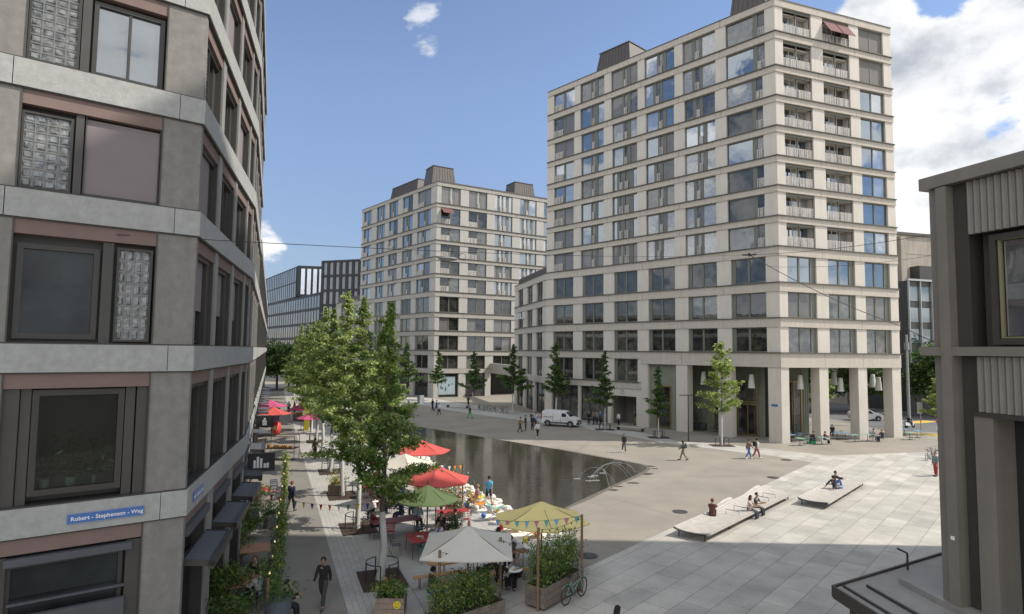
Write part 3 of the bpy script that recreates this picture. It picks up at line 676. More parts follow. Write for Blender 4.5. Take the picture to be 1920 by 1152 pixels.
# ------------------------------------------------------------------ middle building of the same family
MC = Vector((-14.5, 117.1)); dirL = Vector((pix_dir(20, 652).x, pix_dir(20, 652).y)).normalized(); dirR = Vector((pix_dir(2900, 668).x, pix_dir(2900, 668).y)).normalized()
MLt = MC+dirL*32.6; MLw = MC+dirL*45.6; MRt = MC+dirR*46
gL = FR(MLw, MC); gT = FR(MLt, MC); gR = FR(MC, MRt); kM = turn(gT, gR)
LM = [5.35, 8.85, 12.6, 16.05, 20.0, 23.4, 26.6, 29.8, 33.0, 36.9, 41.0]
M_pier2 = mat('pale_stone_shaded', (.42, .405, .37), rough=.8, var=.05, scale=.7, bump=.05, bscale=20, streak=.07); M_trav2 = mat('travertine_shaded', (.37, .352, .315), rough=.9, var=.15, scale=9, bump=.5, bscale=14, streak=.10)  # stone and travertine darkened to stand in for shade on this block
mid = thing('apartment_block', (MC.x, MC.y, 0), 'pale stone block with roof huts standing behind the small trees, middle of the view', 'building')
m = MB(); LL = gL.L; LT = gT.L
bl = [(LL-44+6*k, LL-39.8+6*k) for k in range(7)]; bl = [(LL-43.0, LL-39.3), (LL-37.6, LL-33.6), (LL-31.9, LL-27.7), (LL-25.2, LL-21.2), (LL-19.4, LL-15.4), (LL-13.4, LL-9.2), (LL-7.3, LL-2.2)]
bt = [(a-(LL-LT), b-(LL-LT)) for a, b in bl[2:]]
bt = [(max(.9, a), b) for a, b in bt]
br = [(.9+5.9*k, .9+4.1+5.9*k) for k in range(7)]
band_face(m, gL, LM[:5], [bl]*4, lambda i: .95, 0, kM)
band_face(m, gT, LM[4:], [bt]*6, lambda i: .75, 0, kM)
band_face(m, gR, LM, [br]*10, lambda i: .95 if i < 4 else .75, kM, 0)
nb_ = Vector((-dirL.x, -dirL.y)); bk = Vector((dirR.x, dirR.y))*18
m.prism(inset([tuple(MLw), tuple(MC), tuple(MRt), tuple(MRt+dirL*20), tuple(MLw+dirR*20)], .43), 5.3, 19.9, 3)
polyT = [tuple(MLt), tuple(MC), tuple(MRt), tuple(MRt+dirL*20), tuple(MLt+dirR*20)]
m.prism(inset(polyT, .43), 19.9, 40.9, 3); m.prism(inset(polyT, .6), 40.9, 41.4, 4)
m.prism(inset([tuple(MLw), tuple(MLt), tuple(MLt+dirR*18), tuple(MLw+dirR*18)], .3), 19.9, 21.2, 4)
for a, b in [(0, 1.2)]+[(bl[k][1]+.2, bl[k+1][0]-.2) for k in range(6)]+[(LL-2.0, LL)]: m.fbox(gL, a, b, -.6, 0, 0, 4.5, 0, 0, kM if b == LL else 0)
m.fbox(gL, 0, LL, -.6, .1, 4.5, 5.27, 1, 0, kM)
m.fbox(gR, 0, 17.3, -.6, .1, 4.5, 5.27, 1, kM, 0); m.fbox(gR, 17.3, 46, -.6, .1, 4.5, 5.27, 1)
for a, b in ((0, 1.0), (5.2, 6.7), (11.0, 12.2), (27, 29), (33, 35), (39, 41), (45, 46)): m.fbox(gR, a, b, -.6, 0, 0, 4.5, 0, kM if a == 0 else 0, 0)
m.fbox(gL, 1, LL-1, -4, -3.5, 0, 5, 3); m.fbox(gR, 1, 11.5, -4, -3.5, 0, 5, 3)
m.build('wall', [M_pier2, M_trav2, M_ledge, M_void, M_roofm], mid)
for i in range(4):
    for a, b in bl: window(gL, a, b, LM[i], LM[i+1]-.95, 'office', mid, [0, 1])
for i in range(4, 10):
    for j, (a, b) in enumerate(bt):
        window(gT, a, b, LM[i], LM[i+1]-.75, 'resE' if j == 0 else RW.choice(['resA', 'resC', 'resE']), mid, [[2, 5], [2, 2]] if j < 2 else None if j else None)
for i in range(10):
    for j, (a, b) in enumerate(br):
        if i < 4: window(gR, a, b, LM[i], LM[i+1]-.95, 'two', mid, [3, 0, 0])
        elif j < 2 and i < 9: window(gR, a, b, LM[i], LM[i+1]-.75, 'resE', mid, [[0, 0], [0, 1]])
        else: window(gR, a, b, LM[i], LM[i+1]-.75, RW.choice(['resA', 'resB', 'resC']), mid, [[2, 5, 2], [5, 5, 5], [3, 3, 2], [2, 3, 5]] if j > 1 else [[3, 4, 3]])
aw = MB(); aw.hexa([gR.p(.9, 0, 36.0), gR.p(3.2, 0, 36.0), gR.p(3.2, 1.2, 34.9), gR.p(.9, 1.2, 34.9), gR.p(.9, 0, 36.05), gR.p(3.2, 0, 36.05), gR.p(3.2, 1.2, 34.95), gR.p(.9, 1.2, 34.95)]); aw.build('awning', M_red_awn, mid)
for (a, b) in [(1.2, bl[0][1]+.2)]+[(bl[k][0]-.2, bl[k][1]+.2) for k in range(1, 7)]: shopwin(gL, a, b, -.5, .1, 4.4, mid, 0, M_frd, 1)
shopwin(gR, 1.0, 5.2, -.5, .1, 4.4, mid, 0, M_frd, 1); shopwin(gR, 6.7, 11.0, -.5, .1, 4.4, mid, 0, M_frd, 1)
po = thing('poster', (gR.p(1.5, -.3, 0)), 'pale blue poster with dark figures in the shop window behind the small trees', 'poster')
q = MB(); q.fbox(gR, 1.2, 4.6, -.36, -.30, .5, 3.9); q.build('poster_sheet', mat('poster_blue', (.30, .38, .42), var=.08, scale=.7), po)
q = MB(); RP = random.Random(8)
for k in range(9):
    a = 1.5+RP.random()*2.6; zz = .9+RP.random()*2.4; q.fbox(gR, a, a+.22+RP.random()*.2, -.30, -.295-.001*k, zz, zz+.3+RP.random()*.4)
q.build('figures', mat('poster_ink', (.08, .1, .13), var=.1), po)
# passage through the block: corrugated side wall under a deep soffit
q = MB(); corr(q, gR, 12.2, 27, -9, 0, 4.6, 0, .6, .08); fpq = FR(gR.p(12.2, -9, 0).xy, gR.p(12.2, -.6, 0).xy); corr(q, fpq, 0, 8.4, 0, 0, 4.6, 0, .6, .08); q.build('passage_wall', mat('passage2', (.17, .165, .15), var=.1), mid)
q = MB(); q.fbox(gR, 12.2, 27, -9, -.6, 4.55, 5.2); q.build('soffit', M_ledge, mid)
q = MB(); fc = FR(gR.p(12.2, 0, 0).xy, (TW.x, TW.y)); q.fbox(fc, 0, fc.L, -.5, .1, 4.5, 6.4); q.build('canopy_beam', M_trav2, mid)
hut(813, 858, gR, 3.2, 41.3, 3.8, 4.5, mid); hut(966, 1006, gR, 4.5, 41.3, 3.8, 4.5, mid); hut(733, 785, gT, 4, 41.3, 4.3, 5, mid, .15)

# ------------------------------------------------------------------ dark office blocks far left
M_dk = mat('dark_cladding', (.022, .026, .032), rough=.6, var=.12, scale=.3)
M_dfin = mat('pale_fin', (.17, .17, .18), rough=.6, var=.15, scale=.5)
G_far = glass('glass_far', (.07, .076, .086), .08, 1.4, scale=.15, col2=(.16, .165, .18)); G_fsky = glass('glass_farsky', (.30, .40, .52), .3, 1.6, col2=(.45, .5, .55))
def far_block(root, A, B, dep, ztop, nf, pitch, ww, gm, z0=0, fins=False, sideB=True, bh=.8):
    f_ = FR(A, B); m = MB(); A = Vector(A); B = Vector(B)
    poly = [tuple(A), tuple(B), tuple(B-f_.N*dep), tuple(A-f_.N*dep)]
    m.prism(inset(poly, .25), z0, ztop-.1, 0); hs = (ztop-z0)/nf
    n = int(f_.L//pitch); off = (f_.L-n*pitch)/2
    faces = [(f_, n, off)]
    f2 = FR(B, B-f_.N*dep); n2 = int(f2.L//pitch); faces.append((f2, n2, (f2.L-n2*pitch)/2))
    win = MB()
    for ff, nn, oo in faces:
        for i in range(nf):
            zb = z0+i*hs
            m.fbox(ff, 0, ff.L, -.3, .06, zb+hs-bh, zb+hs, 0, 0, 0)
            for k in range(nn+1):
                x = oo+k*pitch; a, b = x-(pitch-ww)/2, x+(pitch-ww)/2
                m.fbox(ff, max(0, a), min(ff.L, b), -.3, .02 if fins else 0, zb, zb+hs-bh, 0)
            for k in range(nn): win.fbox(ff, oo+k*pitch+(pitch-ww)/2, oo+(k+1)*pitch-(pitch-ww)/2, -.06, -.02, zb, zb+hs-bh)
    m.build('wall', [M_dk, M_dfin], root); win.build('window_rows', gm, root); return f_
dA = Vector((g(500, 653+8.9*FPX/205.0)).xy); 
def at_d(px, d): v = pix_dir(px, 653); return Vector((v.x/v.y*d, d))
off1 = thing('office_block', (*at_d(551, 190), 0), 'far office block with close vertical fins, left of the taller dark block', 'building')
far_block(off1, at_d(480, 232), at_d(597, 172), 25, 24.5, 6, 2.6, 2.0, G_far, 0, True)
far_block(off1, at_d(480, 236), at_d(551, 190), 20, 33.9, 2, 2.6, 2.0, G_far, 24.6, True, bh=.3)
f3 = FR(at_d(552, 187.5), at_d(598, 189)); q = MB()
q.fbox(f3, 0, f3.L, -6, 0, 24.6, 33.9); q.build('upper_wall', M_dk, off1)
for k in range(4):
    q = MB(); q.fbox(f3, 1.2+k*1.75, 2.3+k*1.75, .0, .05, 25.2, 33.0); q.build('window', G_fsky, off1)
off2 = thing('office_tower', (*at_d(597, 172), 0), 'taller black office block with wide vertical windows beside the pale block', 'building')
f4 = FR(at_d(598, 172), at_d(700, 166)); q = MB(); q.prism(inset([tuple(f4.A), tuple(at_d(700, 166)), tuple(at_d(700, 190)), tuple(at_d(598, 196))], .2), 0, 33.2, 0)
hh = 4.05
for i in range(8):
    q.fbox(f4, 0, f4.L, -.3, .15, 33.2-i*hh-.55, 33.2-i*hh, 0)
    for k in range(9): q.fbox(f4, k*2.0-.1 if k else 0, k*2.0+.75, -.3, .1, 33.2-(i+1)*hh, 33.2-i*hh-.55, 0)
q.build('wall', M_dk, off2)
for i in range(8):
    for k in range(7):
        w_ = MB(); w_.fbox(f4, k*2.0+.75, k*2.0+1.9, -.15, -.1, 33.2-(i+1)*hh+.1, 33.2-i*hh-.6); w_.build('window', G_far, off2)
# concrete block and glass block far right, seen past the tower
M_conc = mat('raw_concrete', (.40, .36, .30), rough=.9, var=.12, scale=.25, streak=.25)
M_gfr = mat('aluminium', (.42, .43, .42), rough=.4, metal=.4, var=.05)
cb = thing('concrete_block', (70, 125, 0), 'windowless beige concrete block with ribs behind the arcade building', 'building')
f5 = FR((60, 112), (112, 128)); q = MB()
q.prism([tuple(f5.A), (112, 128), (104, 155), (52, 139)], 0, 31.5)
q.fbox(f5, 12.6, 13.9, 0, .8, 0, 31.0)
for z in (6, 11.5, 17, 22.5, 28): q.fbox(f5, 0, f5.L, 0, .04, z, z+.12)
q.build('wall', M_conc, cb); q = MB(); q.fbox(f5, 0, f5.L, -.5, .3, 31.5, 32.0); q.build('cornice', M_ledge, cb)
q = MB(); q.fbox(f5, 15.5, 23, 0, 2.0, 21.5, 25.5); q.build('window_box', M_frd, cb)
gb = thing('glass_block', (64, 100, 0), 'low dark glass office with white mullions before the concrete block', 'building')
f6 = FR((62.9, 99), (96, 110)); q = MB(); q.prism([tuple(f6.A), (96, 110), (94, 118), (60, 107)], 0, 20.8)
q.build('wall', M_frd, gb)
for i in range(5):
    w_ = MB(); w_.fbox(f6, .2, f6.L-.2, .0, .05, 4+i*3.4, 4+i*3.4+2.3); w_.build('window', glass('glass_teal', (.02, .04, .045), .15, 1.6, col2=(.07, .10, .10), scale=.4), gb)
q = MB()
for k in range(14): q.fbox(f6, .1+k*2.5, .25+k*2.5, .05, .35, 3.2, 20.9)
q.fbox(f6, 0, f6.L, .0, .4, 20.8, 21.1); q.build('mullions', M_gfr, gb)

# ------------------------------------------------------------------ stone building on the left, right beside the camera
M_q1 = mat('band_stone', (.33, .335, .32), rough=.75, var=.13, scale=5, bump=.2, bscale=25, streak=.06)
M_q2 = mat('pier_stone', (.20, .193, .178), rough=.78, var=.15, scale=4.0, bump=.12, bscale=30, streak=.1)
M_pink = mat('rose_lintel', (.185, .132, .117), rough=.85, var=.07, scale=2)
M_brz = mat('bronze_frame', (.034, .031, .028), rough=.45, var=.12, scale=1.5)
M_brz2 = mat('bronze_reveal', (.05, .047, .043), rough=.5, var=.1, scale=1.5)
M_fin = mat('pale_fin_left', (.24, .235, .22), rough=.6, var=.08)
M_gblk = glass('glass_block_mat', (.06, .065, .065), .05, 1.4, wav=.25, scale=7, col2=(.24, .25, .25), tint=(.9, .9, .9))
M_gblkf = mat('block_joint', (.16, .16, .155), rough=.6, var=.1)
M_awn = mat('slate_awning', (.075, .078, .088), rough=.7, var=.08)
LP0 = Vector((-8.26, 16.09)); LP1 = Vector((-10.9, 25.8)); LP2 = Vector((-15.9, 38.9)); Lm = LP0-Vector((.788, .616))*9.0
hF = FR(Lm, LP0); hS = FR(LP0, LP1); hT = FR(LP1, LP2)
kF = turn(hF, hS); kS = turn(hS, hT)
LZ = [5.3, 8.93, 12.42, 15.4, 18.4, 21.4, 24.4]
left = thing('stone_house', (LP0.x, LP0.y, 0), 'grey stone building with rose lintels and glass-block panels beside the camera', 'building')
B = MB()
def lband(f_, ka, kb, joints):
    for z in LZ:
        js = [0]+joints+[f_.L]
        for i in range(len(js)-1):
            B.fbox(f_, js[i]+(.008 if i else 0), js[i+1]-(.008 if i < len(js)-2 else 0), -.5, .10, z-.64, z, 0, ka if i == 0 else 0, kb if i == len(js)-2 else 0)
        B.fbox(f_, 0, f_.L, -.5, .06, z, z+.035, 2, ka, kb); B.fbox(f_, 0, f_.L, -.5, .06, z-.675, z-.64, 2, ka, kb)
LF = hF.L
lband(hF, 0, kF, [LF-7.4, LF-3.9, LF-.53]); lband(hS, kF, kS, [.35, 3.9, 6.9]); lband(hT, kS, 0, [4.6, 9.3])
B.prism(inset([tuple(Lm), tuple(LP0), tuple(LP1), tuple(LP2), (LP2.x-14, LP2.y-4), (Lm.x-10, Lm.y+6)], .75), 0, 25.5, 3)
B.build('wall', [M_q1, M_q2, M_brz, M_void], left)
lv0 = [0]+LZ[:-1]
pr = MB(); pk = MB(); fl = MB()
def zones(i): return (lv0[i]+(.035 if i else 0), LZ[i]-.675)
for i in range(7):
    z0, z1 = zones(i)
    pr = MB(); pr.fbox(hF, LF-.87, LF, -.5, .03, z0, z1, 0, 0, kF); pr.fbox(hS, 0, .18, -.5, .03, z0, z1, 0, kF, 0)
    off = 0 if i < 3 else -.0
    pr.build('corner_pier', M_q2, left); pr = MB(); pr.fbox(hF, LF-4.6, LF-3.73, -.5, .03, z0, z1, 0); pr.build_each('pier', M_q2, left); fr2_ = MB(); fr2_.fbox(hF, 0, 1.5, -.5, .03, z0, z1, 0); fr2_.build('pier', M_q2, left)
    pk.fbox(hF, LF-3.71, LF-.89, -.5, .02, z1-.33, z1, 0); pk.fbox(hF, 1.52, LF-4.62, -.5, .02, z1-.33, z1, 0)
    fl.fbox(hF, LF-3.73, LF-3.70, -.5, .05, z0, z1, 0); fl.fbox(hF, LF-.90, LF-.87, -.5, .05, z0, z1, 0)
# panes, frames and panels of the front face
def ring(mb, f_, a, b, z0, z1, w, n0, n1, m=0):
    mb.fbox(f_, a, b, n0, n1, z1-w, z1, m); mb.fbox(f_, a, b, n0, n1, z0, z0+w, m)
    mb.fbox(f_, a, a+w, n0, n1, z0+w, z1-w, m); mb.fbox(f_, b-w, b, n0, n1, z0+w, z1-w, m)
def front_window(a, b, z0, z1, gm, mull=False, w=.09, nb=-.22, name='window'):
    m = MB(); m.fbox(hF, a+w*.6, b-w*.6, nb-.02, nb, z0+w*.6, z1-w*.6); o = m.build(name, gm, left)
    m = MB(); ring(m, hF, a, b, z0, z1, w, nb-.05, nb+.08)
    if mull: c = (a+b)/2; m.fbox(hF, c-.03, c+.03, nb-.03, nb+.06, z0+w, z1-w)
    m.build('frame', M_brz, o); return o
def block_panel(f_, a, b, z0, z1, nx, nz, n=-.06, dark=False):
    m = MB(); m.fbox(f_, a, b, n-.05, n-.03, z0, z1); o = m.build('glass_block_panel', M_gblk, left)
    m = MB(); ring(m, f_, a-.03, b+.03, z0-.03, z1+.03, .05, n-.06, n+.03)
    m.build('frame', M_brz, o); m = MB()
    for k in range(1, nx): x = a+(b-a)*k/nx; m.fbox(f_, x-.012, x+.012, n-.03, n-.012, z0, z1)
    for k in range(1, nz): z = z0+(z1-z0)*k/nz; m.fbox(f_, a, b, n-.03, n-.014, z-.012, z+.012)
    m.build('joint_grid', M_gblkf, o)
    m = MB(); rnd = random.Random(int(a*100+z0))                       # the pillow face of each block
    for i in range(nx):
        for j in range(nz):
            x0 = a+(b-a)*i/nx+.03; x1 = a+(b-a)*(i+1)/nx-.03; y0 = z0+(z1-z0)*j/nz+.03; y1 = z0+(z1-z0)*(j+1)/nz-.03; d = .03
            t = [rnd.uniform(-.006, .006) for _ in range(4)]
            v = [f_.p(x0, n-.029, y0), f_.p(x1, n-.029, y0), f_.p(x1, n-.029, y1), f_.p(x0, n-.029, y1), f_.p(x0+d, n-.014+t[0], y0+d), f_.p(x1-d, n-.014+t[1], y0+d), f_.p(x1-d, n-.014+t[2], y1-d), f_.p(x0+d, n-.014+t[3], y1-d)]
            m.hexa(v)
    m.build('blocks', M_gblk, o); return o
G_ldark = glass('left_glass_dark', (.010, .011, .012), .0, 1.38, wav=.01, col2=(.03, .035, .035)); G_lroom = glass('left_glass_room', (.012, .014, .012), .02, 1.4, wav=.01, scale=2.0, col2=(.03, .035, .028)); G_lsky = glass('left_glass_sky', (.03, .035, .035), .20, 1.5, wav=.015)
def clear_glass():
    m = bpy.data.materials.new('clear_pane'); m.use_nodes = True; nt = m.node_tree; N = nt.nodes; Lk = nt.links; N.remove(N['Principled BSDF'])
    t = N.new('ShaderNodeBsdfTransparent'); t.inputs[0].default_value = (.62, .66, .64, 1); gl = N.new('ShaderNodeBsdfGlossy'); gl.inputs['Roughness'].default_value = .01
    fr = N.new('ShaderNodeFresnel'); fr.inputs[0].default_value = 1.35; ms = N.new('ShaderNodeMixShader'); Lk.new(fr.outputs[0], ms.inputs[0]); Lk.new(t.outputs[0], ms.inputs[1]); Lk.new(gl.outputs[0], ms.inputs[2]); Lk.new(ms.outputs[0], N['Material Output'].inputs[0]); return m
G_clear = clear_glass()
a0, b0 = LF-3.70, LF-.90
# dark surround plates filling each opening
def plate(z0, z1, a=a0, b=b0, n=-.30): fl.fbox(hF, a, b, -.5, n, z0, z1)
for i in range(7): plate(*zones(i), n=-.30 if i != 1 else -.72); fl.fbox(hF, 1.5, LF-4.6, -.5, -.2, *zones(i))
# ground floor
z0, z1 = zones(0)
front_window(LF-3.45, LF-1.25, .3, 4.05, G_ldark, nb=-.2, name='shop_window')
m = MB(); m.fbox(hF, LF-3.5, LF-1.1, -.2, .12, 4.06, 4.22); m.build('awning_roller', M_awn, left)
m = MB(); m.fbox(hF, LF-3.4, LF-1.2, -.05, .10, 2.55, 2.95); m.fbox(hF, LF-3.4, LF-1.2, -.05, .04, 3.2, 3.24); m.build('awning_bar', M_awn, left)
for a, b in ((LF-3.70, LF-3.45), (LF-1.2, LF-.90)): fl.fbox(hF, a, b, -.3, -.02, 0, 4.25)
# first floor: deep dark frame round one pane
z0, z1 = zones(1); zt = z1-.34
front_window(LF-3.17, LF-1.38, 5.50, 7.88, G_clear, w=.13, nb=-.2)
for a, b in ((LF-3.70, LF-3.40), (LF-3.38, LF-3.19), (LF-1.36, LF-1.16), (LF-1.13, LF-.90)): fl.fbox(hF, a, b, -.3, -.06 if b-a > .21 else -.12, z0, zt)
pots = [(LF-2.85, .16), (LF-2.35, .18), (LF-1.9, .07)]
# second floor
z0, z1 = zones(2); zt = z1-.34
front_window(LF-3.62, LF-2.05, 9.05, 11.22, G_ldark, w=.12, nb=-.2); block_panel(hF, LF-1.68, LF-.98, 9.04, 11.27, 4, 8)
fl.fbox(hF, LF-2.0, LF-1.78, -.3, -.05, z0, zt)
# third floor: glass blocks and a closed rose blind
z0, z1 = zones(3); zt = z1-.34
block_panel(hF, LF-3.66, LF-2.75, 12.5, 14.22, 4, 8)
m = MB(); m.fbox(hF, LF-2.47, LF-.93, -.12, -.10, 12.5, 14.33); m.build('roller_blind', M_blindp, left)
m = MB(); m.fbox(hF, LF-2.47, LF-.93, -.125, -.085, 12.48, 12.53); m.fbox(hF, LF-2.49, LF-2.47, -.2, -.05, z0, zt); m.fbox(hF, LF-.93, LF-.91, -.2, -.05, z0, zt); m.build('blind_rail', M_brz, left)
fl.fbox(hF, LF-2.68, LF-2.52, -.3, -.03, z0, zt)
# fourth floor: glass blocks and a two-pane sky-filled window
z0, z1 = zones(4); zt = z1-.34
block_panel(hF, LF-3.66, LF-2.73, 15.48, 17.28, 4, 9)
front_window(LF-2.45, LF-.93, 15.44, 17.30, G_lsky, True, w=.1, nb=-.16)
fl.fbox(hF, LF-2.68, LF-2.5, -.3, -.03, z0, zt)
for i in (5, 6):
    z0, z1 = zones(i); block_panel(hF, LF-3.66, LF-2.73, z0+.08, z1-.45, 4, 8); front_window(LF-2.45, LF-.93, z0+.05, z1-.4, G_lsky, True)
# street faces: bays with rose lintels, deep jambs, pale fins, blinds and glass blocks
RS = random.Random(21)
def street(f_, bays_, kind, ground=None):
    for i in range(7):
        z0, z1 = zones(i); bays = ground if (i == 0 and ground) else bays_
        prev = 0.18 if f_ is hS else 0
        for j, (a, b) in enumerate(bays):
            if a-prev > .02: pr2.fbox(f_, prev, a, -.5, .02, z0, z1, 0)
            prev = b
            pk.fbox(f_, a, b, -.4, -.02, z1-.33, z1)
            jd = .42 if i else .3
            fl.fbox(f_, b-.10, b, -.5, -.03, z0, z1-.33); fl.fbox(f_, a, a+.07, -.5, -.03, z0, z1-.33)
            fl.fbox(f_, a+.07, b-.10, -.5, -.45, z0, z1-.33)
            fl.fbox(f_, a+.07, b-.10, -.45, -.1, z1-.45, z1-.33)
            w = b-a
            if i == 0: shop(f_, a, b, z0, z1-.45, j)
            elif i == 1: lw(f_, a+.1, b-.5, z0+.05, z1-.45, G_lroom); fl.fbox(f_, b-.5, b-.1, -.45, -.2, z0, z1-.33)
            elif i == 2:
                lw(f_, a+.30, b-.5, z0+.05, z1-.45, G_ldark); m = MB(); m.fbox(f_, a+.33, b-.55, -.24, -.22, z0+.95, z1-.45); m.build('roller_blind', M_blindp, left)
                if RS.random() < .8: block_panel(f_, a+.08, a+.3, z0+.05, z1-.5, 1, 8, -.1)
                fl.fbox(f_, b-.5, b-.1, -.45, -.12, z0, z1-.33)
            else:
                c = (i+j) % 3
                if c == 0: m = MB(); m.fbox(f_, a+.1, b-.5, -.2, -.18, z0+.03, z1-.45); m.build('roller_blind', M_blindp, left)
                elif c == 1: block_panel(f_, a+.08, a+.8, z0+.05, z1-.5, 3, 8, -.1); lw(f_, a+.9, b-.4, z0+.05, z1-.45, G_lsky)
                else: lw(f_, a+.1, b-.5, z0+.05, z1-.45, G_lsky)
                fl.fbox(f_, b-.42, b-.1, -.45, -.2, z0, z1-.33)
        if f_.L-prev > .02: pr2.fbox(f_, prev, f_.L, -.5, .02, z0, z1, 0)
def lw(f_, a, b, z0, z1, gm):
    m = MB(); m.fbox(f_, a, b, -.36, -.33, z0, z1); o = m.build('window', gm, left); m = MB(); ring(m, f_, a, b, z0, z1, .08, -.38, -.27); m.fbox(f_, (a+b)/2-.03, (a+b)/2+.03, -.34, -.28, z0+.08, z1-.08); m.build('frame', M_brz, o)
def shop(f_, a, b, z0, z1, j):
    m = MB(); m.fbox(f_, a+.1, b-.1, -.40, -.37, .2, z1); o = m.build('shop_window', G_ldark, left)
    m = MB(); ring(m, f_, a+.08, b-.08, .1, z1, .07, -.42, -.33); m.fbox(f_, a+.1, b-.1, -.38, -.32, 3.05, 3.12); m.fbox(f_, a+1.25, a+1.32, -.38, -.32, .15, z1); m.build('frame', M_brz, o)
    m = MB(); m.fbox(f_, a, b, -.1, .1, z1-.12, z1+.1); m.build('awning_roller', M_awn, left)
    m = MB(); h0, h1 = 3.46, 3.40
    m.hexa([f_.p(a, .0, h0-.05), f_.p(b, .0, h0-.05), f_.p(b, .72, h1-.05), f_.p(a, .72, h1-.05), f_.p(a, .0, h0), f_.p(b, .0, h0), f_.p(b, .72, h1), f_.p(a, .72, h1)])
    o = m.build('awning', M_awn, left)
    m = MB(); m.hexa([f_.p(a-.04, 0, h0-.12), f_.p(a, 0, h0-.12), f_.p(a, .75, h1-.12), f_.p(a-.04, .75, h1-.12), f_.p(a-.04, 0, h0+.03), f_.p(a, 0, h0+.03), f_.p(a, .75, h1+.03), f_.p(a-.04, .75, h1+.03)])
    m.hexa([f_.p(b, 0, h0-.12), f_.p(b+.04, 0, h0-.12), f_.p(b+.04, .75, h1-.12), f_.p(b, .75, h1-.12), f_.p(b, 0, h0+.03), f_.p(b+.04, 0, h0+.03), f_.p(b+.04, .75, h1+.03), f_.p(b, .75, h1+.03)])
    m.fbox(f_, a-.04, b+.04, .60, .75, h1-.18, h1+.03)
    m.tube([f_.p(b-.05, .55, h1-.1), f_.p(b-.05, .05, 2.5)], .02, 5); m.build('awning_frame', M_brz, o)
pr2 = MB()
street(hS, [(.2, 2.6), (3.05, 5.55), (5.95, 8.4), (8.65, 9.95)], 0, [(.25, 3.0), (3.85, 6.6), (7.45, 9.9)])
street(hT, [(.3, 2.6), (2.95, 5.3), (5.65, 8.0), (8.35, 10.7), (11.05, 13.5)], 1, [(1.2, 3.7), (4.9, 7.4), (8.6, 11.1)])
pr2.build_each('fin', M_fin, left); pk.build_each('lintel', M_pink, left); fl.build('reveals', M_brz2, left)
# potted plants on the first-floor sill
M_leaf_d = mat('leaf_dark', (.055, .10, .026), rough=.55, var=.4, scale=5, transl=.3)
M_leaf_m = mat('leaf_mid', (.105, .175, .036), rough=.5, var=.4, scale=3, transl=.3)
M_leaf_l = mat('leaf_light', (.23, .31, .06), rough=.5, var=.35, scale=3, transl=.35)
M_leaf_y = mat('leaf_lime', (.27, .36, .05), rough=.5, var=.3, scale=3, transl=.35)
M_gk_l = mat('ginkgo_light', (.33, .40, .13), rough=.5, var=.3, scale=2, transl=.3); M_gk_m = mat('ginkgo_mid', (.20, .26, .075), rough=.5, var=.35, scale=2, transl=.3)
M_pot_w = mat('glazed_pot', (.30, .36, .32), rough=.35, var=.05); M_pot_b = mat('blue_pot', (.02, .05, .16), rough=.4, var=.1)
def leafq(mb, c, sz, rnd, m=0, up=.4, asp=1.0):
    nx, ny, nz = rnd.gauss(0, 1), rnd.gauss(0, 1), rnd.gauss(0, 1)+up*2
    n = Vector((nx, ny, nz)).normalized(); a = n.orthogonal().normalized(); a.rotate(Matrix.Rotation(rnd.uniform(0, 6.28), 3, n)); b = n.cross(a)
    w = sz*rnd.uniform(.7, 1.2); h = w*asp*.55
    c = Vector(c); mb.v += [tuple(c-a*w), tuple(c-b*h), tuple(c+a*w), tuple(c+b*h)]; o = len(mb.v)-4; mb.f.append((o, o+1, o+2, o+3)); mb.m.append(m)
for k, (s_, r) in enumerate(pots):
    c = hF.p(s_, -.42, 5.62); t = thing('potted_plant', c, ['leafy plant in a pale pot on the first-floor sill, left one', 'leafy plant in a pale pot on the first-floor sill, middle one', 'small pale pot on the first-floor sill, right one'][k], 'plant', 'pots inside the first-floor window')
    m = MB(); m.lathe([(r*.6, 0), (r*.7, .2)], 12, 0, (c.x, c.y)); m.v = [(v[0], v[1], v[2]+c.z) for v in m.v]; m.build('pot', M_pot_w, t)
    m = MB(); rr = random.Random(k)
    for q_ in range(260): leafq(m, (c.x+rr.gauss(0, .17), c.y+rr.gauss(0, .05), c.z+.25+abs(rr.gauss(0, .42))), .08, rr, 0, .3, .45)
    m.build('leaves', M_leaf_d, t)
# street-name sign
sg = thing('street_name_sign', hF.p(LF-1.65, .12, 4.9), 'long blue enamel street-name sign with white letters on the stone band', 'sign')
m = MB(); m.fbox(hF, LF-2.41, LF-.88, .105, .125, 4.83, 5.05); m.build('plate', M_blue, sg)
m = MB(); ring(m, hF, LF-2.41, LF-.88, 4.83, 5.05, .008, .125, .127); m.build('rim', mat('enamel_edge', (.2, .3, .5), var=0), sg)
text_mesh('lettering', 'Robert - Stephenson - Weg', .128, hF, LF-2.34, .127, 4.895, M_white, sg, .001)
sg2 = thing('street_name_sign', hS.p(.9, .12, 4.95), 'small blue street sign round the corner on the sunless street band', 'sign')
m = MB(); m.fbox(hS, .55, 1.75, .105, .125, 4.85, 5.08); m.build('plate', M_blue, sg2)
text_mesh('lettering', 'Robert - Stephenson - Weg', .10, hS, .6, .127, 4.92, M_white, sg2, .001)
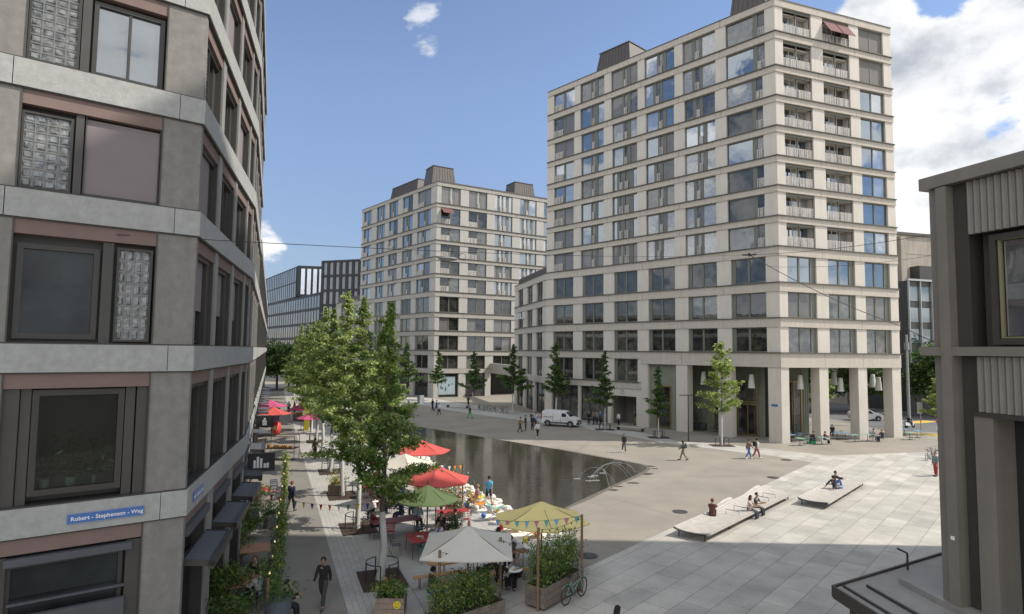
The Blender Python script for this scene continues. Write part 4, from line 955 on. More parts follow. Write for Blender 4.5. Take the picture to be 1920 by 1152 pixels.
# lower neighbour further down the walkway
nb2 = thing('row_building', (-17, 41, 0), 'lower dark-framed building carrying on the row far down the walkway', 'building')
hN = FR((-16.35, 40.0), (-47.5, 121)); q = MB()
q.prism(inset([tuple(hN.A), tuple(hN.p(hN.L, 0, 0).xy), tuple(hN.p(hN.L, -14, 0).xy), tuple(hN.p(0, -14, 0).xy)], .5), 0, 15.6, 3)
NL = [5.3, 8.93, 12.4, 15.9]
for z in NL: q.fbox(hN, 0, hN.L, -.6, .12, z-.64, z, 0)
win_n = []
for i in range(4):
    z0 = ([0]+NL)[i]; z1 = NL[i]-.64; k = 0; x = .2
    while x < hN.L-3:
        q.fbox(hN, x+2.5, x+3.0, -.6, .02, z0, z1, 1); q.fbox(hN, x, x+2.5, -.55, -.05, z1-.33, z1, 2)
        m = MB(); m.fbox(hN, x, x+2.5, -.4, -.36, z0+.05, z1-.33); m.build('window', G_ldark, nb2); x += 3.0
q.build('wall', [M_q1, M_brz2, M_pink, M_void], nb2)
M_sb = mat('sign_black', (.02, .02, .022), rough=.5, var=.1)
for k in range(16):
    x = 1.2+k*3.3; fN = hN; h0, h1 = 3.4, 3.32; m = MB(); a, b = x, x+1.8
    m.hexa([fN.p(a, .0, h0-.05), fN.p(b, .0, h0-.05), fN.p(b, .9, h1-.05), fN.p(a, .9, h1-.05), fN.p(a, .0, h0), fN.p(b, .0, h0), fN.p(b, .9, h1), fN.p(a, .9, h1)]); m.build('awning', M_awn, nb2)
for (f_, s_, lb) in ((hT, 2.75, 'black hanging board with a white skyline mark above the near awnings'), (hN, 4.2, 'black hanging board with a white figure mark farther down the awnings')):
    fq = FR(f_.p(s_, .1, 0).xy, f_.p(s_, 1.3, 0).xy); sb = thing('shop_sign', f_.p(s_, .6, 3.6), lb, 'sign', 'black boards over the shop fronts')
    m = MB(); m.fbox(fq, 0, 1.15, -.05, .05, 3.35, 4.15); m.build('board', M_sb, sb); m = MB()
    if f_ is hT:
        for k, (a, h) in enumerate(((.25, .35), (.38, .5), (.52, .42), (.68, .2), (.8, .22))): m.fbox(fq, a, a+.1, .05, .056, 3.5, 3.5+h)
    else: m.fbox(fq, .42, .7, .05, .056, 3.5, 3.85); m.fbox(fq, .5, .62, .05, .056, 3.88, 4.0)
    m.build('mark', M_white, sb)

# ------------------------------------------------------------------ ribbed bronze building on the right, beside the camera
M_b1 = mat('bronze_panel', (.20, .183, .157), rough=.5, var=.10, scale=.8, metal=.1, streak=.1)
M_b2 = mat('bronze_dark', (.055, .050, .043), rough=.5, var=.1, metal=.2)
M_b3 = mat('bronze_ribs', (.185, .172, .15), rough=.5, var=.08, metal=.1, streak=.08)
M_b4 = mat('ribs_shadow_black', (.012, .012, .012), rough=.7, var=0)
RD = Vector((-.3, .955)).normalized(); RA = Vector((10.36, 15.3))      # far corner at RA, the face runs towards the camera
hR = FR(RA, RA-RD*12.0)                                                   # normal points to the walkway side
fg = thing('bronze_house', (RA.x, RA.y, 0), 'bronze-clad building with ribbed panels and an overhanging roof edge on the right', 'building')
assert hR.N.x < 0
q = MB()
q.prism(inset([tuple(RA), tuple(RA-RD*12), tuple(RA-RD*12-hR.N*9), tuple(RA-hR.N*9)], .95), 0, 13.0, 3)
# end pier, projecting pilaster and dark jamb
q.fbox(hR, 0, .27, -.9, 0, 0, 8.88, 0); q.fbox(hR, 0, .27, -.9, 0, 9.12, 12.98, 0)
q.fbox(hR, .27, .53, -.9, .14, 0, 12.98, 0)
q.fbox(hR, .53, .88, -.9, -.18, 0, 8.88, 1); q.fbox(hR, .53, .88, -.9, -.10, 9.12, 12.98, 1)
q.fbox(hR, -.22, .27, -.9, .20, 8.9, 9.11, 0); q.fbox(hR, .53, 12, -.9, .10, 8.9, 9.11, 0)
# far side of the building
hR2 = FR(RA-hR.N*9, RA)
q.fbox(hR2, 0, hR2.L-.9, -.6, 0, 0, 12.98, 0); 
# roof
q.hexa([hR.p(-.14, .16, 13.0), hR.p(12, .16, 13.0), hR.p(12, -9.2, 13.0), hR.p(-.14, -9.2, 13.0), hR.p(-.14, .16, 13.30), hR.p(12, .16, 13.30), hR.p(12, -9.2, 13.30), hR.p(-.14, -9.2, 13.30)], 0)
q.fbox(hR, .95, 12, -.9, -.45, 7.62, 13.0, 1)
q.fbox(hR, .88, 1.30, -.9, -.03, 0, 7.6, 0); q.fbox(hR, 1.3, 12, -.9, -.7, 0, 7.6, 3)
q.fbox(hR, .88, 12, -.2, .0, 7.52, 7.62, 1)
q.build('wall', [M_b1, M_b2, M_b3, M_b4], fg)
def wavy(f_, a, b, n, z0, z1, pitch, amp, root, name):
    m = MB(); x = a; pts = []
    k = int((b-a)/pitch*8)
    for i in range(k+1):
        u = a+(b-a)*i/k; pts.append((u, n+amp*math.sin(2*math.pi*(u-a)/pitch)))
    vs = [f_.p(u, w, z0) for u, w in pts]+[f_.p(u, w, z1) for u, w in pts]; L_ = len(pts)
    m.add(vs, [(i, i+1, i+1+L_, i+L_) for i in range(L_-1)]); vs2 = [f_.p(u, n-.12, z) for z in (z0, z1) for u, w in pts]
    m.fbox(f_, a, b, n-.14, n-.05, z0, z1); return m.build(name, M_b3, root, smooth=False)
wavy(hR, .90, 12, -.04, 11.74, 12.98, .155, .03, fg, 'ribbed_panel'); wavy(hR, .98, 12, -.04, 7.63, 8.88, .155, .03, fg, 'ribbed_panel')
m = MB(); m.fbox(hR, 1.5, 2.6, -.34, -.32, 9.35, 11.5); o = m.build('window', glass('right_glass', (.05, .05, .055), .25, 1.6, wav=.02, scale=1.2, col2=(.16, .16, .15)), fg)
m = MB(); ring(m, hR, 1.28, 2.75, 9.16, 11.66, .13, -.4, -.16); m.build('frame', M_b2, o)
m = MB(); ring(m, hR, 1.43, 2.65, 9.30, 11.55, .035, -.34, -.22); m.build('glazing_bead', mat('brass_bead', (.30, .27, .17), rough=.4, metal=.4, var=.05), o)
m = MB(); m.fbox(hR, 2.65, 12, -.42, -.1, 9.12, 11.72); m.build('panel', M_b1, fg)
m = MB(); m.fbox(hR, .36, .44, .14, .16, 4.62, 4.70); m.build('sensor_box', M_white, fg)
m = MB(); m.tube([hR.p(4.6, -2.2, 13.3), hR.p(4.6, -2.2, 15.0)], .16, 10); m.tube([hR.p(4.6, -2.2, 15.0), hR.p(4.6, -2.2, 15.12)], .34, 10); m.build('roof_vent', M_b1, fg)

# tall neighbour out of frame on the right: its corner throws the long shadow over the foreground
M_occ = mat('tall_neighbour', (.45, .43, .39), rough=.8, var=.1, scale=.3)
oc = thing('high_rise', (27.2, 29.5, 0), 'tall grey high-rise outside the right edge that shades the foreground', 'building')
q = MB(); q.prism([(27.2, 2), (40, 2), (40, 29.5), (27.2, 29.5)], 0, 54, 0)
fo = FR((27.2, 29.5), (27.2, 2))
for k in range(15): q.fbox(fo, 0, fo.L, 0, .2, 3.2+k*3.4, 4.2+k*3.4, 1)
q.build('wall', [M_occ, M_q1], oc)
for k in range(14):
    w_ = MB()
    for j in range(5): w_.fbox(fo, 1+j*5.3, 4.8+j*5.3, .0, .05, 4.3+k*3.4, 6.5+k*3.4)
    w_.build('window_row', M_gl[G_ROOM], oc)

# flat canopy roof below the bronze building
M_can = mat('canopy_sheet', (.25, .24, .22), rough=.6, var=.14, scale=1.2, streak=0)
cp = thing('canopy', (9.0, 17, 0), 'low flat metal canopy roof with dark edge and raised seams at lower right', 'canopy')
cA = g(1562, 1100, 3.0).xy; cB = g(1789, 1031, 3.0).xy; cD = (cB-cA).normalized(); cN = Vector((cD.y, -cD.x))
fC = FR(cA, cA+cD*9.0); e2 = (g(1650, 1155, 3.0).xy-cA).normalized()
def cpt(u, v, z): p = cA+cD*u+e2*v; return Vector((p.x, p.y, z))
q = MB(); q.hexa([cpt(0, 0, 2.78), cpt(0, 7, 2.78), cpt(9, 7, 2.78), cpt(9, 0, 2.78), cpt(0, 0, 2.97), cpt(0, 7, 2.97), cpt(9, 7, 2.97), cpt(9, 0, 2.97)], 0)
q.build('roof_sheet', M_can, cp)
def cbar(m, u0, v0, u1, v1, w, z0, z1):
    a = cpt(u0, v0, 0).xy; b = cpt(u1, v1, 0).xy; d = (b-a).normalized(); n = Vector((-d.y, d.x))*w/2
    m.hexa([(*(a-n), z0), (*(b-n), z0), (*(b+n), z0), (*(a+n), z0), (*(a-n), z1), (*(b-n), z1), (*(b+n), z1), (*(a+n), z1)])
q = MB(); cbar(q, -.02, 0, 9, 0, .06, 2.74, 3.03); cbar(q, 0, .03, 0, 7, .06, 2.72, 3.02); q.build('edge_trim', M_b2, cp)
q = MB(); cbar(q, .32, .12, .32, 7, .05, 2.97, 3.03); cbar(q, 1.0, .45, 1.0, 7, .05, 2.97, 3.04); q.build('seams', M_b2, cp)
q = MB(); q.hexa([cpt(2.1, .75, 2.97), cpt(2.1, 7, 2.97), cpt(9, 7, 2.97), cpt(9, .75, 2.97), cpt(2.1, .75, 3.12), cpt(2.1, 7, 3.12), cpt(9, 7, 3.12), cpt(9, .75, 3.12)], 0)
q.build('raised_deck', M_can, cp)
q = MB(); q.tube([cpt(3.2, .25, 2.97), cpt(3.2, .25, 3.42), cpt(2.9, .1, 3.55)], .03, 6); q.build('spout', M_b2, cp)
for (u, v) in ((.4, .4), (4.5, .4), (8.5, .4)): q = MB(); p_ = cpt(u, v, 0); q.tube([(p_.x, p_.y, 0), (p_.x, p_.y, 2.8)], .07, 8); q.build('post', M_b2, cp)
tr = thing('folding_table', cpt(4.0, 2.9, 3.12), 'white tray-like table end jutting past the bronze column', 'table'); p_ = cpt(3.9, 2.6, 0); q = MB()
q.box(p_.x-.35, p_.x+.35, p_.y-.16, p_.y+.16, 3.55, 3.6); q.build('tabletop', M_white, tr); q = MB()
for dx in (-.3, .3): q.tube([(p_.x+dx, p_.y-.1, 3.12), (p_.x-dx*.2, p_.y+.1, 3.55)], .012, 5)
q.build('leg', M_white, tr)

# ------------------------------------------------------------------ trees
M_bark = mat('bark', (.12, .10, .08), rough=.9, var=.25, scale=8); M_lime = mat('limewashed_bark', (.46, .45, .42), rough=.85, var=.1, scale=6)
def make_tree(seed, H, base, rmax, nleaf, lsz, mats, pro='ginkgo', white=2.6, tr=.11, slim=1.0):
    r = random.Random(seed)
    root = thing('street_tree', (0, 0, 0), 'x', 'tree')
    T = MB(); lean = [(r.gauss(0, .05), r.gauss(0, .05)) for _ in range(9)]
    def axis(z):
        u = z/H*8; i = min(7, int(u)); f = u-i; a = lean[i]; b = lean[i+1]; return Vector((a[0]*(1-f)+b[0]*f, a[1]*(1-f)+b[1]*f, z))
    def rad(z): return max(.012, tr*(1-.93*z/H)**1.1+(.05*math.exp(-z*4)))
    zs = [0, .08, .3, white*.5, white]; T.tube([axis(z) for z in zs], [rad(z) for z in zs], 9, 1)
    zs = [white]+[white+(H-white)*k/9 for k in range(1, 10)]; T.tube([axis(z) for z in zs], [rad(z)*.98 for z in zs], 7, 0)
    L = MB(); br = []
    nb_ = int((H-base)*5.2); 
    for k in range(nb_):
        u = (k+r.random())/nb_; z = base+(H-base)*u*.97; ang = k*2.4+r.uniform(-.6, .6)
        if pro == 'ginkgo': pf = (1-u)**.75*(.55+.45*math.sin(math.pi*min(1, u*1.6+.25)))
        else: pf = (1-u)**.55*(.75+.25*math.sin(math.pi*u))
        ln = rmax*pf*r.uniform(.55, 1.25)+.18
        el = r.uniform(.25, .75)+.35*u; d = Vector((math.cos(ang)*math.cos(el), math.sin(ang)*math.cos(el), math.sin(el)))
        p0 = axis(z); pts = [p0]; cur = p0.copy(); st = 4
        for j in range(st):
            d2 = (d+Vector((r.gauss(0, .12), r.gauss(0, .12), -.10*j+r.gauss(0, .08)))).normalized(); cur = cur+d2*ln/st; pts.append(cur.copy())
        T.tube(pts, [max(.006, rad(z)*.4*(1-j/st*.8)) for j in range(st+1)], 4, 0, cap=False)
        br.append((pts, ln, u))
    tot = sum(b[1] for b in br); nm = len(mats)
    for pts, ln, u in br:
        n = int(nleaf*ln/tot); ncl = max(2, int(ln*4.2)); per = max(3, n//ncl)
        for c in range(ncl):
            t = (.22+.78*(c+r.random())/ncl)*(len(pts)-1); i = min(len(pts)-2, int(t)); cc = pts[i].lerp(pts[i+1], t-i)
            cc = cc+Vector((r.gauss(0, .10), r.gauss(0, .10), r.gauss(0, .05)))
            sp = r.uniform(.07, .17)*(1.1-.4*u); mi = min(nm-1, int(r.random()*nm*.999)) 
            for q in range(per):
                mm = mi if r.random() < .75 else r.randrange(nm)
                leafq(L, (cc.x+r.gauss(0, sp*1.25), cc.y+r.gauss(0, sp*1.25), cc.z+r.gauss(0, sp*.62)), lsz, r, mm, .55)
    for q in range(int(nleaf*.04)):
        z = H*(.9+.1*r.random()); a = axis(min(z, H)); leafq(L, (a.x+r.gauss(0, .06), a.y+r.gauss(0, .06), z+r.uniform(0, .2)), lsz, r, r.randrange(nm), .3)
    T.build('trunk', [M_bark, M_lime], root, smooth=True); L.build('crown', mats, root); return root
gm = [M_leaf_m, M_leaf_l, M_leaf_m]; gd = [M_leaf_d, M_leaf_m]
RT = random.Random(77)
tp = [Proto(make_tree(11, 10.6, 2.7, 2.4, 13500, .085, [M_leaf_m, M_leaf_m, M_gk_m, M_leaf_l], tr=.155)), Proto(make_tree(12, 11.4, 3.1, 2.5, 12000, .09, [M_gk_m, M_gk_l, M_leaf_m], tr=.13)),
      Proto(make_tree(13, 12.3, 3.2, 2.7, 11500, .10, [M_gk_m, M_gk_l, M_gk_l], tr=.14)), Proto(make_tree(14, 11.0, 3.3, 2.8, 10500, .11, [M_gk_m, M_gk_l, M_leaf_m], tr=.13))]
rowp = [(g(716, 1087).xy, 0, 1.0, .6), (g(671, 991).xy, 1, 1.0, 1.3), (g(641, 930).xy, 2, 1.0, .2), (g(620, 885).xy, 3, 1.06, 2.2), (g(604, 852).xy, 2, 1.0, 3.3)]
q0 = Vector(rowp[4][0]); 
for k in range(1, 10): rowp.append((q0+WD*7.6*k, [1, 3, 2, 0][k % 4], 1.0+.05*math.sin(k*2.1), k*1.7))
for k, (p, ti, sc, rz) in enumerate(rowp):
    far = ['nearest ginkgo of the walkway row, white trunk rising beside the red tables', 'second ginkgo of the walkway row, behind the nearest and before the brown table',
           'third ginkgo of the walkway row, tall and pale green above the terrace', 'fourth ginkgo of the walkway row, beyond the small square flower tub', 'fifth ginkgo of the walkway row, beside the person in the brown coat'][k] if k < 5 else ORD[k]+' ginkgo of the walkway row counted from the camera, half hidden by crowns'
    tp[ti].put((p[0], p[1], 0), rz, far, 'ginkgos along the walkway', sc)
# second line of young trees between the first row and the pool side, lost among the crowns
for k, (x, y, ti, sc) in enumerate([(-9.7, 50.5, 1, .92), (-13.9, 66, 3, .95), (-18.5, 82, 0, 1.0)]):
    tp[ti].put((x, y, 0), k*2.0+.4, ['ginkgo nearest the pool end of the terrace, its crown leaning over the red parasol', 'ginkgo at the far left corner of the pool', 'ginkgo beyond the pool corner before the pale block'][k], 'ginkgos by the pool', sc)
ts = [Proto(make_tree(31, 8.9, 2.8, 1.75, 5200, .13, gd, tr=.10, white=2.6)), Proto(make_tree(32, 8.6, 2.7, 2.5, 5600, .13, gd, tr=.10, white=2.6)), Proto(make_tree(33, 9.2, 2.6, 1.8, 5600, .12, [M_leaf_d, M_leaf_m, M_leaf_d], tr=.10, white=2.6))]
sp_ = [((760, 753), 1, 1.15, 'young tree behind the great ginkgos, leftmost along the far kerb'), ((820, 751), 0, .98, 'slim young tree in front of the poster window'), ((886.5, 768), 1, 1.0, 'bushy young tree left of the parked bicycles'), ((960.6, 776), 1, 1.12, 'broad young tree before the dark passage, right of the parked bicycles'),
       ((1043, 788), 0, 1.12, 'slim tall young tree behind the white van'), ((1134, 806), 2, .96, 'young tree standing before the bright shop windows right of the van'), ((1235, 821), 2, .80, 'short dense young tree before the olive wall panel')]
for (px, ti, sc, lb) in sp_: c = g(*px); ts[ti].put((c.x, c.y, 0), px[0], lb, 'young trees along the far kerb', sc)
c = g(1354, 836); Proto(make_tree(41, 9.9, 2.8, 2.9, 5000, .14, [M_gk_l, M_gk_m, M_leaf_l], 'open', tr=.10, white=3.2)).put((c.x, c.y, 0), .5, 'sparse bright young tree with a white trunk before the arcade', 'young trees along the far kerb')
bt_ = Proto(make_tree(42, 6.3, 1.6, 1.7, 3400, .16, [M_gk_l, M_gk_m], 'open', white=.3, tr=.07))
c = g(1757, 815); bt_.put((c.x+.3, c.y, 0), 0, 'small bright tree beside the no-parking sign at the right edge', 'small trees beyond the arcade')
bt_.put((39.0, 79.5, 0), 2, 'small bright tree seen through the middle arcade bay', 'small trees beyond the arcade', 1.25)
def bush_tree(seed, H, R_, n, lsz, mats, trunk=True):
    r = random.Random(seed); root = thing('broad_tree', (0, 0, 0), 'x', 'tree'); L = MB(); T = MB()
    T.tube([(0, 0, 0), (.1, 0, H*.3), (0, .1, H*.6)], [.3, .22, .1], 8)
    for k in range(6):
        a = k*1.05; T.tube([(0, 0, H*.3), (math.cos(a)*R_*.5, math.sin(a)*R_*.5, H*.6)], [.12, .04], 5)
    ncl = 90
    for c in range(ncl):
        a = r.uniform(0, 6.28); u = r.random(); rr = R_*math.sqrt(u)*.9; zz = H*(.28+.64*r.random()**.8*(1-.35*u)); s = r.uniform(.35, .85)
        for q in range(n//ncl): leafq(L, (rr*math.cos(a)+r.gauss(0, s), rr*math.sin(a)+r.gauss(0, s), zz+r.gauss(0, s*.55)), lsz, r, r.randrange(len(mats)), .5)
    T.build('trunk', M_bark, root); L.build('crown', mats, root); return root
pb = Proto(bush_tree(51, 11.5, 4.6, 9000, .30, gd))
for k, (x, y, s_, lb) in enumerate([(63, 91, 1.0, 'big dark tree behind the grey lamp mast at the right'), (71, 97, 1.1, 'big dark tree between the lamp mast and the bronze building'), (55, 97, .95, 'big dark tree seen through the last arcade bay'), (46, 98, .9, 'big dark tree seen through the middle arcade bay'), (37, 96, .8, 'dark tree seen deep behind the first arcade bay')]):
    pb.put((x, y, 0), k*1.3, lb, 'dark trees across the road', s_)
# dark tree masses closing the walkway far off
for k, (x, y, s_) in enumerate([(-56, 128, .9), (-50, 134, 1.0), (-62, 136, 1.05), (-44, 138, .85)]):
    pb.put((x, y, 0), k*2.3, 'dark tree closing the far end of the walkway, '+ORD[k]+' from the left building side', 'dark trees at the end of the walkway', s_)
# tree pits, guard hoops
M_steel = mat('dark_steel', (.06, .062, .065), rough=.45, var=.1, metal=.5)
def make_guard():
    t = thing('tree_guard', (0, 0, 0), 'x', 'tree guard', 'hoop guards round the trunks'); m = MB()
    for s_ in (0, 1):
        a0 = math.pi*s_; pts = [(.62*math.cos(a0+math.radians(d)), .62*math.sin(a0+math.radians(d)), .68) for d in range(15, 166, 15)]
        m.tube(pts, .022, 6)
        for k in (0, 5, 10): m.tube([(pts[k][0], pts[k][1], 0), (pts[k][0], pts[k][1], .68)], .028, 6)
    m.build('hoops', M_steel, t); return t
gp = Proto(make_guard()); rzW = math.atan2(WD.y, WD.x)
for k in range(6):
    p = rowp[k][0]; n = .95; pl_ = [Vector(p)+WD*a*1.15+WN*b*.85 for a, b in ((-1, -1), (1, -1), (1, 1), (-1, 1))]
    sheet('tree_pit', pl_, .018, M_soil)
    gp.put((p[0], p[1], .018), rzW, 'dark steel hoop guard round the '+['nearest', 'second', 'third', 'fourth', 'fifth', 'sixth'][k]+' trunk of the walkway row')
for k, px in enumerate([(1354, 836), (1235, 821), (1134, 806)]):
    c = g(*px); sheet('tree_pit', [(c.x-1.1, c.y-.8), (c.x+1.1, c.y-.8), (c.x+1.1, c.y+.8), (c.x-1.1, c.y+.8)], .018, M_soil)
    gp.put((c.x, c.y, .018), 1.2+k, 'dark steel hoop guard round the '+['sparse bright tree before the arcade', 'short dense tree before the olive panel', 'young tree before the bright shop windows'][k])

# ------------------------------------------------------------------ people
M_eye = mat('eye_dark', (.02, .015, .012), rough=.3, var=0)
def skin_mesh(pts, edges, rads, sub=1, root=0):
    me = bpy.data.meshes.new('sk'); me.from_pydata(pts, edges, []); o = bpy.data.objects.new('sk', me); COL.objects.link(o)
    md = o.modifiers.new('s', 'SKIN'); md.use_smooth_shade = True
    for i, r in enumerate(rads): me.skin_vertices[0].data[i].radius = r if isinstance(r, tuple) else (r, r); me.skin_vertices[0].data[i].use_root = (i == root)
    o.modifiers.new('u', 'SUBSURF').levels = sub
    bpy.context.view_layer.update(); dg = bpy.context.evaluated_depsgraph_get(); ev = o.evaluated_get(dg)
    r = bpy.data.meshes.new_from_object(ev); COL.objects.unlink(o); bpy.data.objects.remove(o)
    r.polygons.foreach_set('use_smooth', [True]*len(r.polygons)); return r
def pose(kind):
    P = dict(hip=.93, lean=.03, tl=0, tr=0, kl=.05, kr=.05, al=.05, ar=-.05, el=.25, er=.25, ab=.12, head=0.0, seat=False)
    P.update({'stand': dict(tl=.03, tr=-.03), 'stand_hips': dict(tl=.1, tr=-.08, el=1.2, er=1.3, al=-.1, ar=.0, ab=.3), 'walk': dict(tl=.42, tr=-.30, kl=.18, kr=.42, al=-.40, ar=.38, el=.25, er=.45, lean=.07),
              'walk2': dict(tl=-.26, tr=.36, kl=.5, kr=.12, al=.34, ar=-.36, el=.5, er=.3, lean=.06), 'bend': dict(tl=.25, tr=-.15, kl=.3, kr=.25, lean=.35, al=.6, ar=.5, el=.7, er=.7),
              'sit': dict(hip=.50, tl=1.45, tr=1.5, kl=1.45, kr=1.5, lean=.12, al=.55, ar=.6, el=1.1, er=1.0, seat=True), 'sit_back': dict(hip=.52, tl=1.4, tr=1.35, kl=1.25, kr=1.1, lean=-.25, al=.25, ar=.2, el=.9, er=.7, seat=True),
              'lounge': dict(hip=.14, tl=1.75, tr=1.55, kl=1.25, kr=.5, lean=-.35, al=-.5, ar=-.45, el=.1, er=.2, ab=.3, seat=True), 'hug': dict(hip=.14, tl=2.1, tr=2.0, kl=1.9, kr=1.85, lean=.15, al=.95, ar=.95, el=.5, er=.5, seat=True)}[kind]); return P
class Body: pass
BODIES = {}
def rotx(v, a): return Vector((v[0], v[1]*math.cos(a)+v[2]*math.sin(a), -v[1]*math.sin(a)+v[2]*math.cos(a)))
def make_body(kind, fem=False):
    P = pose(kind); hz = P['hip']; l = P['lean']; w = .9 if fem else 1.0
    up = lambda d, f=0: Vector((0, math.sin(l)*d+math.cos(l)*f, math.cos(l)*d-math.sin(l)*f))
    pel = Vector((0, 0, hz)); spine = pel+up(.17); chest = pel+up(.36); neck = pel+up(.50); nk2 = neck+up(.06, .005)
    hd = nk2+Vector((0, .025, .07)); top = hd+Vector((0, .0, .095)); jaw = hd+Vector((0, .035, -.035))
    pts = [pel, spine, chest, neck, nk2, jaw, hd, top]; ed = [(0, 1), (1, 2), (2, 3), (3, 4), (4, 5), (5, 6), (6, 7)]
    rad = [(.115*w, .085), (.10*w, .08), (.13*w, .095), (.07, .065), (.052, .052), (.062, .066), (.078, .092), (.062, .075)]
    idx = {}; hands = []
    for sd, sg in (('l', -1), ('r', 1)):
        sh = chest+up(.075)+Vector((sg*.17*w, 0, 0)); a = P['a'+sd]+l; e = P['e'+sd]; ab = P['ab']
        ud = Vector((sg*math.sin(ab), math.sin(a)*math.cos(ab), -math.cos(a)*math.cos(ab))); elb = sh+ud*.285
        fd = Vector((sg*math.sin(ab*.3)-(sg*.28 if e > .8 else 0), math.sin(a+e), -math.cos(a+e))).normalized(); wr = elb+fd*.245; ha = wr+fd*.085
        n = len(pts); pts += [sh, elb, wr, ha]; ed += [(2, n), (n, n+1), (n+1, n+2), (n+2, n+3)]; rad += [(.058, .058), (.042, .042), (.028, .024), (.040, .018)]; idx['a'+sd] = n; hands.append((ha, fd, sg))
        hp = pel+Vector((sg*.085, 0, -.03)); t = P['t'+sd]; k = P['k'+sd]; spd = .06 if P['seat'] else 0
        kn = hp+Vector((sg*spd, math.sin(t), -math.cos(t))).normalized()*.42; an = kn+Vector((0, math.sin(t-k), -math.cos(t-k)))*.41
        fa = (t-k)*.6 if not P['seat'] else (t-k); ft = an+Vector((sg*.02, .15*math.cos(fa)+.02, .15*math.sin(fa)*.6-.045)); n = len(pts)
        pts += [hp, kn, an, ft]; ed += [(0, n), (n, n+1), (n+1, n+2), (n+2, n+3)]; rad += [(.09, .09), (.06, .06), (.04, .042), (.042, .026)]; idx['l'+sd] = n
    if not P['seat']:
        mz = min(pts[idx['ll']+2].z, pts[idx['lr']+2].z, pts[idx['ll']+3].z+.03, pts[idx['lr']+3].z+.03)
        for p in pts: p.z += .075-mz
    B = Body(); B.P = P
    bd = skin_mesh([tuple(p) for p in pts], ed, rad, 1)
    # fingers, thumb, nose, ears and eyes become part of the one body mesh
    X = MB()
    for ha, fd, sg in hands:
        side = fd.cross(Vector((0, 0, 1))) if abs(fd.z) < .9 else fd.cross(Vector((0, 1, 0))); side = side.normalized(); palm = side.cross(fd).normalized()
        for k in range(4):
            s0 = ha+side*(-.027+.018*k)+fd*.0; ln = [.062, .074, .07, .055][k]
            X.tube([s0, s0+fd*ln*.55+palm*.006, s0+fd*ln*.9+palm*.024], [.0095, .0085, .006], 5)
        s0 = ha-fd*.05-side*.025*sg; X.tube([s0, s0+fd*.03-side*.028*sg, s0+fd*.058-side*.034*sg], [.011, .010, .007], 5)
    X.add([hd+Vector(q) for q in ((-.014, .085, -.02), (.014, .085, -.02), (0, .115, -.018), (0, .088, .018))], [(0, 2, 3), (2, 1, 3), (0, 1, 2)])
    for sg in (-1, 1): X.ball(hd+Vector((sg*.078, -.005, -.005)), .022, 0, 6, 4, (.4, .8, 1.2)); X.ball(hd+Vector((sg*.028, .082, .012)), .010, 1, 6, 4)
    X.add([hd+Vector(q) for q in ((-.022, .089, -.05), (.022, .089, -.05), (.018, .089, -.043), (-.018, .089, -.043))], [(0, 1, 2, 3)], 1)
    bm = bmesh.new(); bm.from_mesh(bd); me2 = bpy.data.meshes.new('x'); me2.from_pydata(X.v, [], X.f); me2.materials.append(None); me2.materials.append(None); me2.polygons.foreach_set('material_index', X.m); bm.from_mesh(me2)
    bm.to_mesh(bd); bm.free(); bd.materials.clear(); bd.materials.append(M_eye); bd.materials.append(M_eye); bd.name = 'person'
    B.body = bd
    def sub(ids, e2, r2, s=1): return skin_mesh([tuple(p) for p in ids], e2, r2, s)
    al, ar = idx['al'], idx['ar']; g_ = .013
    B.top = {}
    for long in (0, 1):
        ids = [pts[0]-up(.14), pts[1], pts[2], pts[3]-up(.012)]; e2 = [(0, 1), (1, 2), (2, 3)]; r2 = [(.168*w, .13), (.15*w, .118), (.17*w, .125), (.075, .07)]
        for q in (al, ar):
            n = len(ids); el_ = pts[q+1] if long else pts[q].lerp(pts[q+1], .8)
            ids += [pts[q], el_]; e2 += [(2, n), (n, n+1)]; r2 += [.076, .060 if long else .066]
            if long: ids.append(pts[q+1].lerp(pts[q+2], .93)); e2.append((n+1, n+2)); r2.append(.044)
        B.top[long] = sub(ids, e2, r2); B.top[long].name = 'shirt'
    B.leg = {}
    for long in (0, 1):
        ids = [pts[0]+up(.13), pts[0]-up(.03)]; e2 = [(0, 1)]; r2 = [(.152*w, .115), (.15*w, .12)]
        for q in (idx['ll'], idx['lr']):
            n = len(ids); kn = pts[q+1]; ids += [pts[q]-Vector((0, 0, .02)), kn if long else pts[q].lerp(kn, .85)]; e2 += [(1, n), (n, n+1)]; r2 += [.105, .078 if long else .098]
            if long: ids.append(pts[q+1].lerp(pts[q+2], .95)); e2.append((n+1, n+2)); r2.append(.062)
        B.leg[long] = sub(ids, e2, r2); B.leg[long].name = 'trousers'
    ids = [pts[0]+up(.05), pts[0]-Vector((0, 0, .12)) if not P['seat'] else pts[0]+Vector((0, .12, .0)), (pts[0]-Vector((0, -.02, .55))) if not P['seat'] else pts[0]+Vector((0, .42, -.02))]
    B.skirt = sub(ids, [(0, 1), (1, 2)], [(.14, .11), (.18, .15), (.22, .20) if not P['seat'] else (.2, .1)]); B.skirt.name = 'skirt'
    S_ = MB()
    for q in (idx['ll'], idx['lr']):
        a, b = pts[q+2], pts[q+3]; d = (b-a); d.z = min(d.z, 0) if not P['seat'] else d.z; S_.tube([a-d*.25-Vector((0, 0, .03)), a-Vector((0, 0, .025)), b, b+d*.35], [.036, .048, .046, .028], 8)
    me = bpy.data.meshes.new('shoes'); me.from_pydata(S_.v, [], S_.f); B.shoes = me
    B.hair = {}
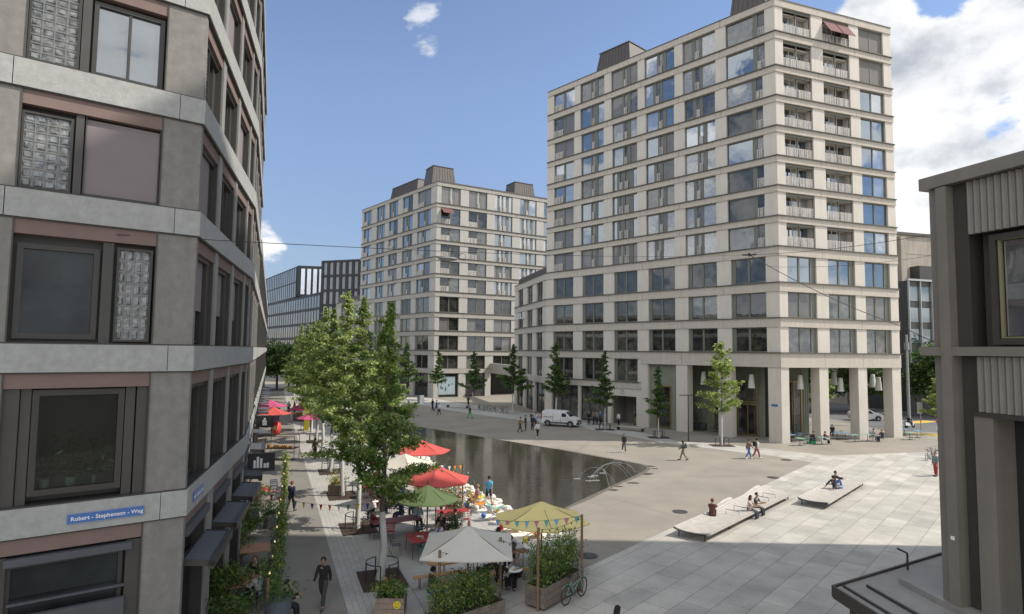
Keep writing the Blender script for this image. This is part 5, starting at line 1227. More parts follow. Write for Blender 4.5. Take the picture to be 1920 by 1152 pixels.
    for ln in (0, 1):
        H_ = MB(); vs = []; sgm, rg = 14, 9; hc = hd+Vector((0, -.012, .03))
        for i in range(rg+1):
            ph = i/rg*(1.9 if ln == 0 else 2.1)
            for j in range(sgm):
                th = 2*math.pi*j/sgm; fr_ = max(0, math.sin(th)); cut = 1.9-1.05*fr_**.7 if ln == 0 else 2.1-1.2*fr_**.7; pp = min(ph, cut)
                rr = .108; z = math.cos(pp)*.122; x = math.sin(pp)*math.cos(th)*.094; y = math.sin(pp)*math.sin(th)*rr
                if ln and pp > 1.5 and fr_ < .5: z -= (pp-1.5)*.42; y = y-.02 if y < 0 else y
                vs.append((hc.x+x, hc.y+y, hc.z+z))
        fs = [(i*sgm+j, (i+1)*sgm+j, (i+1)*sgm+(j+1) % sgm, i*sgm+(j+1) % sgm) for i in range(rg) for j in range(sgm)]
        me = bpy.data.meshes.new('hair'); me.from_pydata(vs, [], fs); me.polygons.foreach_set('use_smooth', [True]*len(fs)); B.hair[ln] = me
    for me in [B.shoes, B.skirt]+list(B.top.values())+list(B.leg.values())+list(B.hair.values()):
        me.materials.clear(); me.materials.append(M_eye)
    return B
SKIN = [mat('skin_a', (.42, .26, .18), rough=.6, var=.04), mat('skin_b', (.30, .17, .11), rough=.6, var=.04), mat('skin_c', (.48, .31, .23), rough=.6, var=.04)]
def cloth(c): return mat('cloth_%d_%d_%d' % tuple(int(x*100) for x in c), c, rough=.9, var=.12, scale=6)
HAIR = {'black': (.012, .010, .009), 'brown': (.045, .025, .014), 'blond': (.24, .16, .07), 'grey': (.2, .19, .18), 'red': (.15, .05, .02)}
NP = [0]
def person(x, y, z, rz, kind, label, top=(.05, .05, .06), leg=(.04, .05, .08), hair='brown', sk=0, ln=0, tl=1, ll=1, shoe=(.04, .04, .04), fem=False, sc=1.0, skirt=False, group=None, bag=None, cat='person'):
    key = (kind, fem)
    if key not in BODIES: BODIES[key] = make_body(kind, fem)
    B = BODIES[key]
    def mk(name, me, m, par=None):
        o = bpy.data.objects.new(name, me); COL.objects.link(o)
        for i, sl in enumerate(o.material_slots): sl.link = 'OBJECT'; sl.material = m if i == 0 else M_eye
        if par: o.parent = par
        return o
    b = mk('person', B.body, SKIN[sk]); b.location = (x, y, z); b.rotation_euler = (0, 0, rz); b.scale = (sc,)*3
    tag(b, label, cat, group)
    mk('shirt', B.top[tl], cloth(top), b)
    if skirt: mk('skirt', B.skirt, cloth(leg), b)
    else: mk('trousers', B.leg[ll], cloth(leg), b)
    mk('hair', B.hair[ln], cloth(HAIR[hair]), b); mk('shoes', B.shoes, cloth(shoe), b)
    if bag:
        m = MB(); m.box(-.15, .15, -.27, -.12, 1.02, 1.42); m.box(-.11, .11, -.31, -.27, 1.06, 1.25); m.build('backpack', cloth(bag), b)
    return b
def face(p, q):   # rotation so that local +Y looks from p to q
    return math.atan2(-(q[0]-p[0]), q[1]-p[1])
def walk(px, py, kind, rz, label, **k): c = g(px, py); return person(c.x, c.y, .01, rz, kind, label, **k)
PI = math.pi
NVY = (.02, .025, .05); BLK = (.018, .018, .02); WHT = (.62, .62, .62); GRY = (.2, .2, .2); TAN = (.26, .19, .11); RED = (.30, .03, .035); BLU = (.06, .14, .32); TEA = (.12, .25, .26); LBL = (.30, .42, .52)
walk(605, 1139, 'walk', PI-.05, 'bearded man in a black jacket striding towards the camera on the near walkway', top=BLK, leg=(.045, .045, .045), hair='black', sk=1, sc=1.03)
walk(916, 950, 'walk2', -.35, 'man in a turquoise shirt and navy shorts walking off along the pool edge', top=(.08, .35, .55), leg=NVY, hair='black', ll=0, tl=0, sc=1.03)
walk(590, 861, 'walk', .1, 'person in a long brown coat walking on the paver strip between trunks', top=(.10, .085, .045), leg=BLK, hair='black', fem=True, bag=(.09, .08, .05))
walk(545, 961, 'walk2', -.1, 'person in dark clothes beside the climbing vine on the walkway, holding a red bag', top=NVY, leg=BLK, hair='red', fem=True)
walk(541, 776, 'walk', .3, 'person with a pale top far down the walkway, left of the one in red', top=GRY, leg=BLK)
walk(552, 776, 'stand', 1.4, 'person in a red jacket far down the walkway beside the kerb', top=RED, leg=BLK)
walk(541, 727, 'stand', 1.2, 'person in a white top at the far end of the walkway', top=WHT, leg=NVY)
walk(768, 783, 'walk', 2.6, 'person with a rucksack in the shade at the left corner of the pool', top=GRY, leg=NVY, bag=(.12, .03, .05))
walk(811, 770, 'stand', 1.0, 'person in black with a dark suitcase before the small tree', top=BLK, leg=NVY)
walk(818, 772, 'walk', -1.5, 'person in blue between the black suitcase owner and the one in white', top=(.04, .08, .25), leg=BLK)
walk(823, 779, 'walk2', 2.9, 'person in a white top in the shade beyond the red parasol', top=WHT, leg=NVY, hair='red')
walk(878, 762, 'stand', 2.5, 'person all in black on the far kerb by the bushy young tree', top=BLK, leg=BLK)
walk(881, 785, 'walk', 1.0, 'person in bright green trousers crossing the shaded asphalt', top=BLK, leg=(.06, .42, .08))
for k, (x, y, kd, rz, tp_, lg, lb, ex) in enumerate([(975, 811, 'walk', -1.0, TAN, BLK, 'person in a tan jacket, left of the group by the van', dict()), (985.5, 808, 'stand', 2.0, (.05, .045, .03), (.05, .045, .03), 'person in dark khaki, second of the group by the van', dict()),
    (998, 807, 'stand', -2.6, NVY, NVY, 'person in navy, third of the group by the van', dict()), (1004, 801, 'stand', 2.4, LBL, NVY, 'person in pale blue standing behind the one in navy near the van', dict()), (1008, 821, 'walk', 2.7, WHT, BLK, 'woman in a white top and black trousers walking ahead of the group by the van', dict(fem=True, ln=1, hair='brown', shoe=WHT))]):
    walk(x, y, kd, rz, lb, top=tp_, leg=lg, group='people on foot near the van', **ex)
walk(1032, 771, 'stand', 1.7, 'person in a white jacket behind the roof of the van', top=WHT, leg=NVY)
for k, (x, y, c_, lb) in enumerate([(1104, 797, BLK, 'person in black at the shop window, leftmost of the group right of the van'), (1113, 797, GRY, 'person in grey beside the one in black right of the van'), (1119, 797, TAN, 'person in tan at the lit shop window'), (1126, 796, BLU, 'person in blue at the lit shop window, beside the tree trunk')]):
    walk(x, y, 'stand', [2.9, 1.2, -.4, 2.4][k], lb, top=c_, leg=NVY, group='people at the shop windows')
walk(1160, 800, 'stand', 2.2, 'person with a white shirt near the passage left of the bench', top=WHT, leg=BLK)
walk(1192, 797, 'stand', 1.3, 'person in black in front of the passage, left of a pair', top=BLK, leg=TAN); walk(1201, 797, 'stand', -1.5, 'person in navy facing the other at the passage', top=NVY, leg=LBL)
walk(1170, 849, 'walk', PI, 'woman in black with grey trousers walking alone on the sunlit asphalt', top=BLK, leg=(.08, .09, .09), ln=1, hair='black', fem=True, shoe=WHT)
walk(1281, 864, 'walk2', 1.2, 'woman in a grey top and tan skirt walking left across the asphalt', top=(.12, .12, .11), leg=TAN, fem=True, skirt=False, ln=1, bag=(.1, .1, .1))
walk(1404, 861, 'walk', -1.3, 'person in blue jeans, left of the walking pair before the arcade', top=(.22, .13, .10), leg=BLU, hair='brown', shoe=WHT)
walk(1419, 860, 'walk2', -1.2, 'person with a dark rucksack and red trousers, right of the walking pair', top=WHT, leg=(.28, .08, .06), hair='black', bag=BLK, shoe=WHT)
walk(1755, 894, 'stand', 1.8, 'person in red trousers and a grey-green top at the right edge of the plaza', top=(.16, .22, .22), leg=(.34, .05, .05), hair='red', sc=1.04)
walk(1768, 892, 'walk', -1.2, 'slim person in teal trousers behind the one in red trousers', top=BLK, leg=(.08, .14, .14), fem=True, hair='black')
c = g(1155, 1185); person(c.x, c.y, .01, -1.3, 'stand', 'dark-haired woman cut off by the bottom edge of the photo', top=(.03, .03, .035), leg=BLK, hair='black', ln=1, fem=True, sk=2, sc=.96)
c = g(1156, 1136, 1.66); COL.objects[-5].name
for o in list(COL.objects):
    if o.get('label', '').startswith('dark-haired woman cut off'): o.location = (c.x, c.y, .012)

# ------------------------------------------------------------------ benches of long slats
M_wood = mat('silvered_wood', (.41, .385, .35), rough=.8, var=.16, scale=2.5, bump=.15, bscale=18); M_wood2 = mat('planter_wood', (.19, .155, .125), rough=.85, var=.25, scale=3.5, bump=.3, bscale=16)
M_tan = mat('tan_board', (.42, .23, .09), rough=.55, var=.12, scale=5); M_post = mat('post_wood', (.20, .13, .075), rough=.85, var=.25, scale=7)
def long_bench(A, Bp, W_, back, label, hh=.42):
    A = Vector(A[:2]); Bp = Vector(Bp[:2]); D = (Bp-A); L_ = D.length; D.normalize(); N = Vector((-D.y, D.x))      # N: rear side
    t = thing('long_bench', (A.x, A.y, 0), label, 'bench', 'long slatted benches in the plaza'); m = MB(); ns = 13; st = 40
    def h(u, v):     # u along, v across 0 front .. 1 rear
        base = hh-.05*math.sin(math.pi*v); b = 0
        for (a, c, hi) in back:
            w = max(0, min(1, (u-a)/.2))*max(0, min(1, (c-u)/.03)); b = max(b, w*hi)
        return base+b*max(0, (v-.55)/.45)**1.6+.06*max(0, (v-.8)/.2)
    for i in range(ns):
        v0 = i/ns+.006; v1 = (i+1)/ns-.006
        for j in range(st):
            u0 = j/st; u1 = (j+1)/st; p = []
            for zz in (-.035, 0):
                for (u, v) in ((u0, v0), (u1, v0), (u1, v1), (u0, v1)): q = A+D*L_*u+N*W_*v; p.append((q.x, q.y, h(u, v)+zz))
            m.hexa(p)
    for j in range(2):     # rounded front nose
        q0 = A; v = -.03*(j+1); p = []
        for zz in (-.06-.05*j, -.005-.05*j):
            for (u, vv) in ((0, v), (1, v), (1, v+.026), (0, v+.026)): q = A+D*L_*u+N*W_*vv; p.append((q.x, q.y, hh+zz))
        m.hexa(p)
    m.build('slats', M_wood, t)
    m = MB()
    for u in (0.0, 1.0):
        off = D*(-.03 if u == 0 else .03); pts = []
        for k in range(11): q = A+D*L_*u+N*W_*(k/10)+off; pts.append((q.x, q.y, h(u, k/10)-.06))
        m.tube(pts, .035, 6)
    for u in [.012, .25, .5, .75, .988]:
        for v in (.08, .88): q = A+D*L_*u+N*W_*v; m.tube([(q.x, q.y, 0), (q.x, q.y, h(u, v)-.05)], .03, 6)
        q = A+D*L_*u; r_ = A+D*L_*u+N*W_; m.tube([(q.x, q.y, hh-.1), (r_.x, r_.y, hh-.1)], .025, 5)
    q0 = A+N*.04; q1 = Bp+N*.04; m.tube([(q0.x, q0.y, hh-.12), (q1.x, q1.y, hh-.12)], .035, 5)
    m.build('steel_frame', M_steel, t)
    for (a, c, hi) in back:
        for uu in (a+.07, a+.16):
            m = MB(); q = A+D*L_*uu+N*W_*.55; r_ = A+D*L_*uu+N*W_*.12; z = h(uu, .4)
            m.tube([(q.x, q.y, z), (q.x, q.y, z+.24), (r_.x, r_.y, z+.24), (r_.x, r_.y, z)], .015, 5); m.build('armrest', M_steel, t)
    return A, D, N, L_, W_, h
b1 = long_bench(g(1324, 1019), g(1483, 937), 1.65, [(.30, .60, .30), (.66, .97, .30)], 'longer slatted bench with raised backs, a couple seated in the middle')
b2 = long_bench(g(1551, 956), g(1622, 911), 1.6, [], 'flat slatted bench with two people lounging, right of the longer one')
def on_bench(b, u, v, kind, rz, label, dz=0, **k):
    A, D, N, L_, W_, h = b; q = A+D*L_*u+N*W_*v; return person(q.x, q.y, h(u, v)+dz, rz, kind, label, **k)
fwd1 = math.atan2(b1[2].x, -b1[2].y)
on_bench(b1, .50, .16, 'sit', fwd1, 'long-haired woman in a pale top on the longer bench, left of the couple', -.45, top=(.5, .42, .36), leg=(.05, .06, .09), ln=1, hair='brown', fem=True, tl=0)
on_bench(b1, .575, .16, 'sit', fwd1, 'man in a grey top seated on the longer bench, right of the couple', -.45, top=(.09, .10, .11), leg=(.035, .035, .04), hair='black', tl=0)
on_bench(b1, .29, .75, 'hug', fwd1+1.9, 'person sitting with knees drawn up alone on the near half of the longer bench', -.02, top=(.12, .045, .03), leg=BLK, hair='red', fem=True, shoe=WHT)
on_bench(b2, .50, .45, 'lounge', fwd1+1.2, 'person in dark top and jeans leaning back on the flat bench, left one', -.02, top=(.03, .035, .05), leg=BLU, hair='black', shoe=WHT)
on_bench(b2, .66, .72, 'hug', fwd1+.2, 'person in black top and blue trousers on the flat bench, right and farther one', -.02, top=(.03, .03, .035), leg=(.07, .12, .3), hair='brown')
# small benches under the far trees
def small_bench(px, py, rz, label, L_=3.2):
    c = g(px, py); t = thing('slatted_bench', (c.x, c.y, 0), label, 'bench', 'small slatted benches under the far trees', rz); m = MB()
    for k in range(7): m.box(-L_/2, L_/2, -.42+.12*k, -.32+.12*k, .40, .44)
    m.build('seat', M_wood, t); m = MB()
    for x in (-L_/2+.15, L_/2-.15): m.box(x-.03, x+.03, -.4, .4, 0, .40)
    m.build('frame', M_steel, t)
small_bench(1182, 808, -.55, 'slatted bench under the trees right of the passage'); small_bench(858, 765, -.35, 'slatted bench between the two leftmost slim trees', 3.6); small_bench(1011, 783, -.5, 'slatted bench behind the group by the van', 2.6)

# ------------------------------------------------------------------ parasols
def parasol(x, y, r, z0, z1, n, m, label, rot=0, pole=M_post, lean=(0, 0), sag=.06, fl_=.12):
    t = thing('parasol', (x, y, 0), label, 'parasol'); C_ = MB(); pts = []
    for k in range(n):
        a = rot+2*math.pi*k/n; pts.append(Vector((r*math.cos(a), r*math.sin(a), z0)))
    ap = Vector((0, 0, z1)); K = 6
    for k in range(n):
        p, q = pts[k], pts[(k+1) % n]; rows = []
        for i in range(K+1):
            f = i/K; row = []
            for j in range(5):
                w = j/4; e = p.lerp(q, w); v = ap.lerp(e, f); v.z -= sag*math.sin(math.pi*f)*1.0+sag*.9*math.sin(math.pi*w)*f; row.append(v)
            rows.append(row)
        vs = [v for r_ in rows for v in r_]; fs = [(i*5+j, (i+1)*5+j, (i+1)*5+j+1, i*5+j+1) for i in range(K) for j in range(4)]
        C_.add(vs, fs); 
        e = rows[-1]; C_.add([*e, *[v-Vector((0, 0, fl_*.35)) for v in e]], [(j, j+1, j+6, j+5) for j in range(4)])
    for v_ in range(len(C_.v)): pass
    o = C_.build('canopy', m, t, world=False); md = o.modifiers.new('t', 'SOLIDIFY'); md.thickness = .006
    P_ = MB(); P_.tube([(0, 0, 0), (0, 0, z1+.05)], .035, 8); P_.tube([(0, 0, z1+.03), (0, 0, z1+.16)], [.05, .03], 8); P_.build('pole', pole, t, world=False)
    R_ = MB()
    for k in range(n): R_.tube([(0, 0, z1-.06), tuple(pts[k]-Vector((0, 0, .03)))], .012, 4); R_.tube([(0, 0, z0-.1), tuple(ap.lerp(pts[k], .5)-Vector((0, 0, .05)))], .01, 4)
    R_.build('ribs', pole, t, world=False); B_ = MB(); B_.box(-.3, .3, -.3, .3, .02, .1); B_.build('base', M_steel, t, world=False)
    t['_o'] = (0, 0, 0); return t
M_ugrey = mat('grey_cloth', (.54, .52, .465), rough=.9, var=.04, transl=.12); M_uyel = mat('yellow_cloth', (.74, .63, .27), rough=.9, var=.05, transl=.15)
M_ured = mat('red_cloth', (.58, .10, .085), rough=.9, var=.06, transl=.2); M_ugrn = mat('green_cloth', (.40, .50, .20), rough=.9, var=.06, transl=.15)
M_ucrm = mat('cream_cloth', (.62, .58, .50), rough=.9, var=.05, transl=.2); M_upnk = mat('pink_cloth', (.50, .09, .20), rough=.9, var=.1, transl=.15)
parasol(-1.42, 22.15, 2.12, 2.15, 2.82, 4, M_ugrey, 'large pale grey parasol over the tan benches in front', math.pi/4+.02)
parasol(1.3, 25.9, 2.0, 2.12, 2.80, 6, M_uyel, 'mustard yellow parasol above the long plant box', -.35)
parasol(-3.62, 31.2, 1.75, 2.55, 3.25, 6, M_ured, 'nearer of the two big red parasols by the pool', .5)
parasol(-5.6, 39.6, 1.85, 2.6, 3.3, 6, M_ured, 'farther of the two big red parasols by the pool', .25)
parasol(-3.75, 29.0, 1.45, 2.15, 2.75, 8, M_ugrn, 'grass-green parasol under the edge of the red one')
parasol(-6.1, 36.6, 1.9, 2.3, 2.9, 4, M_ucrm, 'cream parasol between the two red ones', .3)
parasol(-7.7, 42.0, 1.3, 2.2, 2.9, 4, M_ucrm, 'small cream parasol behind the ginkgo, beyond the red ones', .8)
for (px, py, m_, lb, r) in ((513, 764, M_ured, 'faded red parasol on the walkway by the left shop fronts', 1.75), (508, 751, M_upnk, 'pink parasol behind the faded red one far down the walkway', 1.9), (566, 757, M_upnk, 'pink parasol under the ginkgos far along the kerb', 1.5), (583, 772, M_upnk, 'smaller pink parasol half behind the yellow banner', 1.3)):
    c = g(px, py, 2.9); parasol(c.x, c.y, r, 2.3, 2.95, 6, m_, lb, .3)

# ------------------------------------------------------------------ chairs, tables, benches of the terrace
M_teal = mat('teal_steel', (.10, .20, .19), rough=.45, var=.08); M_tred = mat('red_steel', (.34, .035, .035), rough=.45, var=.08); M_tbrn = mat('plum_steel', (.16, .04, .045), rough=.5, var=.08); M_slate = mat('slate_steel', (.07, .09, .11), rough=.5, var=.1)
def make_chair(m_):
    t = thing('garden_chair', (0, 0, 0), 'x', 'chair'); q = MB()
    for k in range(6): q.box(-.2, .2, -.19+.065*k, -.14+.065*k, .44, .455)
    q.build('seat', m_, t); q = MB()
    for z in (.62, .72, .82): q.box(-.2, .2, -.235-(z-.45)*.15, -.225-(z-.45)*.15, z, z+.055)
    q.build('backrest', m_, t)
    for sx in (-1, 1):
        q = MB(); q.tube([(sx*.19, .2, 0), (sx*.2, .17, .44)], .011, 5); q.build('leg', m_, t); q = MB(); q.tube([(sx*.19, -.27, 0), (sx*.2, -.20, .44), (sx*.2, -.30, .88)], .011, 5); q.build('leg', m_, t)
        q = MB(); q.tube([(sx*.22, -.24, .66), (sx*.23, .14, .64), (sx*.21, .16, .45)], .01, 5); q.build('armrest', m_, t)
    return t
chT, chR, chS = Proto(make_chair(M_teal)), Proto(make_chair(M_tred)), Proto(make_chair(M_slate))
def make_table(m_, w=1.1, d=.7, h=.73, name='table'):
    t = thing('garden_table', (0, 0, 0), 'x', 'table'); q = MB(); q.box(-w/2, w/2, -d/2, d/2, h-.025, h); q.build('tabletop', m_, t)
    for sx in (-1, 1):
        for sy in (-1, 1): q = MB(); q.tube([(sx*(w/2-.08), sy*(d/2-.08), h-.03), (sx*(w/2-.04), sy*(d/2-.04), 0)], .014, 5); q.build('leg', M_steel, t)
    return t
def place_table(x, y, rz, m_, label, w=1.1, d=.7): return Proto(make_table(m_, w, d)).put((x, y, .01), rz, label)
rW = math.atan2(WD.y, WD.x)-PI/2
place_table(-3.95, 27.9, rW, M_tred, 'bright red table with a menu card, beside the nearest white trunk', .95, 1.5)
place_table(-5.5, 30.6, rW+.1, M_tbrn, 'plum-red long table between the first two white trunks', 2.3, .9)
place_table(-2.9, 32.4, rW, M_tred, 'scarlet table beyond the nearer red parasol pole', 1.6, .7)
m = MB(); m.box(-4.05, -3.8, 27.85, 28.02, .745, .76); tag(m.build('menu_card', M_white), 'white menu card on the bright red table', 'card')
for (x, y, rz, p_, lb) in ((-4.9, 27.7, rW-PI/2, chS, 'slate chair at the left side of the bright red table'), (-3.55, 26.8, rW+.1, chT, 'teal chair pulled out before the bright red table'), (-4.0, 29.1, rW+PI, chS, 'slate chair at the far end of the bright red table'),
                           (-4.3, 30.1, rW+PI/2-.3, chT, 'empty teal chair at the right end of the plum-red table'), (-5.6, 29.7, rW, chR, 'dark red chair on the near side of the plum-red table'), (-4.6, 31.9, rW+PI, chT, 'teal chair behind the plum-red table holding the person in pale blue'),
                           (-3.5, 33.4, rW+2.6, chR, 'red chair beyond the scarlet table'), (-2.2, 31.9, rW+1.4, chR, 'red chair at the right of the scarlet table'), (-1.95, 36.2, 1.9, chT, 'teal deck chair at the pool edge beside the man in turquoise')):
    p_.put((x, y, .012), rz, lb, 'metal chairs on the terrace')
# seated guests
def seat(x, y, rz, label, **k): return person(x, y, .012, rz, k.pop('kind', 'sit'), label, **k)
seat(-3.05, 28.6, rW+PI/2+.2, 'woman in a pale lilac shirt with dark hair seated right of the bright red table', top=(.42, .42, .55), leg=(.06, .08, .11), hair='brown', fem=True, ln=1)
seat(-6.6, 30.6, rW-PI/2, 'person in dark red at the left end of the plum-red table', top=(.16, .03, .04), leg=NVY, hair='black')
seat(-4.6, 31.85, rW+PI, 'person in a pale blue jacket seated on the teal chair', top=(.28, .45, .50), leg=BLK, hair='red')
for k, (x, y, rz, c_, hr) in enumerate([(-5.6, 33.0, 2.4, NVY, 'black'), (-5.0, 33.9, .8, GRY, 'brown'), (-3.2, 30.2, 2.9, (.03, .035, .05), 'brown'), (-2.55, 30.7, 1.4, BLK, 'black'), (-6.3, 34.6, 2.0, WHT, 'brown'), (-7.6, 38.2, 1.1, TAN, 'blond'), (-6.9, 39.4, 3.5, BLK, 'black'), (-8.6, 41.8, 2.0, RED, 'brown')]):
    seat(x, y, rz, ['guest in navy seated under the second ginkgo', 'guest in grey seated facing the one in navy', 'guest in slate blue seated near the nearer red parasol pole', 'guest in black bent over beside the red parasol pole', 'guest in a white top seated beyond the green parasol', 'blond guest in tan seated below the farther red parasol', 'guest in black seated below the farther red parasol', 'guest in red seated beyond the farther red parasol'][k], top=c_, leg=NVY, hair=hr, fem=bool(k % 2))
    [chT, chS, chR][k % 3].put((x, y-.0, .012), rz, 'chair under the '+['navy guest of the second ginkgo', 'grey guest facing the navy one', 'guest in slate blue', 'bent guest in black', 'guest in the white top', 'blond guest in tan', 'guest in black below the farther red parasol', 'guest in red beyond the farther red parasol'][k], 'metal chairs on the terrace')
seat(-1.95, 36.15, 1.9, 'woman in pink seated on the teal chair at the pool edge', top=(.35, .2, .2), leg=TAN, hair='blond', fem=True, kind='sit_back', tl=0)
seat(-.35, 27.6, -1.3, 'woman reclining with legs up under the edge of the yellow parasol', top=(.2, .15, .17), leg=NVY, hair='brown', fem=True, kind='sit_back', ln=1)
chS.put((-.35, 27.6, .012), -1.3, 'dark chair under the reclining woman by the yellow parasol', 'metal chairs on the terrace')
for k, (x, y, rz, c_, hr, wd) in enumerate([(-7.0, 33.2, 1.0, WHT, 'brown', 'white'), (-6.3, 36.0, 2.6, BLU, 'black', 'blue'), (-8.0, 36.9, -.6, GRY, 'grey', 'pale grey'), (-5.2, 37.6, 1.9, TAN, 'brown', 'beige'), (-8.9, 39.6, .4, NVY, 'blond', 'dark navy'), (-7.6, 43.2, 2.2, WHT, 'black', 'bright white'), (-9.6, 44.6, 1.1, RED, 'brown', 'crimson'), (-4.2, 35.2, -1.2, LBL, 'brown', 'light blue')]):
    seat(x, y, rz, 'seated guest in '+['white beyond the second trunk', 'blue beside the cream parasol', 'pale grey behind the cream parasol', 'beige before the farther red parasol', 'dark navy left of the farther red parasol', 'bright white beyond the small cream parasol', 'crimson farthest along the terrace', 'light blue facing the pool by the flower tubs'][k], top=c_, leg=NVY, hair=hr, fem=bool(k % 2))
    [chS, chT, chR][k % 3].put((x, y, .012), rz, 'chair under the guest in '+['white beyond the second trunk', 'blue beside the cream parasol', 'pale grey behind the cream parasol', 'beige before the farther red parasol', 'dark navy by the red parasol', 'bright white beyond the cream parasol', 'crimson far along the terrace', 'light blue facing the pool'][k], 'metal chairs on the terrace')
for (x, y, m_, lb) in ((-6.6, 34.6, M_tbrn, 'plum table between the white guest and the cream parasol'), (-8.4, 38.2, M_tred, 'red table left of the farther red parasol'), (-8.6, 43.9, M_teal, 'teal table far along the terrace'), (-4.7, 36.4, M_tbrn, 'plum table by the flower tubs at the pool')):
    place_table(x, y, rW+.2, m_, lb, 1.1, .8)
# beer-garden sets of tan boards
def board(x, y, rz, L_, w, h, label, cat):
    t = thing('folding_bench' if cat == 'bench' else 'folding_table', (x, y, 0), label, cat, None, rz); q = MB(); q.box(-L_/2, L_/2, -w/2, w/2, h-.03, h); q.build('seat' if cat == 'bench' else 'tabletop', M_tan, t)
    for sx in (-1, 1): q = MB(); q.tube([(sx*(L_/2-.25), -w/2+.04, h-.03), (sx*(L_/2-.25), -w/2+.04, 0), (sx*(L_/2-.25), w/2-.04, 0), (sx*(L_/2-.25), w/2-.04, h-.03)], .015, 5); q.build('leg', M_steel, t)
rb = .42
board(-2.1, 24.95, rb, 2.2, .5, .74, 'long tan folding table under the grey parasol', 'table'); board(-2.55, 24.25, rb, 2.2, .26, .45, 'tan folding bench on the near side of the long tan table', 'bench'); board(-1.8, 25.75, rb, 2.2, .26, .45, 'tan folding bench on the far side of the long tan table', 'bench')
board(-.2, 25.9, rb, 2.0, .5, .74, 'tan folding table between the grey and yellow parasols', 'table'); board(-.1, 24.6, rb, 2.0, .26, .45, 'tan folding bench behind the small round table', 'bench')
board(-1.9, 22.6, .25, 1.8, .5, .74, 'tan folding table behind the near plant box', 'table')
seat(-2.75, 22.55, -1.1, 'man in an olive shirt leaning on the near tan table', top=(.055, .06, .03), leg=BLU, hair='black', sk=2, tl=0); seat(-1.0, 22.6, 1.3, 'guest in a pale shirt opposite the man in olive', top=(.40, .45, .50), leg=NVY, hair='brown')
seat(-.35, 23.6, -.4, 'guest in a black jacket at the small pale table by the long plant box', top=BLK, leg=BLK, hair='black'); seat(.35, 24.35, 2.6, 'grey-haired guest facing the one in the black jacket', top=(.2, .19, .2), leg=BLK, hair='grey')
seat(-.6, 25.2, 2.2, 'guest in brown bending forward between the parasols', top=(.18, .12, .08), leg=BLK, hair='brown'); seat(.1, 26.5, 2.7, 'guest with a cap seated in the shade of the yellow parasol', top=(.16, .15, .15), leg=NVY, hair='brown')
q = thing('round_table', (.15, 24.0, 0), 'small pale table with glasses by the long plant box', 'table'); m = MB(); m.lathe([(.36, .72), (.36, .745)], 18, 0, (.15, 24.0)); m.build('tabletop', M_white, q); m = MB(); m.lathe([(.03, .02), (.03, .72)], 8, 0, (.15, 24.0)); m.build('leg', M_steel, q)
M_glassy = mat('tumbler', (.4, .42, .4), rough=.1, var=0)
for k, (x, y, z, lb) in enumerate([(.05, 24.05, .745, 'tumbler on the small pale table, left one'), (.25, 23.9, .745, 'tumbler on the small pale table, right one'), (-3.75, 27.6, .74, 'glass on the bright red table')]): m = MB(); m.lathe([(.03, z), (.036, z+.13)], 8, 0, (x, y)); tag(m.build('drinking_glass', M_glassy), lb, 'glass')

# ------------------------------------------------------------------ plant boxes
def plant_box(A, Bp, W_, h, label, plants, rot_mats, boards=3, seed=1, up=1.0, posts=(), mtr=M_wood2):
    A = Vector(A[:2]); Bp = Vector(Bp[:2]); f_ = FR(A, Bp); t = thing('planter', (A.x, A.y, 0), label, 'planter'); m = MB(); L_ = f_.L
    bh_ = (h-.08)/boards
    for k in range(boards):
        z0 = .08+k*bh_; z1 = z0+bh_-.012
        m.fbox(f_, 0, L_, -.03, 0, z0, z1); m.fbox(f_, 0, L_, -W_, -W_+.03, z0, z1); m.fbox(f_, 0, .03, -W_+.03, -.03, z0, z1); m.fbox(f_, L_-.03, L_, -W_+.03, -.03, z0, z1)
    m.fbox(f_, .03, L_-.03, -W_+.03, -.03, .08, h-.08, 1); m.fbox(f_, .08, L_-.08, -W_+.08, -.08, 0, .08, 1)
    m.build('box', [mtr, M_soil], t); r = random.Random(seed); F_ = MB(); S_ = MB()
    for k in range(plants):
        s_ = r.uniform(.05, L_-.05); n = -r.uniform(.08, W_-.05); hh = up*r.uniform(.55, 1.15); p0 = f_.p(s_, n, h-.1); p1 = p0+Vector((r.gauss(0, .12), r.gauss(0, .12), hh)); S_.tube([p0, p0.lerp(p1, .5)+Vector((r.gauss(0, .03), r.gauss(0, .03), 0)), p1], [.009, .007, .004], 4)
        for q_ in range(int(44*hh)+16):
            u = r.random()**.75; c = p0.lerp(p1, u); sp = .11+.04*u; leafq(F_, (c.x+r.gauss(0, sp), c.y+r.gauss(0, sp), c.z+r.gauss(0, .05)), .055, r, r.randrange(len(rot_mats)), .35, .7)
    F_.build('foliage', rot_mats, t); S_.build('stems', mat('green_stem', (.08, .12, .04), var=.1), t); return t, f_
gm2 = [M_leaf_m, M_leaf_d, M_leaf_l]
pbx, fbx = plant_box(g(1020, 1148), g(1094, 1106), .8, .78, 'big grey wooden plant box of bamboo with the green bicycle against it', 80, gm2, 3, 2, 1.45)
plant_box(g(822, 1205), g(947, 1160), .8, .62, 'wooden plant box at the bottom edge, thick with tall greenery', 80, gm2, 3, 3, 1.15)
plant_box(g(702, 1158), g(757, 1158), .75, .62, 'square wooden crate of herbs and orange flowers with a yellow smiling face', 40, [M_leaf_d, M_leaf_m, M_leaf_l], 3, 4, .45, mtr=mat('crate_wood', (.26, .2, .16), var=.2, scale=5))
c = g(730, 1158); q = thing('smiley_sticker', (c.x, c.y, .4), 'round yellow smiling-face sticker on the flower crate', 'sticker'); fz = FR(g(702, 1158).xy, g(757, 1158).xy)
m = MB()
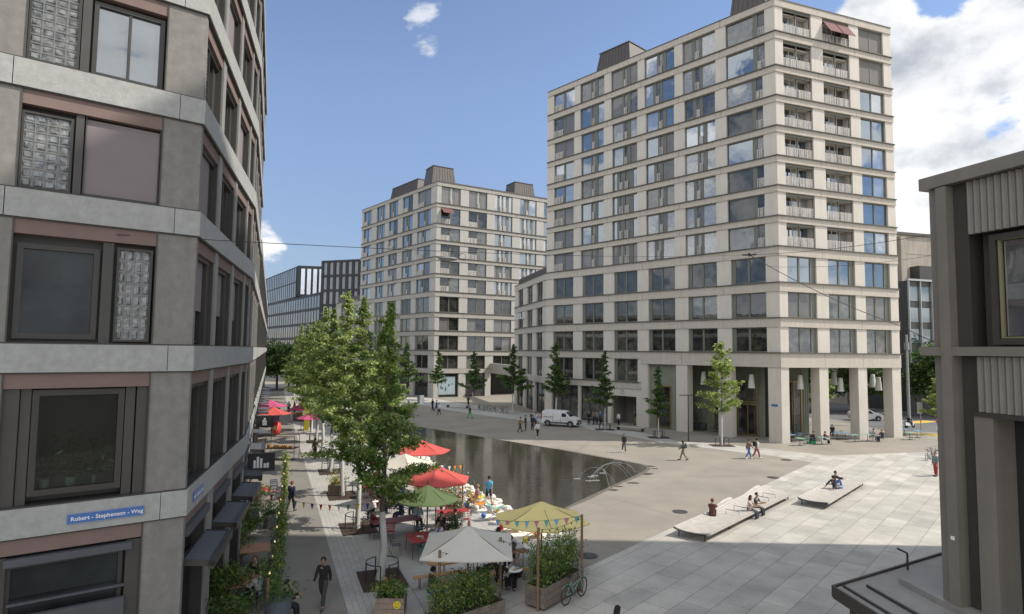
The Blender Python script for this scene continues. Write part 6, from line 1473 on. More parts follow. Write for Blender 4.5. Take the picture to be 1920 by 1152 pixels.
ctr = fz.p(fz.L*.76, .004, .40); pts = [ctr+Vector((fz.D.x, fz.D.y, 0))*.13*math.cos(a)+Vector((0, 0, .13*math.sin(a))) for a in [2*PI*k/20 for k in range(20)]]; m.add(pts, [tuple(range(20))]); m.build('disc', mat('sticker_yellow', (.7, .55, .03), var=0, rough=.5), q)
m = MB()
for dx in (-.04, .04): m.fbox(fz, fz.L*.76+dx-.012, fz.L*.76+dx+.012, .005, .008, .42, .46)
for k in range(7): a = -2.5+k*.31; x = .075*math.cos(a); z = .075*math.sin(a); m.fbox(fz, fz.L*.76+x-.012, fz.L*.76+x+.012, .005, .008, .40+z-.008, .40+z+.008)
m.build('face_marks', M_sb, q)
M_flo = mat('orange_petal', (.7, .28, .02), var=.1); M_flr = mat('red_petal', (.6, .04, .03), var=.1); M_flp = mat('pink_petal', (.65, .3, .32), var=.1); M_flw = mat('white_petal', (.7, .68, .62), var=.1)
def blooms(par_xy, R_, z0, z1, n, mats, label, seed=1, sz=.045):
    m = MB(); r = random.Random(seed)
    for k in range(n): leafq(m, (par_xy[0]+r.gauss(0, R_), par_xy[1]+r.gauss(0, R_), r.uniform(z0, z1)), sz, r, r.randrange(len(mats)), .6)
    o = m.build('flowers', mats); tag(o, label, 'flowers', None); return o
c = g(727, 1158, .8); blooms((-4.05, 21.95), .2, .75, 1.0, 16, [M_flo, M_flo, M_flr], 'orange blooms in the square flower crate', 1)
# flower tubs along the terrace
def tub(x, y, label, seed, fm, mm, R_=.35, h=.5, H2=.6, n=350, m_=None):
    t = thing('flower_tub', (x, y, 0), label, 'planter'); q = MB(); q.box(x-R_, x+R_, y-R_, y+R_, .02, h); q.build('tub', m_ or M_wood2, t)
    F_ = MB(); r = random.Random(seed); mats = mm+fm
    for k in range(n):
        j = r.randrange(len(mm)) if r.random() < .8 or not fm else len(mm)+r.randrange(len(fm)); leafq(F_, (x+r.gauss(0, R_*.6), y+r.gauss(0, R_*.6), h+abs(r.gauss(0, H2*.5))), .06, r, j, .4)
    F_.build('foliage', mats, t)
tub(*g(632, 925).xy, 'wooden tub of lime-green leaves beside the third white trunk', 5, [M_flo], [M_leaf_l, M_leaf_y, M_leaf_m], .45, .55, .7, 500)
tub(-2.95, 34.2, 'tub of red and white flowers at the pool edge under the wooden post', 6, [M_flr, M_flw, M_flr], [M_leaf_m, M_leaf_d], .5, .5, 1.2, 800)
tub(-3.6, 37.0, 'tub of pink and white flowers behind the red parasol', 7, [M_flp, M_flw], [M_leaf_m, M_leaf_l], .6, .5, 1.3, 900)
tub(-2.6, 29.6, 'dark evergreen in a tub beside the red parasol pole', 8, [], [M_leaf_d], .3, .4, .9, 500)
tub(-7.4, 47.5, 'tub of leaves and red flowers beneath the ginkgos by the pool', 9, [M_flr], [M_leaf_m, M_leaf_d], .5, .5, .9, 500)
c = g(1310, 806); tub(c.x, c.y, 'large dark shrub in a black tub inside the arcade', 10, [], [M_leaf_d], .8, .8, 3.0, 900, M_sb)
# beach litter on the white gravel: low chairs, buckets, balls, cushions
RG = random.Random(9); MC_ = [mat('toy_orange', (.75, .25, .03), var=0, rough=.5), mat('toy_yellow', (.75, .6, .05), var=0, rough=.5), mat('toy_blue', (.05, .15, .5), var=0, rough=.5), mat('toy_white', (.7, .7, .68), var=0, rough=.5), mat('toy_red', (.6, .05, .04), var=0, rough=.5), mat('toy_teal', (.1, .4, .38), var=0, rough=.5)]
cn = ['orange', 'yellow', 'blue', 'white', 'red', 'teal']
def make_sling(m_):
    t = thing('sling_chair', (0, 0, 0), 'x', 'deck chair'); q = MB(); pts = [(.0, .45, .34), (0, .2, .26), (0, -.15, .22), (0, -.45, .5), (0, -.65, .8)]
    for i in range(4): a, b = pts[i], pts[i+1]; q.hexa([(-.24, a[1], a[2]-.01), (.24, a[1], a[2]-.01), (.24, b[1], b[2]-.01), (-.24, b[1], b[2]-.01), (-.24, a[1], a[2]), (.24, a[1], a[2]), (.24, b[1], b[2]), (-.24, b[1], b[2])])
    q.build('sling', m_, t)
    for s in (-1, 1): q = MB(); q.tube([(s*.26, .5, .36), (s*.26, -.5, 0)], .018, 5); q.tube([(s*.26, .35, 0), (s*.26, -.68, .82)], .018, 5); q.build('leg', M_tan, t)
    return t
def gp_(t, o): # along the gravel strip
    P_ = [Vector(v) for v in ((2.0, 29.5), (.5, 33.2), (-1.3, 36.8), (-3.3, 41.0), (-5.4, 46), (-8.1, 53))]; u = t*(len(P_)-1); i = min(len(P_)-2, int(u)); q = P_[i].lerp(P_[i+1], u-i); d = (P_[i+1]-P_[i]).normalized(); return q+Vector((-d.y, d.x))*o
slp = [Proto(make_sling(m_)) for m_ in MC_[:4]+[MC_[5]]]; sln = ['orange', 'yellow', 'blue', 'white', 'teal']
for k in range(14):
    p = gp_(.06+k*.062, .35+.5*(k % 2)); slp[k % 5].put((p.x, p.y, .014), -1.2+RG.uniform(-.4, .4), sln[k % 5]+' sling deck chair on the white gravel, '+ORD[k]+' from the yellow parasol onwards', 'deck chairs on the white gravel')
for k in range(16):
    p = gp_(.03+k*.04, RG.uniform(-.2, 1.6)); ci = RG.randrange(6); m = MB()
    if k % 2: m.lathe([(.10, .014), (.14, .26)], 10, 0, (p.x, p.y)); nm, ct = 'bucket', 'bucket'
    else: m.ball((p.x, p.y, .16), .14); nm, ct = 'play_ball', 'ball'
    tag(m.build(nm, MC_[ci], smooth=(k % 2 == 0)), cn[ci]+' '+ct+' on the white gravel, '+ORD[k]+' small toy counting from the yellow parasol', ct, 'toys on the white gravel')
m = MB(); RG2 = random.Random(4)
for k in range(60):
    p = gp_(RG2.random()*.95, RG2.uniform(-.85, -.35)); r = RG2.uniform(.12, .26); m.ball((p.x, p.y, r*.5), r, 0, 7, 4, (1, 1, .7))
o = m.build('boulders', M_grav); tag(o, 'line of white stones edging the gravel along the water', 'stones', None, 'stuff')

# ------------------------------------------------------------------ posts, string lights, pennants
M_cord = mat('black_cord', (.015, .015, .015), var=0); M_bulb = mat('warm_bulb', (1.0, .72, .35), emit=.9, var=0)
def post(px, py, h, label, zb=None, z=0.0):
    c = g(px, py, z) if zb is None else Vector(zb); t = MB(); t.tube([(c.x, c.y, z), (c.x, c.y, z+h)], .05, 7); o = t.build('wooden_post', M_post); tag(o, label, 'post', 'wooden posts round the terrace'); return Vector((c.x, c.y, z+h))
def ht(px, y0, c): # height of a post whose foot is at c and whose top shows at pixel row y0
    lo, hi = 0, 6
    for _ in range(40):
        md = (lo+hi)/2; v = Vector((c.x, c.y, md))-Vector((0, 0, HCAM)); yy = 576-FPX*v.dot(Uv)/v.dot(Fv)
        if yy > y0: lo = md
        else: hi = md
    return lo
def post2(px, yb, yt, label): c = g(px, yb); return post(px, yb, ht(px, yt, c), label)
cA_ = fbx.p(-.09, -.2, 0); pA = post(0, 0, ht(1001, 990, cA_), 'wooden post at the near end of the big bamboo box', tuple(cA_))
cB_ = fbx.p(fbx.L-.25, .07, 0); pB = post(0, 0, ht(1073, 965, cB_), 'wooden post at the far end of the big bamboo box', tuple(cB_))
pC = post2(937, 1140, 1008, 'wooden post before the grey parasol, right of the near plant box'); pD = post2(822, 1175, 1032, 'wooden post at the left end of the near plant box')
pE = post2(867, 948, 870, 'pale wooden post at the pool edge by the red flowers'); pF = post(500, 1150, 0, 'x') if False else None
pG = post2(499, 1185, 1085, 'wooden post by the blue-grey barrel at the bottom left'); pH = post2(532, 958, 850, 'post wound with the climbing vine beside the walkway')
def festoon(name, a, b, label, sag=.35, bulbs=8, flags=0, cols=None, warm=False):
    t = thing(name, a, label, 'string lights' if not flags else 'bunting'); pts = [a.lerp(b, k/16)-Vector((0, 0, sag*4*(k/16)*(1-k/16))) for k in range(17)]
    q = MB(); q.tube(pts, .008, 4); q.build('cord', M_cord, t)
    def at(u): i = min(15, int(u*16)); return pts[i].lerp(pts[i+1], u*16-i)
    for k in range(bulbs): p = at((k+.5)/bulbs); q = MB(); q.ball((p.x, p.y, p.z-.06), .026, 0, 7, 5); q.tube([p, (p.x, p.y, p.z-.04)], .014, 5); q.build('bulb', M_bulb if warm else M_cord, t)
    d = (b-a).normalized()
    for k in range(flags):
        p = at((k+.5)/flags); m_ = (cols or MC_)[k % len(cols or MC_)]; q = MB(); q.add([p-d*.1, p+d*.1, p-Vector((0, 0, .26)), p-d*.1+d.cross(Vector((0, 0, 1)))*.004, p+d*.1+d.cross(Vector((0, 0, 1)))*.004, p-Vector((0, 0, .26))+d.cross(Vector((0, 0, 1)))*.004], [(0, 1, 2), (5, 4, 3), (0, 3, 4, 1), (1, 4, 5, 2), (2, 5, 3, 0)]); q.build('pennant', m_, t)
dn = Vector((0, 0, .05))
festoon('string_lights', pC-dn, pD-dn, 'dark bulb string from the post by the grey parasol to the left post', .25, 5); festoon('string_lights', pA-dn, pC-dn, 'bulb string sagging between the bamboo box and the grey parasol', .3, 6)
festoon('string_lights', pA-dn, pB-dn, 'bulb string over the bamboo box', .15, 6)
festoon('bunting', g(925, 975, 2.3), pB-dn, 'pale blue and pink pennants strung across the yellow parasol', .12, 0, 9, [mat('flag_blue', (.2, .42, .6), var=0), mat('flag_pink', (.5, .2, .28), var=0), mat('flag_teal', (.12, .4, .38), var=0)])
festoon('bunting', g(770, 870, 2.9), pE-dn, 'orange, white and blue pennants ending at the pale pool-edge post', .12, 0, 9, [MC_[0], MC_[2], MC_[3], MC_[0]])
FC = [MC_[4], MC_[0], MC_[3], mat('flag_green', (.08, .3, .15), var=0), MC_[1], mat('flag_violet', (.08, .05, .35), var=0)]
festoon('bunting', Vector((-10.9, 28.6, 2.35)), Vector((-4.98, 24.9, 2.95)), 'coloured pennants strung low across the walkway to the nearest white trunk', .3, 0, 13, FC)
festoon('bunting', Vector((-6.5, 31.2, 2.6)), Vector((-3.6, 31.2, 2.7)), 'coloured pennants between the second trunk and the red parasol', .2, 0, 7, FC)
festoon('string_lights', pH-dn, pG-dn, 'warm bulb string along the vine hedge of the left terrace', .5, 9, warm=True)

# ------------------------------------------------------------------ restaurant terrace at the foot of the left building
def vine(pts, R_, n, mats, name, label, cat, seed, flowers=None, sz=.055):
    t = thing(name, pts[0], label, cat); F_ = MB(); r = random.Random(seed); ms = mats+(flowers or [])
    segs = [(Vector(pts[i]), Vector(pts[i+1])) for i in range(len(pts)-1)]; tot = sum((b-a).length for a, b in segs)
    for a, b in segs:
        for k in range(int(n*(b-a).length/tot)):
            c = a.lerp(b, r.random()); j = r.randrange(len(mats)) if r.random() < .93 or not flowers else len(mats)+r.randrange(len(flowers)); leafq(F_, (c.x+r.gauss(0, R_), c.y+r.gauss(0, R_), c.z+r.gauss(0, R_)), sz, r, j, .4)
    F_.build('foliage', ms, t); q = MB(); q.tube([Vector(p) for p in pts], .02, 5); q.build('stem', M_bark, t)
vine([(pH.x, pH.y, .2), (pH.x, pH.y, pH.z)], .11, 1300, [M_leaf_m, M_leaf_l, M_leaf_y], 'climbing_vine', 'bright green vine climbing the post beside the walkway', 'plant', 3)
e0 = g(530, 985); e1 = g(512, 1150)
for k in range(5):
    a = e0.lerp(e1, k/5); b = e0.lerp(e1, (k+1)/5); t = thing('hedge_plant', a, ['hedge vine next to the tall vine post', 'hedge vine along the walkway, second from the tall vine', 'hedge vine along the walkway, third from the tall vine', 'hedge vine along the walkway beside the seated party', 'hedge vine along the walkway just behind the blue-grey barrel'][k], 'plant', 'hedge vines along the walkway edge'); F_ = MB(); r = random.Random(60+k)
    for q_ in range(900): u = r.random(); c = a.lerp(b, u); leafq(F_, (c.x+r.gauss(0, .12), c.y+r.gauss(0, .15), .2+r.random()**.8*1.35*(.75+.25*math.sin(u*9+k))), .055, r, r.randrange(3), .4)
    F_.build('foliage', [M_leaf_m, M_leaf_l, M_leaf_d], t); q = MB(); q.tube([(a.x, a.y, 0), (a.x, a.y, 1.5)], .02, 5); q.build('stake', M_post, t)
def barrel(px, py, r_, h, m_, label, leaf=True, seed=0, z=0):
    c = g(px, py); t = thing('round_planter', (c.x, c.y, 0), label, 'planter'); q = MB(); q.lathe([(r_*.85, .01), (r_, h), (r_*.92, h), (r_*.9, h-.06)], 18, 0, (c.x, c.y)); q.build('tub', m_, t)
    if leaf:
        F_ = MB(); rr = random.Random(seed)
        for k in range(420): leafq(F_, (c.x+rr.gauss(0, r_*.8), c.y+rr.gauss(0, r_*.8), h+abs(rr.gauss(0, .28))), .075, rr, rr.randrange(2), .35, .5)
        F_.build('foliage', [M_leaf_m, M_leaf_d], t)
M_zinc = mat('zinc_blue', (.10, .125, .15), rough=.5, var=.1, scale=3); M_terra = mat('terracotta', (.25, .10, .06), rough=.8, var=.12); M_zinc2 = mat('zinc_grey', (.16, .165, .16), rough=.6, var=.12)
barrel(520, 1180, .42, .95, M_zinc, 'tall blue-grey round planter at the bottom of the left terrace', True, 1)
barrel(440, 1190, .34, .6, M_terra, 'terracotta pot at the bottom edge of the left terrace', True, 2); barrel(395, 1200, .4, .6, M_zinc2, 'grey pot of broad leaves in front of the left awning post', True, 3)
barrel(470, 985, .40, .75, M_zinc2, 'grey metal tub in the middle of the left terrace', True, 4); barrel(505, 990, .32, .7, M_zinc2, 'smaller grey tub behind the wooden table', True, 5)
barrel(486, 948, .35, .6, M_wood2, 'tub with salmon flowers at the far side of the left terrace', True, 6)
for (px, py, R_, n, lb, sd) in ((415, 1150, .45, 2600, 'large shrub of mixed leaves at the bottom of the left terrace', 11), (455, 1010, .38, 1700, 'leafy shrub between the awnings and the wooden table', 12), (445, 1055, .3, 900, 'low shrub by the awning posts', 13), (375, 1160, .35, 1300, 'shrub against the corner pier', 14)):
    c = g(px, py); t = thing('shrub', (c.x, c.y, 0), lb, 'plant', 'shrubs of the left terrace'); F_ = MB(); r = random.Random(sd)
    cl = [(r.gauss(0, R_), r.gauss(0, R_), r.uniform(.3, 1.5)) for _ in range(26)]
    for k in range(n): q_ = cl[r.randrange(26)]; leafq(F_, (c.x+q_[0]+r.gauss(0, .13), c.y+q_[1]+r.gauss(0, .13), q_[2]+r.gauss(0, .12)), .08, r, r.randrange(3), .4, .6)
    F_.build('foliage', [M_leaf_m, M_leaf_l, M_leaf_d], t); q = MB()
    for k in range(8): q.tube([(c.x, c.y, 0), (c.x+cl[k][0], c.y+cl[k][1], cl[k][2])], .012, 4)
    q.build('stems', M_bark, t)
blooms(g(490, 945).xy, .45, .7, .95, 90, [M_flp, M_flr, M_flo], 'salmon and red blooms spilling over the far side of the left terrace', 5, .07)
blooms(g(462, 935).xy, .35, .7, .95, 60, [M_flo, M_flr], 'orange and yellow blooms beside the far awning', 6, .07)
place_table(*g(478, 1062).xy, rW, M_tan if False else mat('teak', (.32, .17, .09), rough=.6, var=.15, scale=6), 'teak table with papers in the middle of the left terrace', 1.15, 1.2)
place_table(*g(455, 1128).xy, rW, mat('teak'  , (.3, .2, .1)), 'teak table of the seated party near the awnings', 1.0, 1.4)
ct_ = g(455, 1128)
for k, (dx, dy, rz, c_, hr, lb) in enumerate([(-.9, -.2, -1.4, (.10, .14, .2), 'brown', 'man in a blue-grey shirt at the left of the seated party'), (-.8, -.9, -1.1, BLK, 'brown', 'man in black at the near left of the seated party'), (.0, 1.05, PI, BLK, 'red', 'person in a dark top at the head of the party table'), (.85, .45, 1.6, (.10, .16, .17), 'brown', 'person in a teal-grey shirt on the right of the party table'), (.75, -.5, 1.3, (.5, .5, .5), 'brown', 'person in a white top nearest the barrel at the party table')]):
    x, y = ct_.x+dx, ct_.y+dy; seat(x, y, rz, lb, top=c_, leg=NVY, hair=hr, group='party seated on the left terrace'); chS.put((x, y, .012), rz, 'dark chair of the '+lb.split(' at ')[0].split(' on ')[0].split(' nearest')[0], 'chairs of the seated party')
seat(-7.4, 21.2, -1.6, 'dark figure seated under the nearest awning', top=BLK, leg=BLK, hair='black'); 
for (px, py, rz, col, lb) in ((520, 1045, 0, M_blue, 'royal-blue chair beside the hedge vines'), (513, 925, .3, M_blue, 'royal-blue upright chair at the far side of the terrace')):
    c = g(px, py); Proto(make_chair(col)).put((c.x, c.y, .01), rz, lb)
# street clutter farther down
def aframe(px, py, w, h, m1, m2, label, rz=0):
    c = g(px, py); t = thing('pavement_sign', (c.x, c.y, 0), label, 'sign', None, rz); q = MB()
    for s in (-1, 1): q.hexa([(-w/2, s*.25-.01, 0), (w/2, s*.25-.01, 0), (w/2, s*.25+.01, 0), (-w/2, s*.25+.01, 0), (-w/2, s*.02-.01, h), (w/2, s*.02-.01, h), (w/2, s*.02+.01, h), (-w/2, s*.02+.01, h)])
    q.build('frame', m1, t); q = MB(); q.hexa([(-w/2+.07, -.235, .12), (w/2-.07, -.235, .12), (w/2-.07, -.225, .12), (-w/2+.07, -.225, .12), (-w/2+.07, -.045, h-.1), (w/2-.07, -.045, h-.1), (w/2-.07, -.035, h-.1), (-w/2+.07, -.035, h-.1)]); q.build('board', m2, t)
aframe(507, 871, .75, 1.15, M_tan, M_slate, 'chalkboard in an orange wooden frame before the left shop fronts'); aframe(505, 817, .8, 1.3, MC_[4], mat('poster_pink', (.7, .4, .45), var=.1, scale=9), 'pink price board beside the red barrel bin')
c = g(517, 815); t = thing('barrel_bin', (c.x, c.y, 0), 'red barrel-shaped stand with a pale sign on its front', 'bin'); q = MB(); q.lathe([(.38, 0), (.50, .5), (.46, 1.1), (.2, 1.3)], 14, 0, (c.x, c.y)); q.build('body', MC_[4], t, smooth=True); q = MB(); q.box(c.x-.25, c.x+.35, c.y-.56, c.y-.52, .55, .95); q.build('plate', mat('plate_cream', (.65, .6, .3), var=.1), t)
c = g(515, 800); t = thing('pinboard', (c.x, c.y, 0), 'plum-coloured upright board behind the red barrel stand', 'board'); q = MB(); q.box(c.x-.7, c.x+.55, c.y-.03, c.y+.03, .5, 2.1); q.build('panel', mat('plum', (.17, .10, .19), var=.08), t); q = MB(); [q.tube([(c.x+d, c.y, 0), (c.x+d, c.y, .6)], .03, 5) for d in (-.6, .45)]; q.build('leg', M_steel, t)
c = g(508, 870); t = thing('metal_frame_table', (c.x, c.y, 0), 'tall thin steel frame with goods behind the chalkboard', 'stand'); q = MB(); x, y = c.x, c.y+1.3
for dx, dy in ((-1.0, 0), (1.3, 0), (1.3, 1.2), (-1.0, 1.2)): q.tube([(x+dx, y+dy, 0), (x+dx, y+dy, 1.9)], .025, 5)
for dy in (0, 1.2): q.tube([(x-1, y+dy, 1.9), (x+1.3, y+dy, 1.9)], .025, 5)
q.box(x-1, x+1.3, y, y+1.2, .9, .95); q.build('frame', M_steel, t); q = MB(); r = random.Random(2)
for k in range(14): q.box(x-.9+k*.15, x-.82+k*.15, y+.1, y+.3, .95, 1.1+r.random()*.2)
q.build('goods', M_tan, t)
tub(*g(490, 793).xy, 'leafy tub under the faded red parasol', 21, [], [M_leaf_l, M_leaf_m], .8, .6, 1.2, 500)
c = g(574, 815); t = thing('beach_flag', (c.x, c.y, 0), 'yellow upright banner by the kerb under the ginkgos', 'banner'); q = MB(); q.box(c.x-.25, c.x+.25, c.y-.02, c.y+.02, .4, 3.3); q.build('cloth', MC_[1], t); q = MB(); q.tube([(c.x-.27, c.y, 0), (c.x-.27, c.y, 3.4)], .025, 5); q.build('pole', M_steel, t)
c = g(566, 790); t = thing('fruit_stall', (c.x, c.y, 0), 'low stall of coloured goods under the pink parasol', 'stall'); q = MB(); q.box(c.x-1, c.x+1, c.y-.5, c.y+.5, .1, .85); q.build('counter', M_wood2, t); q = MB(); r = random.Random(3)
for k in range(5): q = MB(); q.box(c.x-.95+k*.39, c.x-.62+k*.39, c.y-.45, c.y+.2, .85, 1.05); q.build('tray', [MC_[0], M_leaf_l, MC_[4], MC_[1], M_leaf_m][k], t)

# ------------------------------------------------------------------ vehicles
M_vwhite = mat('van_paint', (.68, .69, .70), rough=.25, var=.02, spec=.6); M_tyre = mat('tyre', (.02, .02, .02), rough=.85, var=.1); M_rim = mat('rim', (.30, .30, .31), rough=.35, metal=.6, var=.05); M_cglass = glass('car_glass', (.02, .022, .025), .10, 1.5)
M_black = mat('black_plastic', (.025, .025, .026), rough=.6, var=.05); M_lamp = mat('headlight_glass', (.5, .52, .55), rough=.1, var=0); M_plate = mat('number_plate', (.7, .7, .68), var=0); M_tail = mat('tail_light', (.35, .02, .02), rough=.3, var=0)
def vehicle(name, prof, W_, L_, wb, wr, paint, glasses, label, cat, loc, rz, shoulder, side_w):
    t = thing(name, loc, label, cat, None, rz); t['_o'] = (0, 0, 0)
    B_ = MB(); n = len(prof)     # prof: (y, z) side outline, closed, front at +y
    def halfw(y, z):
        taper = 1-.10*max(0, (abs(y)-L_*.36)/(L_*.14))**2; tum = 1-.15*max(0, (z-shoulder))/1.0; return W_/2*taper*tum*(1 if z > .35 else .94)
    for sgn in (1, -1):
        B_.add([(sgn*halfw(y, z), y, z) for y, z in prof], [tuple(range(n)) if sgn < 0 else tuple(reversed(range(n)))])
    vs = [(-halfw(y, z), y, z) for y, z in prof]+[(halfw(y, z), y, z) for y, z in prof]
    B_.add(vs, [(i, (i+1) % n, (i+1) % n+n, i+n) for i in range(n)])
    o = B_.build('body', paint, t, world=False); bm = bmesh.new(); bm.from_mesh(o.data); bmesh.ops.remove_doubles(bm, verts=bm.verts, dist=.001); bmesh.ops.recalc_face_normals(bm, faces=bm.faces)
    bmesh.ops.bevel(bm, geom=[e for e in bm.edges if not e.is_boundary and e.calc_face_angle(0) > .7], offset=.05, segments=2, affect='EDGES'); bm.to_mesh(o.data); bm.free()
    for nm, kind, pts, m_ in glasses:
        q = MB()
        if kind == 'side':
            for sgn in (-1, 1):
                a = [(sgn*(halfw(y, z)+.004), y, z) for y, z in pts]; b = [(sgn*(halfw(y, z)-.03), y, z) for y, z in pts]; k = len(a); r_ = tuple(range(k)) if sgn > 0 else tuple(reversed(range(k)))
                q.add(a, [r_]); q.add(a+b, [(i, (i+1) % k, (i+1) % k+k, i+k) for i in range(k)])
            q.build(nm, m_, t, world=False)
        elif kind == 'pair':
            for sgn in (-1, 1): q = MB(); (x0, x1, y0, y1, z0, z1) = pts; a, b = sorted((sgn*x0, sgn*x1)); q.box(a, b, y0, y1, z0, z1); q.build(nm, m_, t, world=False)
        elif kind == 'quad':
            (y0, z0), (y1, z1), ins = pts; d = Vector((0, z1-z0, -(y1-y0))).normalized(); d = -d if d.y*(1 if (y0+y1) > 0 else -1) < 0 else d
            v = [Vector((s*(halfw(y, z)-ins), y, z))+d*.008 for (y, z), s in (((y0, z0), -1), ((y0, z0), 1), ((y1, z1), 1), ((y1, z1), -1))]; q.add(v+[p-d*.03 for p in v], [(0, 1, 2, 3), (7, 6, 5, 4), (0, 4, 5, 1), (1, 5, 6, 2), (2, 6, 7, 3), (3, 7, 4, 0)]); q.build(nm, m_, t, world=False)
        elif kind == 'box': q.box(*pts); q.build(nm, m_, t, world=False)
    for sx in (-1, 1):
        for yy in (wb/2, -wb/2):
            w = MB(); cx = sx*(W_/2-.10)
            for (r0, x_) in ((wr, 0),): w.tube([(cx-.11, yy, wr), (cx-.09, yy, wr), (cx+.09, yy, wr), (cx+.11, yy, wr)], [wr*.93, wr, wr, wr*.93], 20)
            o = w.build('wheel', M_tyre, t, world=False); w = MB(); w.tube([(cx+sx*.10, yy, wr), (cx+sx*.125, yy, wr)], [wr*.62, wr*.55], 12); w.build('rim', M_rim, o, world=False)
            w = MB(); w.tube([(cx+sx*.085, yy+math.cos(a)*(wr+.05), wr+math.sin(a)*(wr+.05)) for a in [PI*k/10 for k in range(11)]], .035, 5); w.build('wheel_arch', M_black, t, world=False)
    return t
vp = [(-2.2, .35), (-2.22, .9), (-2.18, 1.5), (-2.08, 1.82), (-1.5, 1.86), (.35, 1.84), (.75, 1.72), (1.42, 1.16), (1.75, 1.08), (2.12, .96), (2.22, .8), (2.24, .45), (2.15, .25), (-2.1, .25)]
a = g(1030, 799); b = g(1068, 806); 
vc = g(1053, 801); 
vehicle('delivery_van', vp, 1.86, 4.45, 2.78, .34, M_vwhite,
        [('side_window', 'side', [(.35, 1.18), (1.18, 1.18), (.78, 1.60), (.45, 1.62), (.30, 1.55)], M_cglass), ('windscreen', 'quad', ((.78, 1.69), (1.38, 1.19), .13), M_cglass), ('sill_trim', 'side', [(-1.0, .42), (1.0, .42), (1.0, .56), (-.9, .52)], M_black),
         ('bumper', 'box', (-.86, .86, 2.14, 2.28, .28, .58), M_black), ('grille', 'box', (-.5, .5, 2.19, 2.262, .64, .80), M_black), ('headlight', 'pair', (.5, .84, 2.06, 2.235, .76, .92), M_lamp), ('number_plate', 'box', (-.26, .26, 2.27, 2.295, .42, .53), M_plate), ('mirror', 'pair', (.95, 1.1, .95, 1.08, 1.15, 1.38), M_vwhite),
         ('tail_light', 'pair', (.80, .90, -2.24, -2.15, .9, 1.5), M_tail), ('door_seam', 'side', [(.22, .5), (.235, .5), (.235, 1.7), (.22, 1.7)], M_black), ('door_seam', 'side', [(-.75, .5), (-.735, .5), (-.735, 1.7), (-.75, 1.7)], M_black), ('slide_rail', 'side', [(-1.9, 1.12), (-.75, 1.12), (-.75, 1.15), (-1.9, 1.15)], M_black)],
        'white delivery van with windowless sides parked on the shaded asphalt', 'van', (vc.x, vc.y+.9, .01), math.radians(-112), 1.0, 0)
cpf = [(-2.05, .4), (-2.12, .75), (-2.0, 1.0), (-1.5, 1.38), (-.6, 1.5), (.3, 1.47), (1.0, 1.02), (1.85, .88), (2.1, .68), (2.1, .35), (2.0, .25), (-2.0, .25)]
cw = g(1642, 791)
vehicle('parked_car', cpf, 1.78, 4.2, 2.55, .32, M_vwhite, [('side_window', 'side', [(-1.5, 1.02), (.75, 1.0), (.25, 1.38), (-.6, 1.42), (-1.3, 1.32)], M_cglass), ('windscreen', 'quad', ((.36, 1.42), (.96, 1.05), .12), M_cglass), ('headlight', 'pair', (.5, .82, 1.95, 2.1, .62, .78), M_lamp), ('bumper', 'box', (-.8, .8, 2.04, 2.13, .3, .5), M_black), ('tail_light', 'pair', (.6, .85, -2.14, -2.0, .75, .95), M_tail)],
        'white hatchback on the road seen through the last arcade bay', 'car', (cw.x-.5, cw.y+1.5, .01), math.radians(-98), .9, 0)
def wheel_ring(m, c, r, ax, rad=.018, seg=22, mi=0):
    ax = Vector(ax).normalized(); a = ax.orthogonal().normalized(); b = ax.cross(a); m.tube([Vector(c)+(a*math.cos(t)+b*math.sin(t))*r for t in [2*PI*k/seg for k in range(seg+1)]], rad, 5, mi, cap=False)
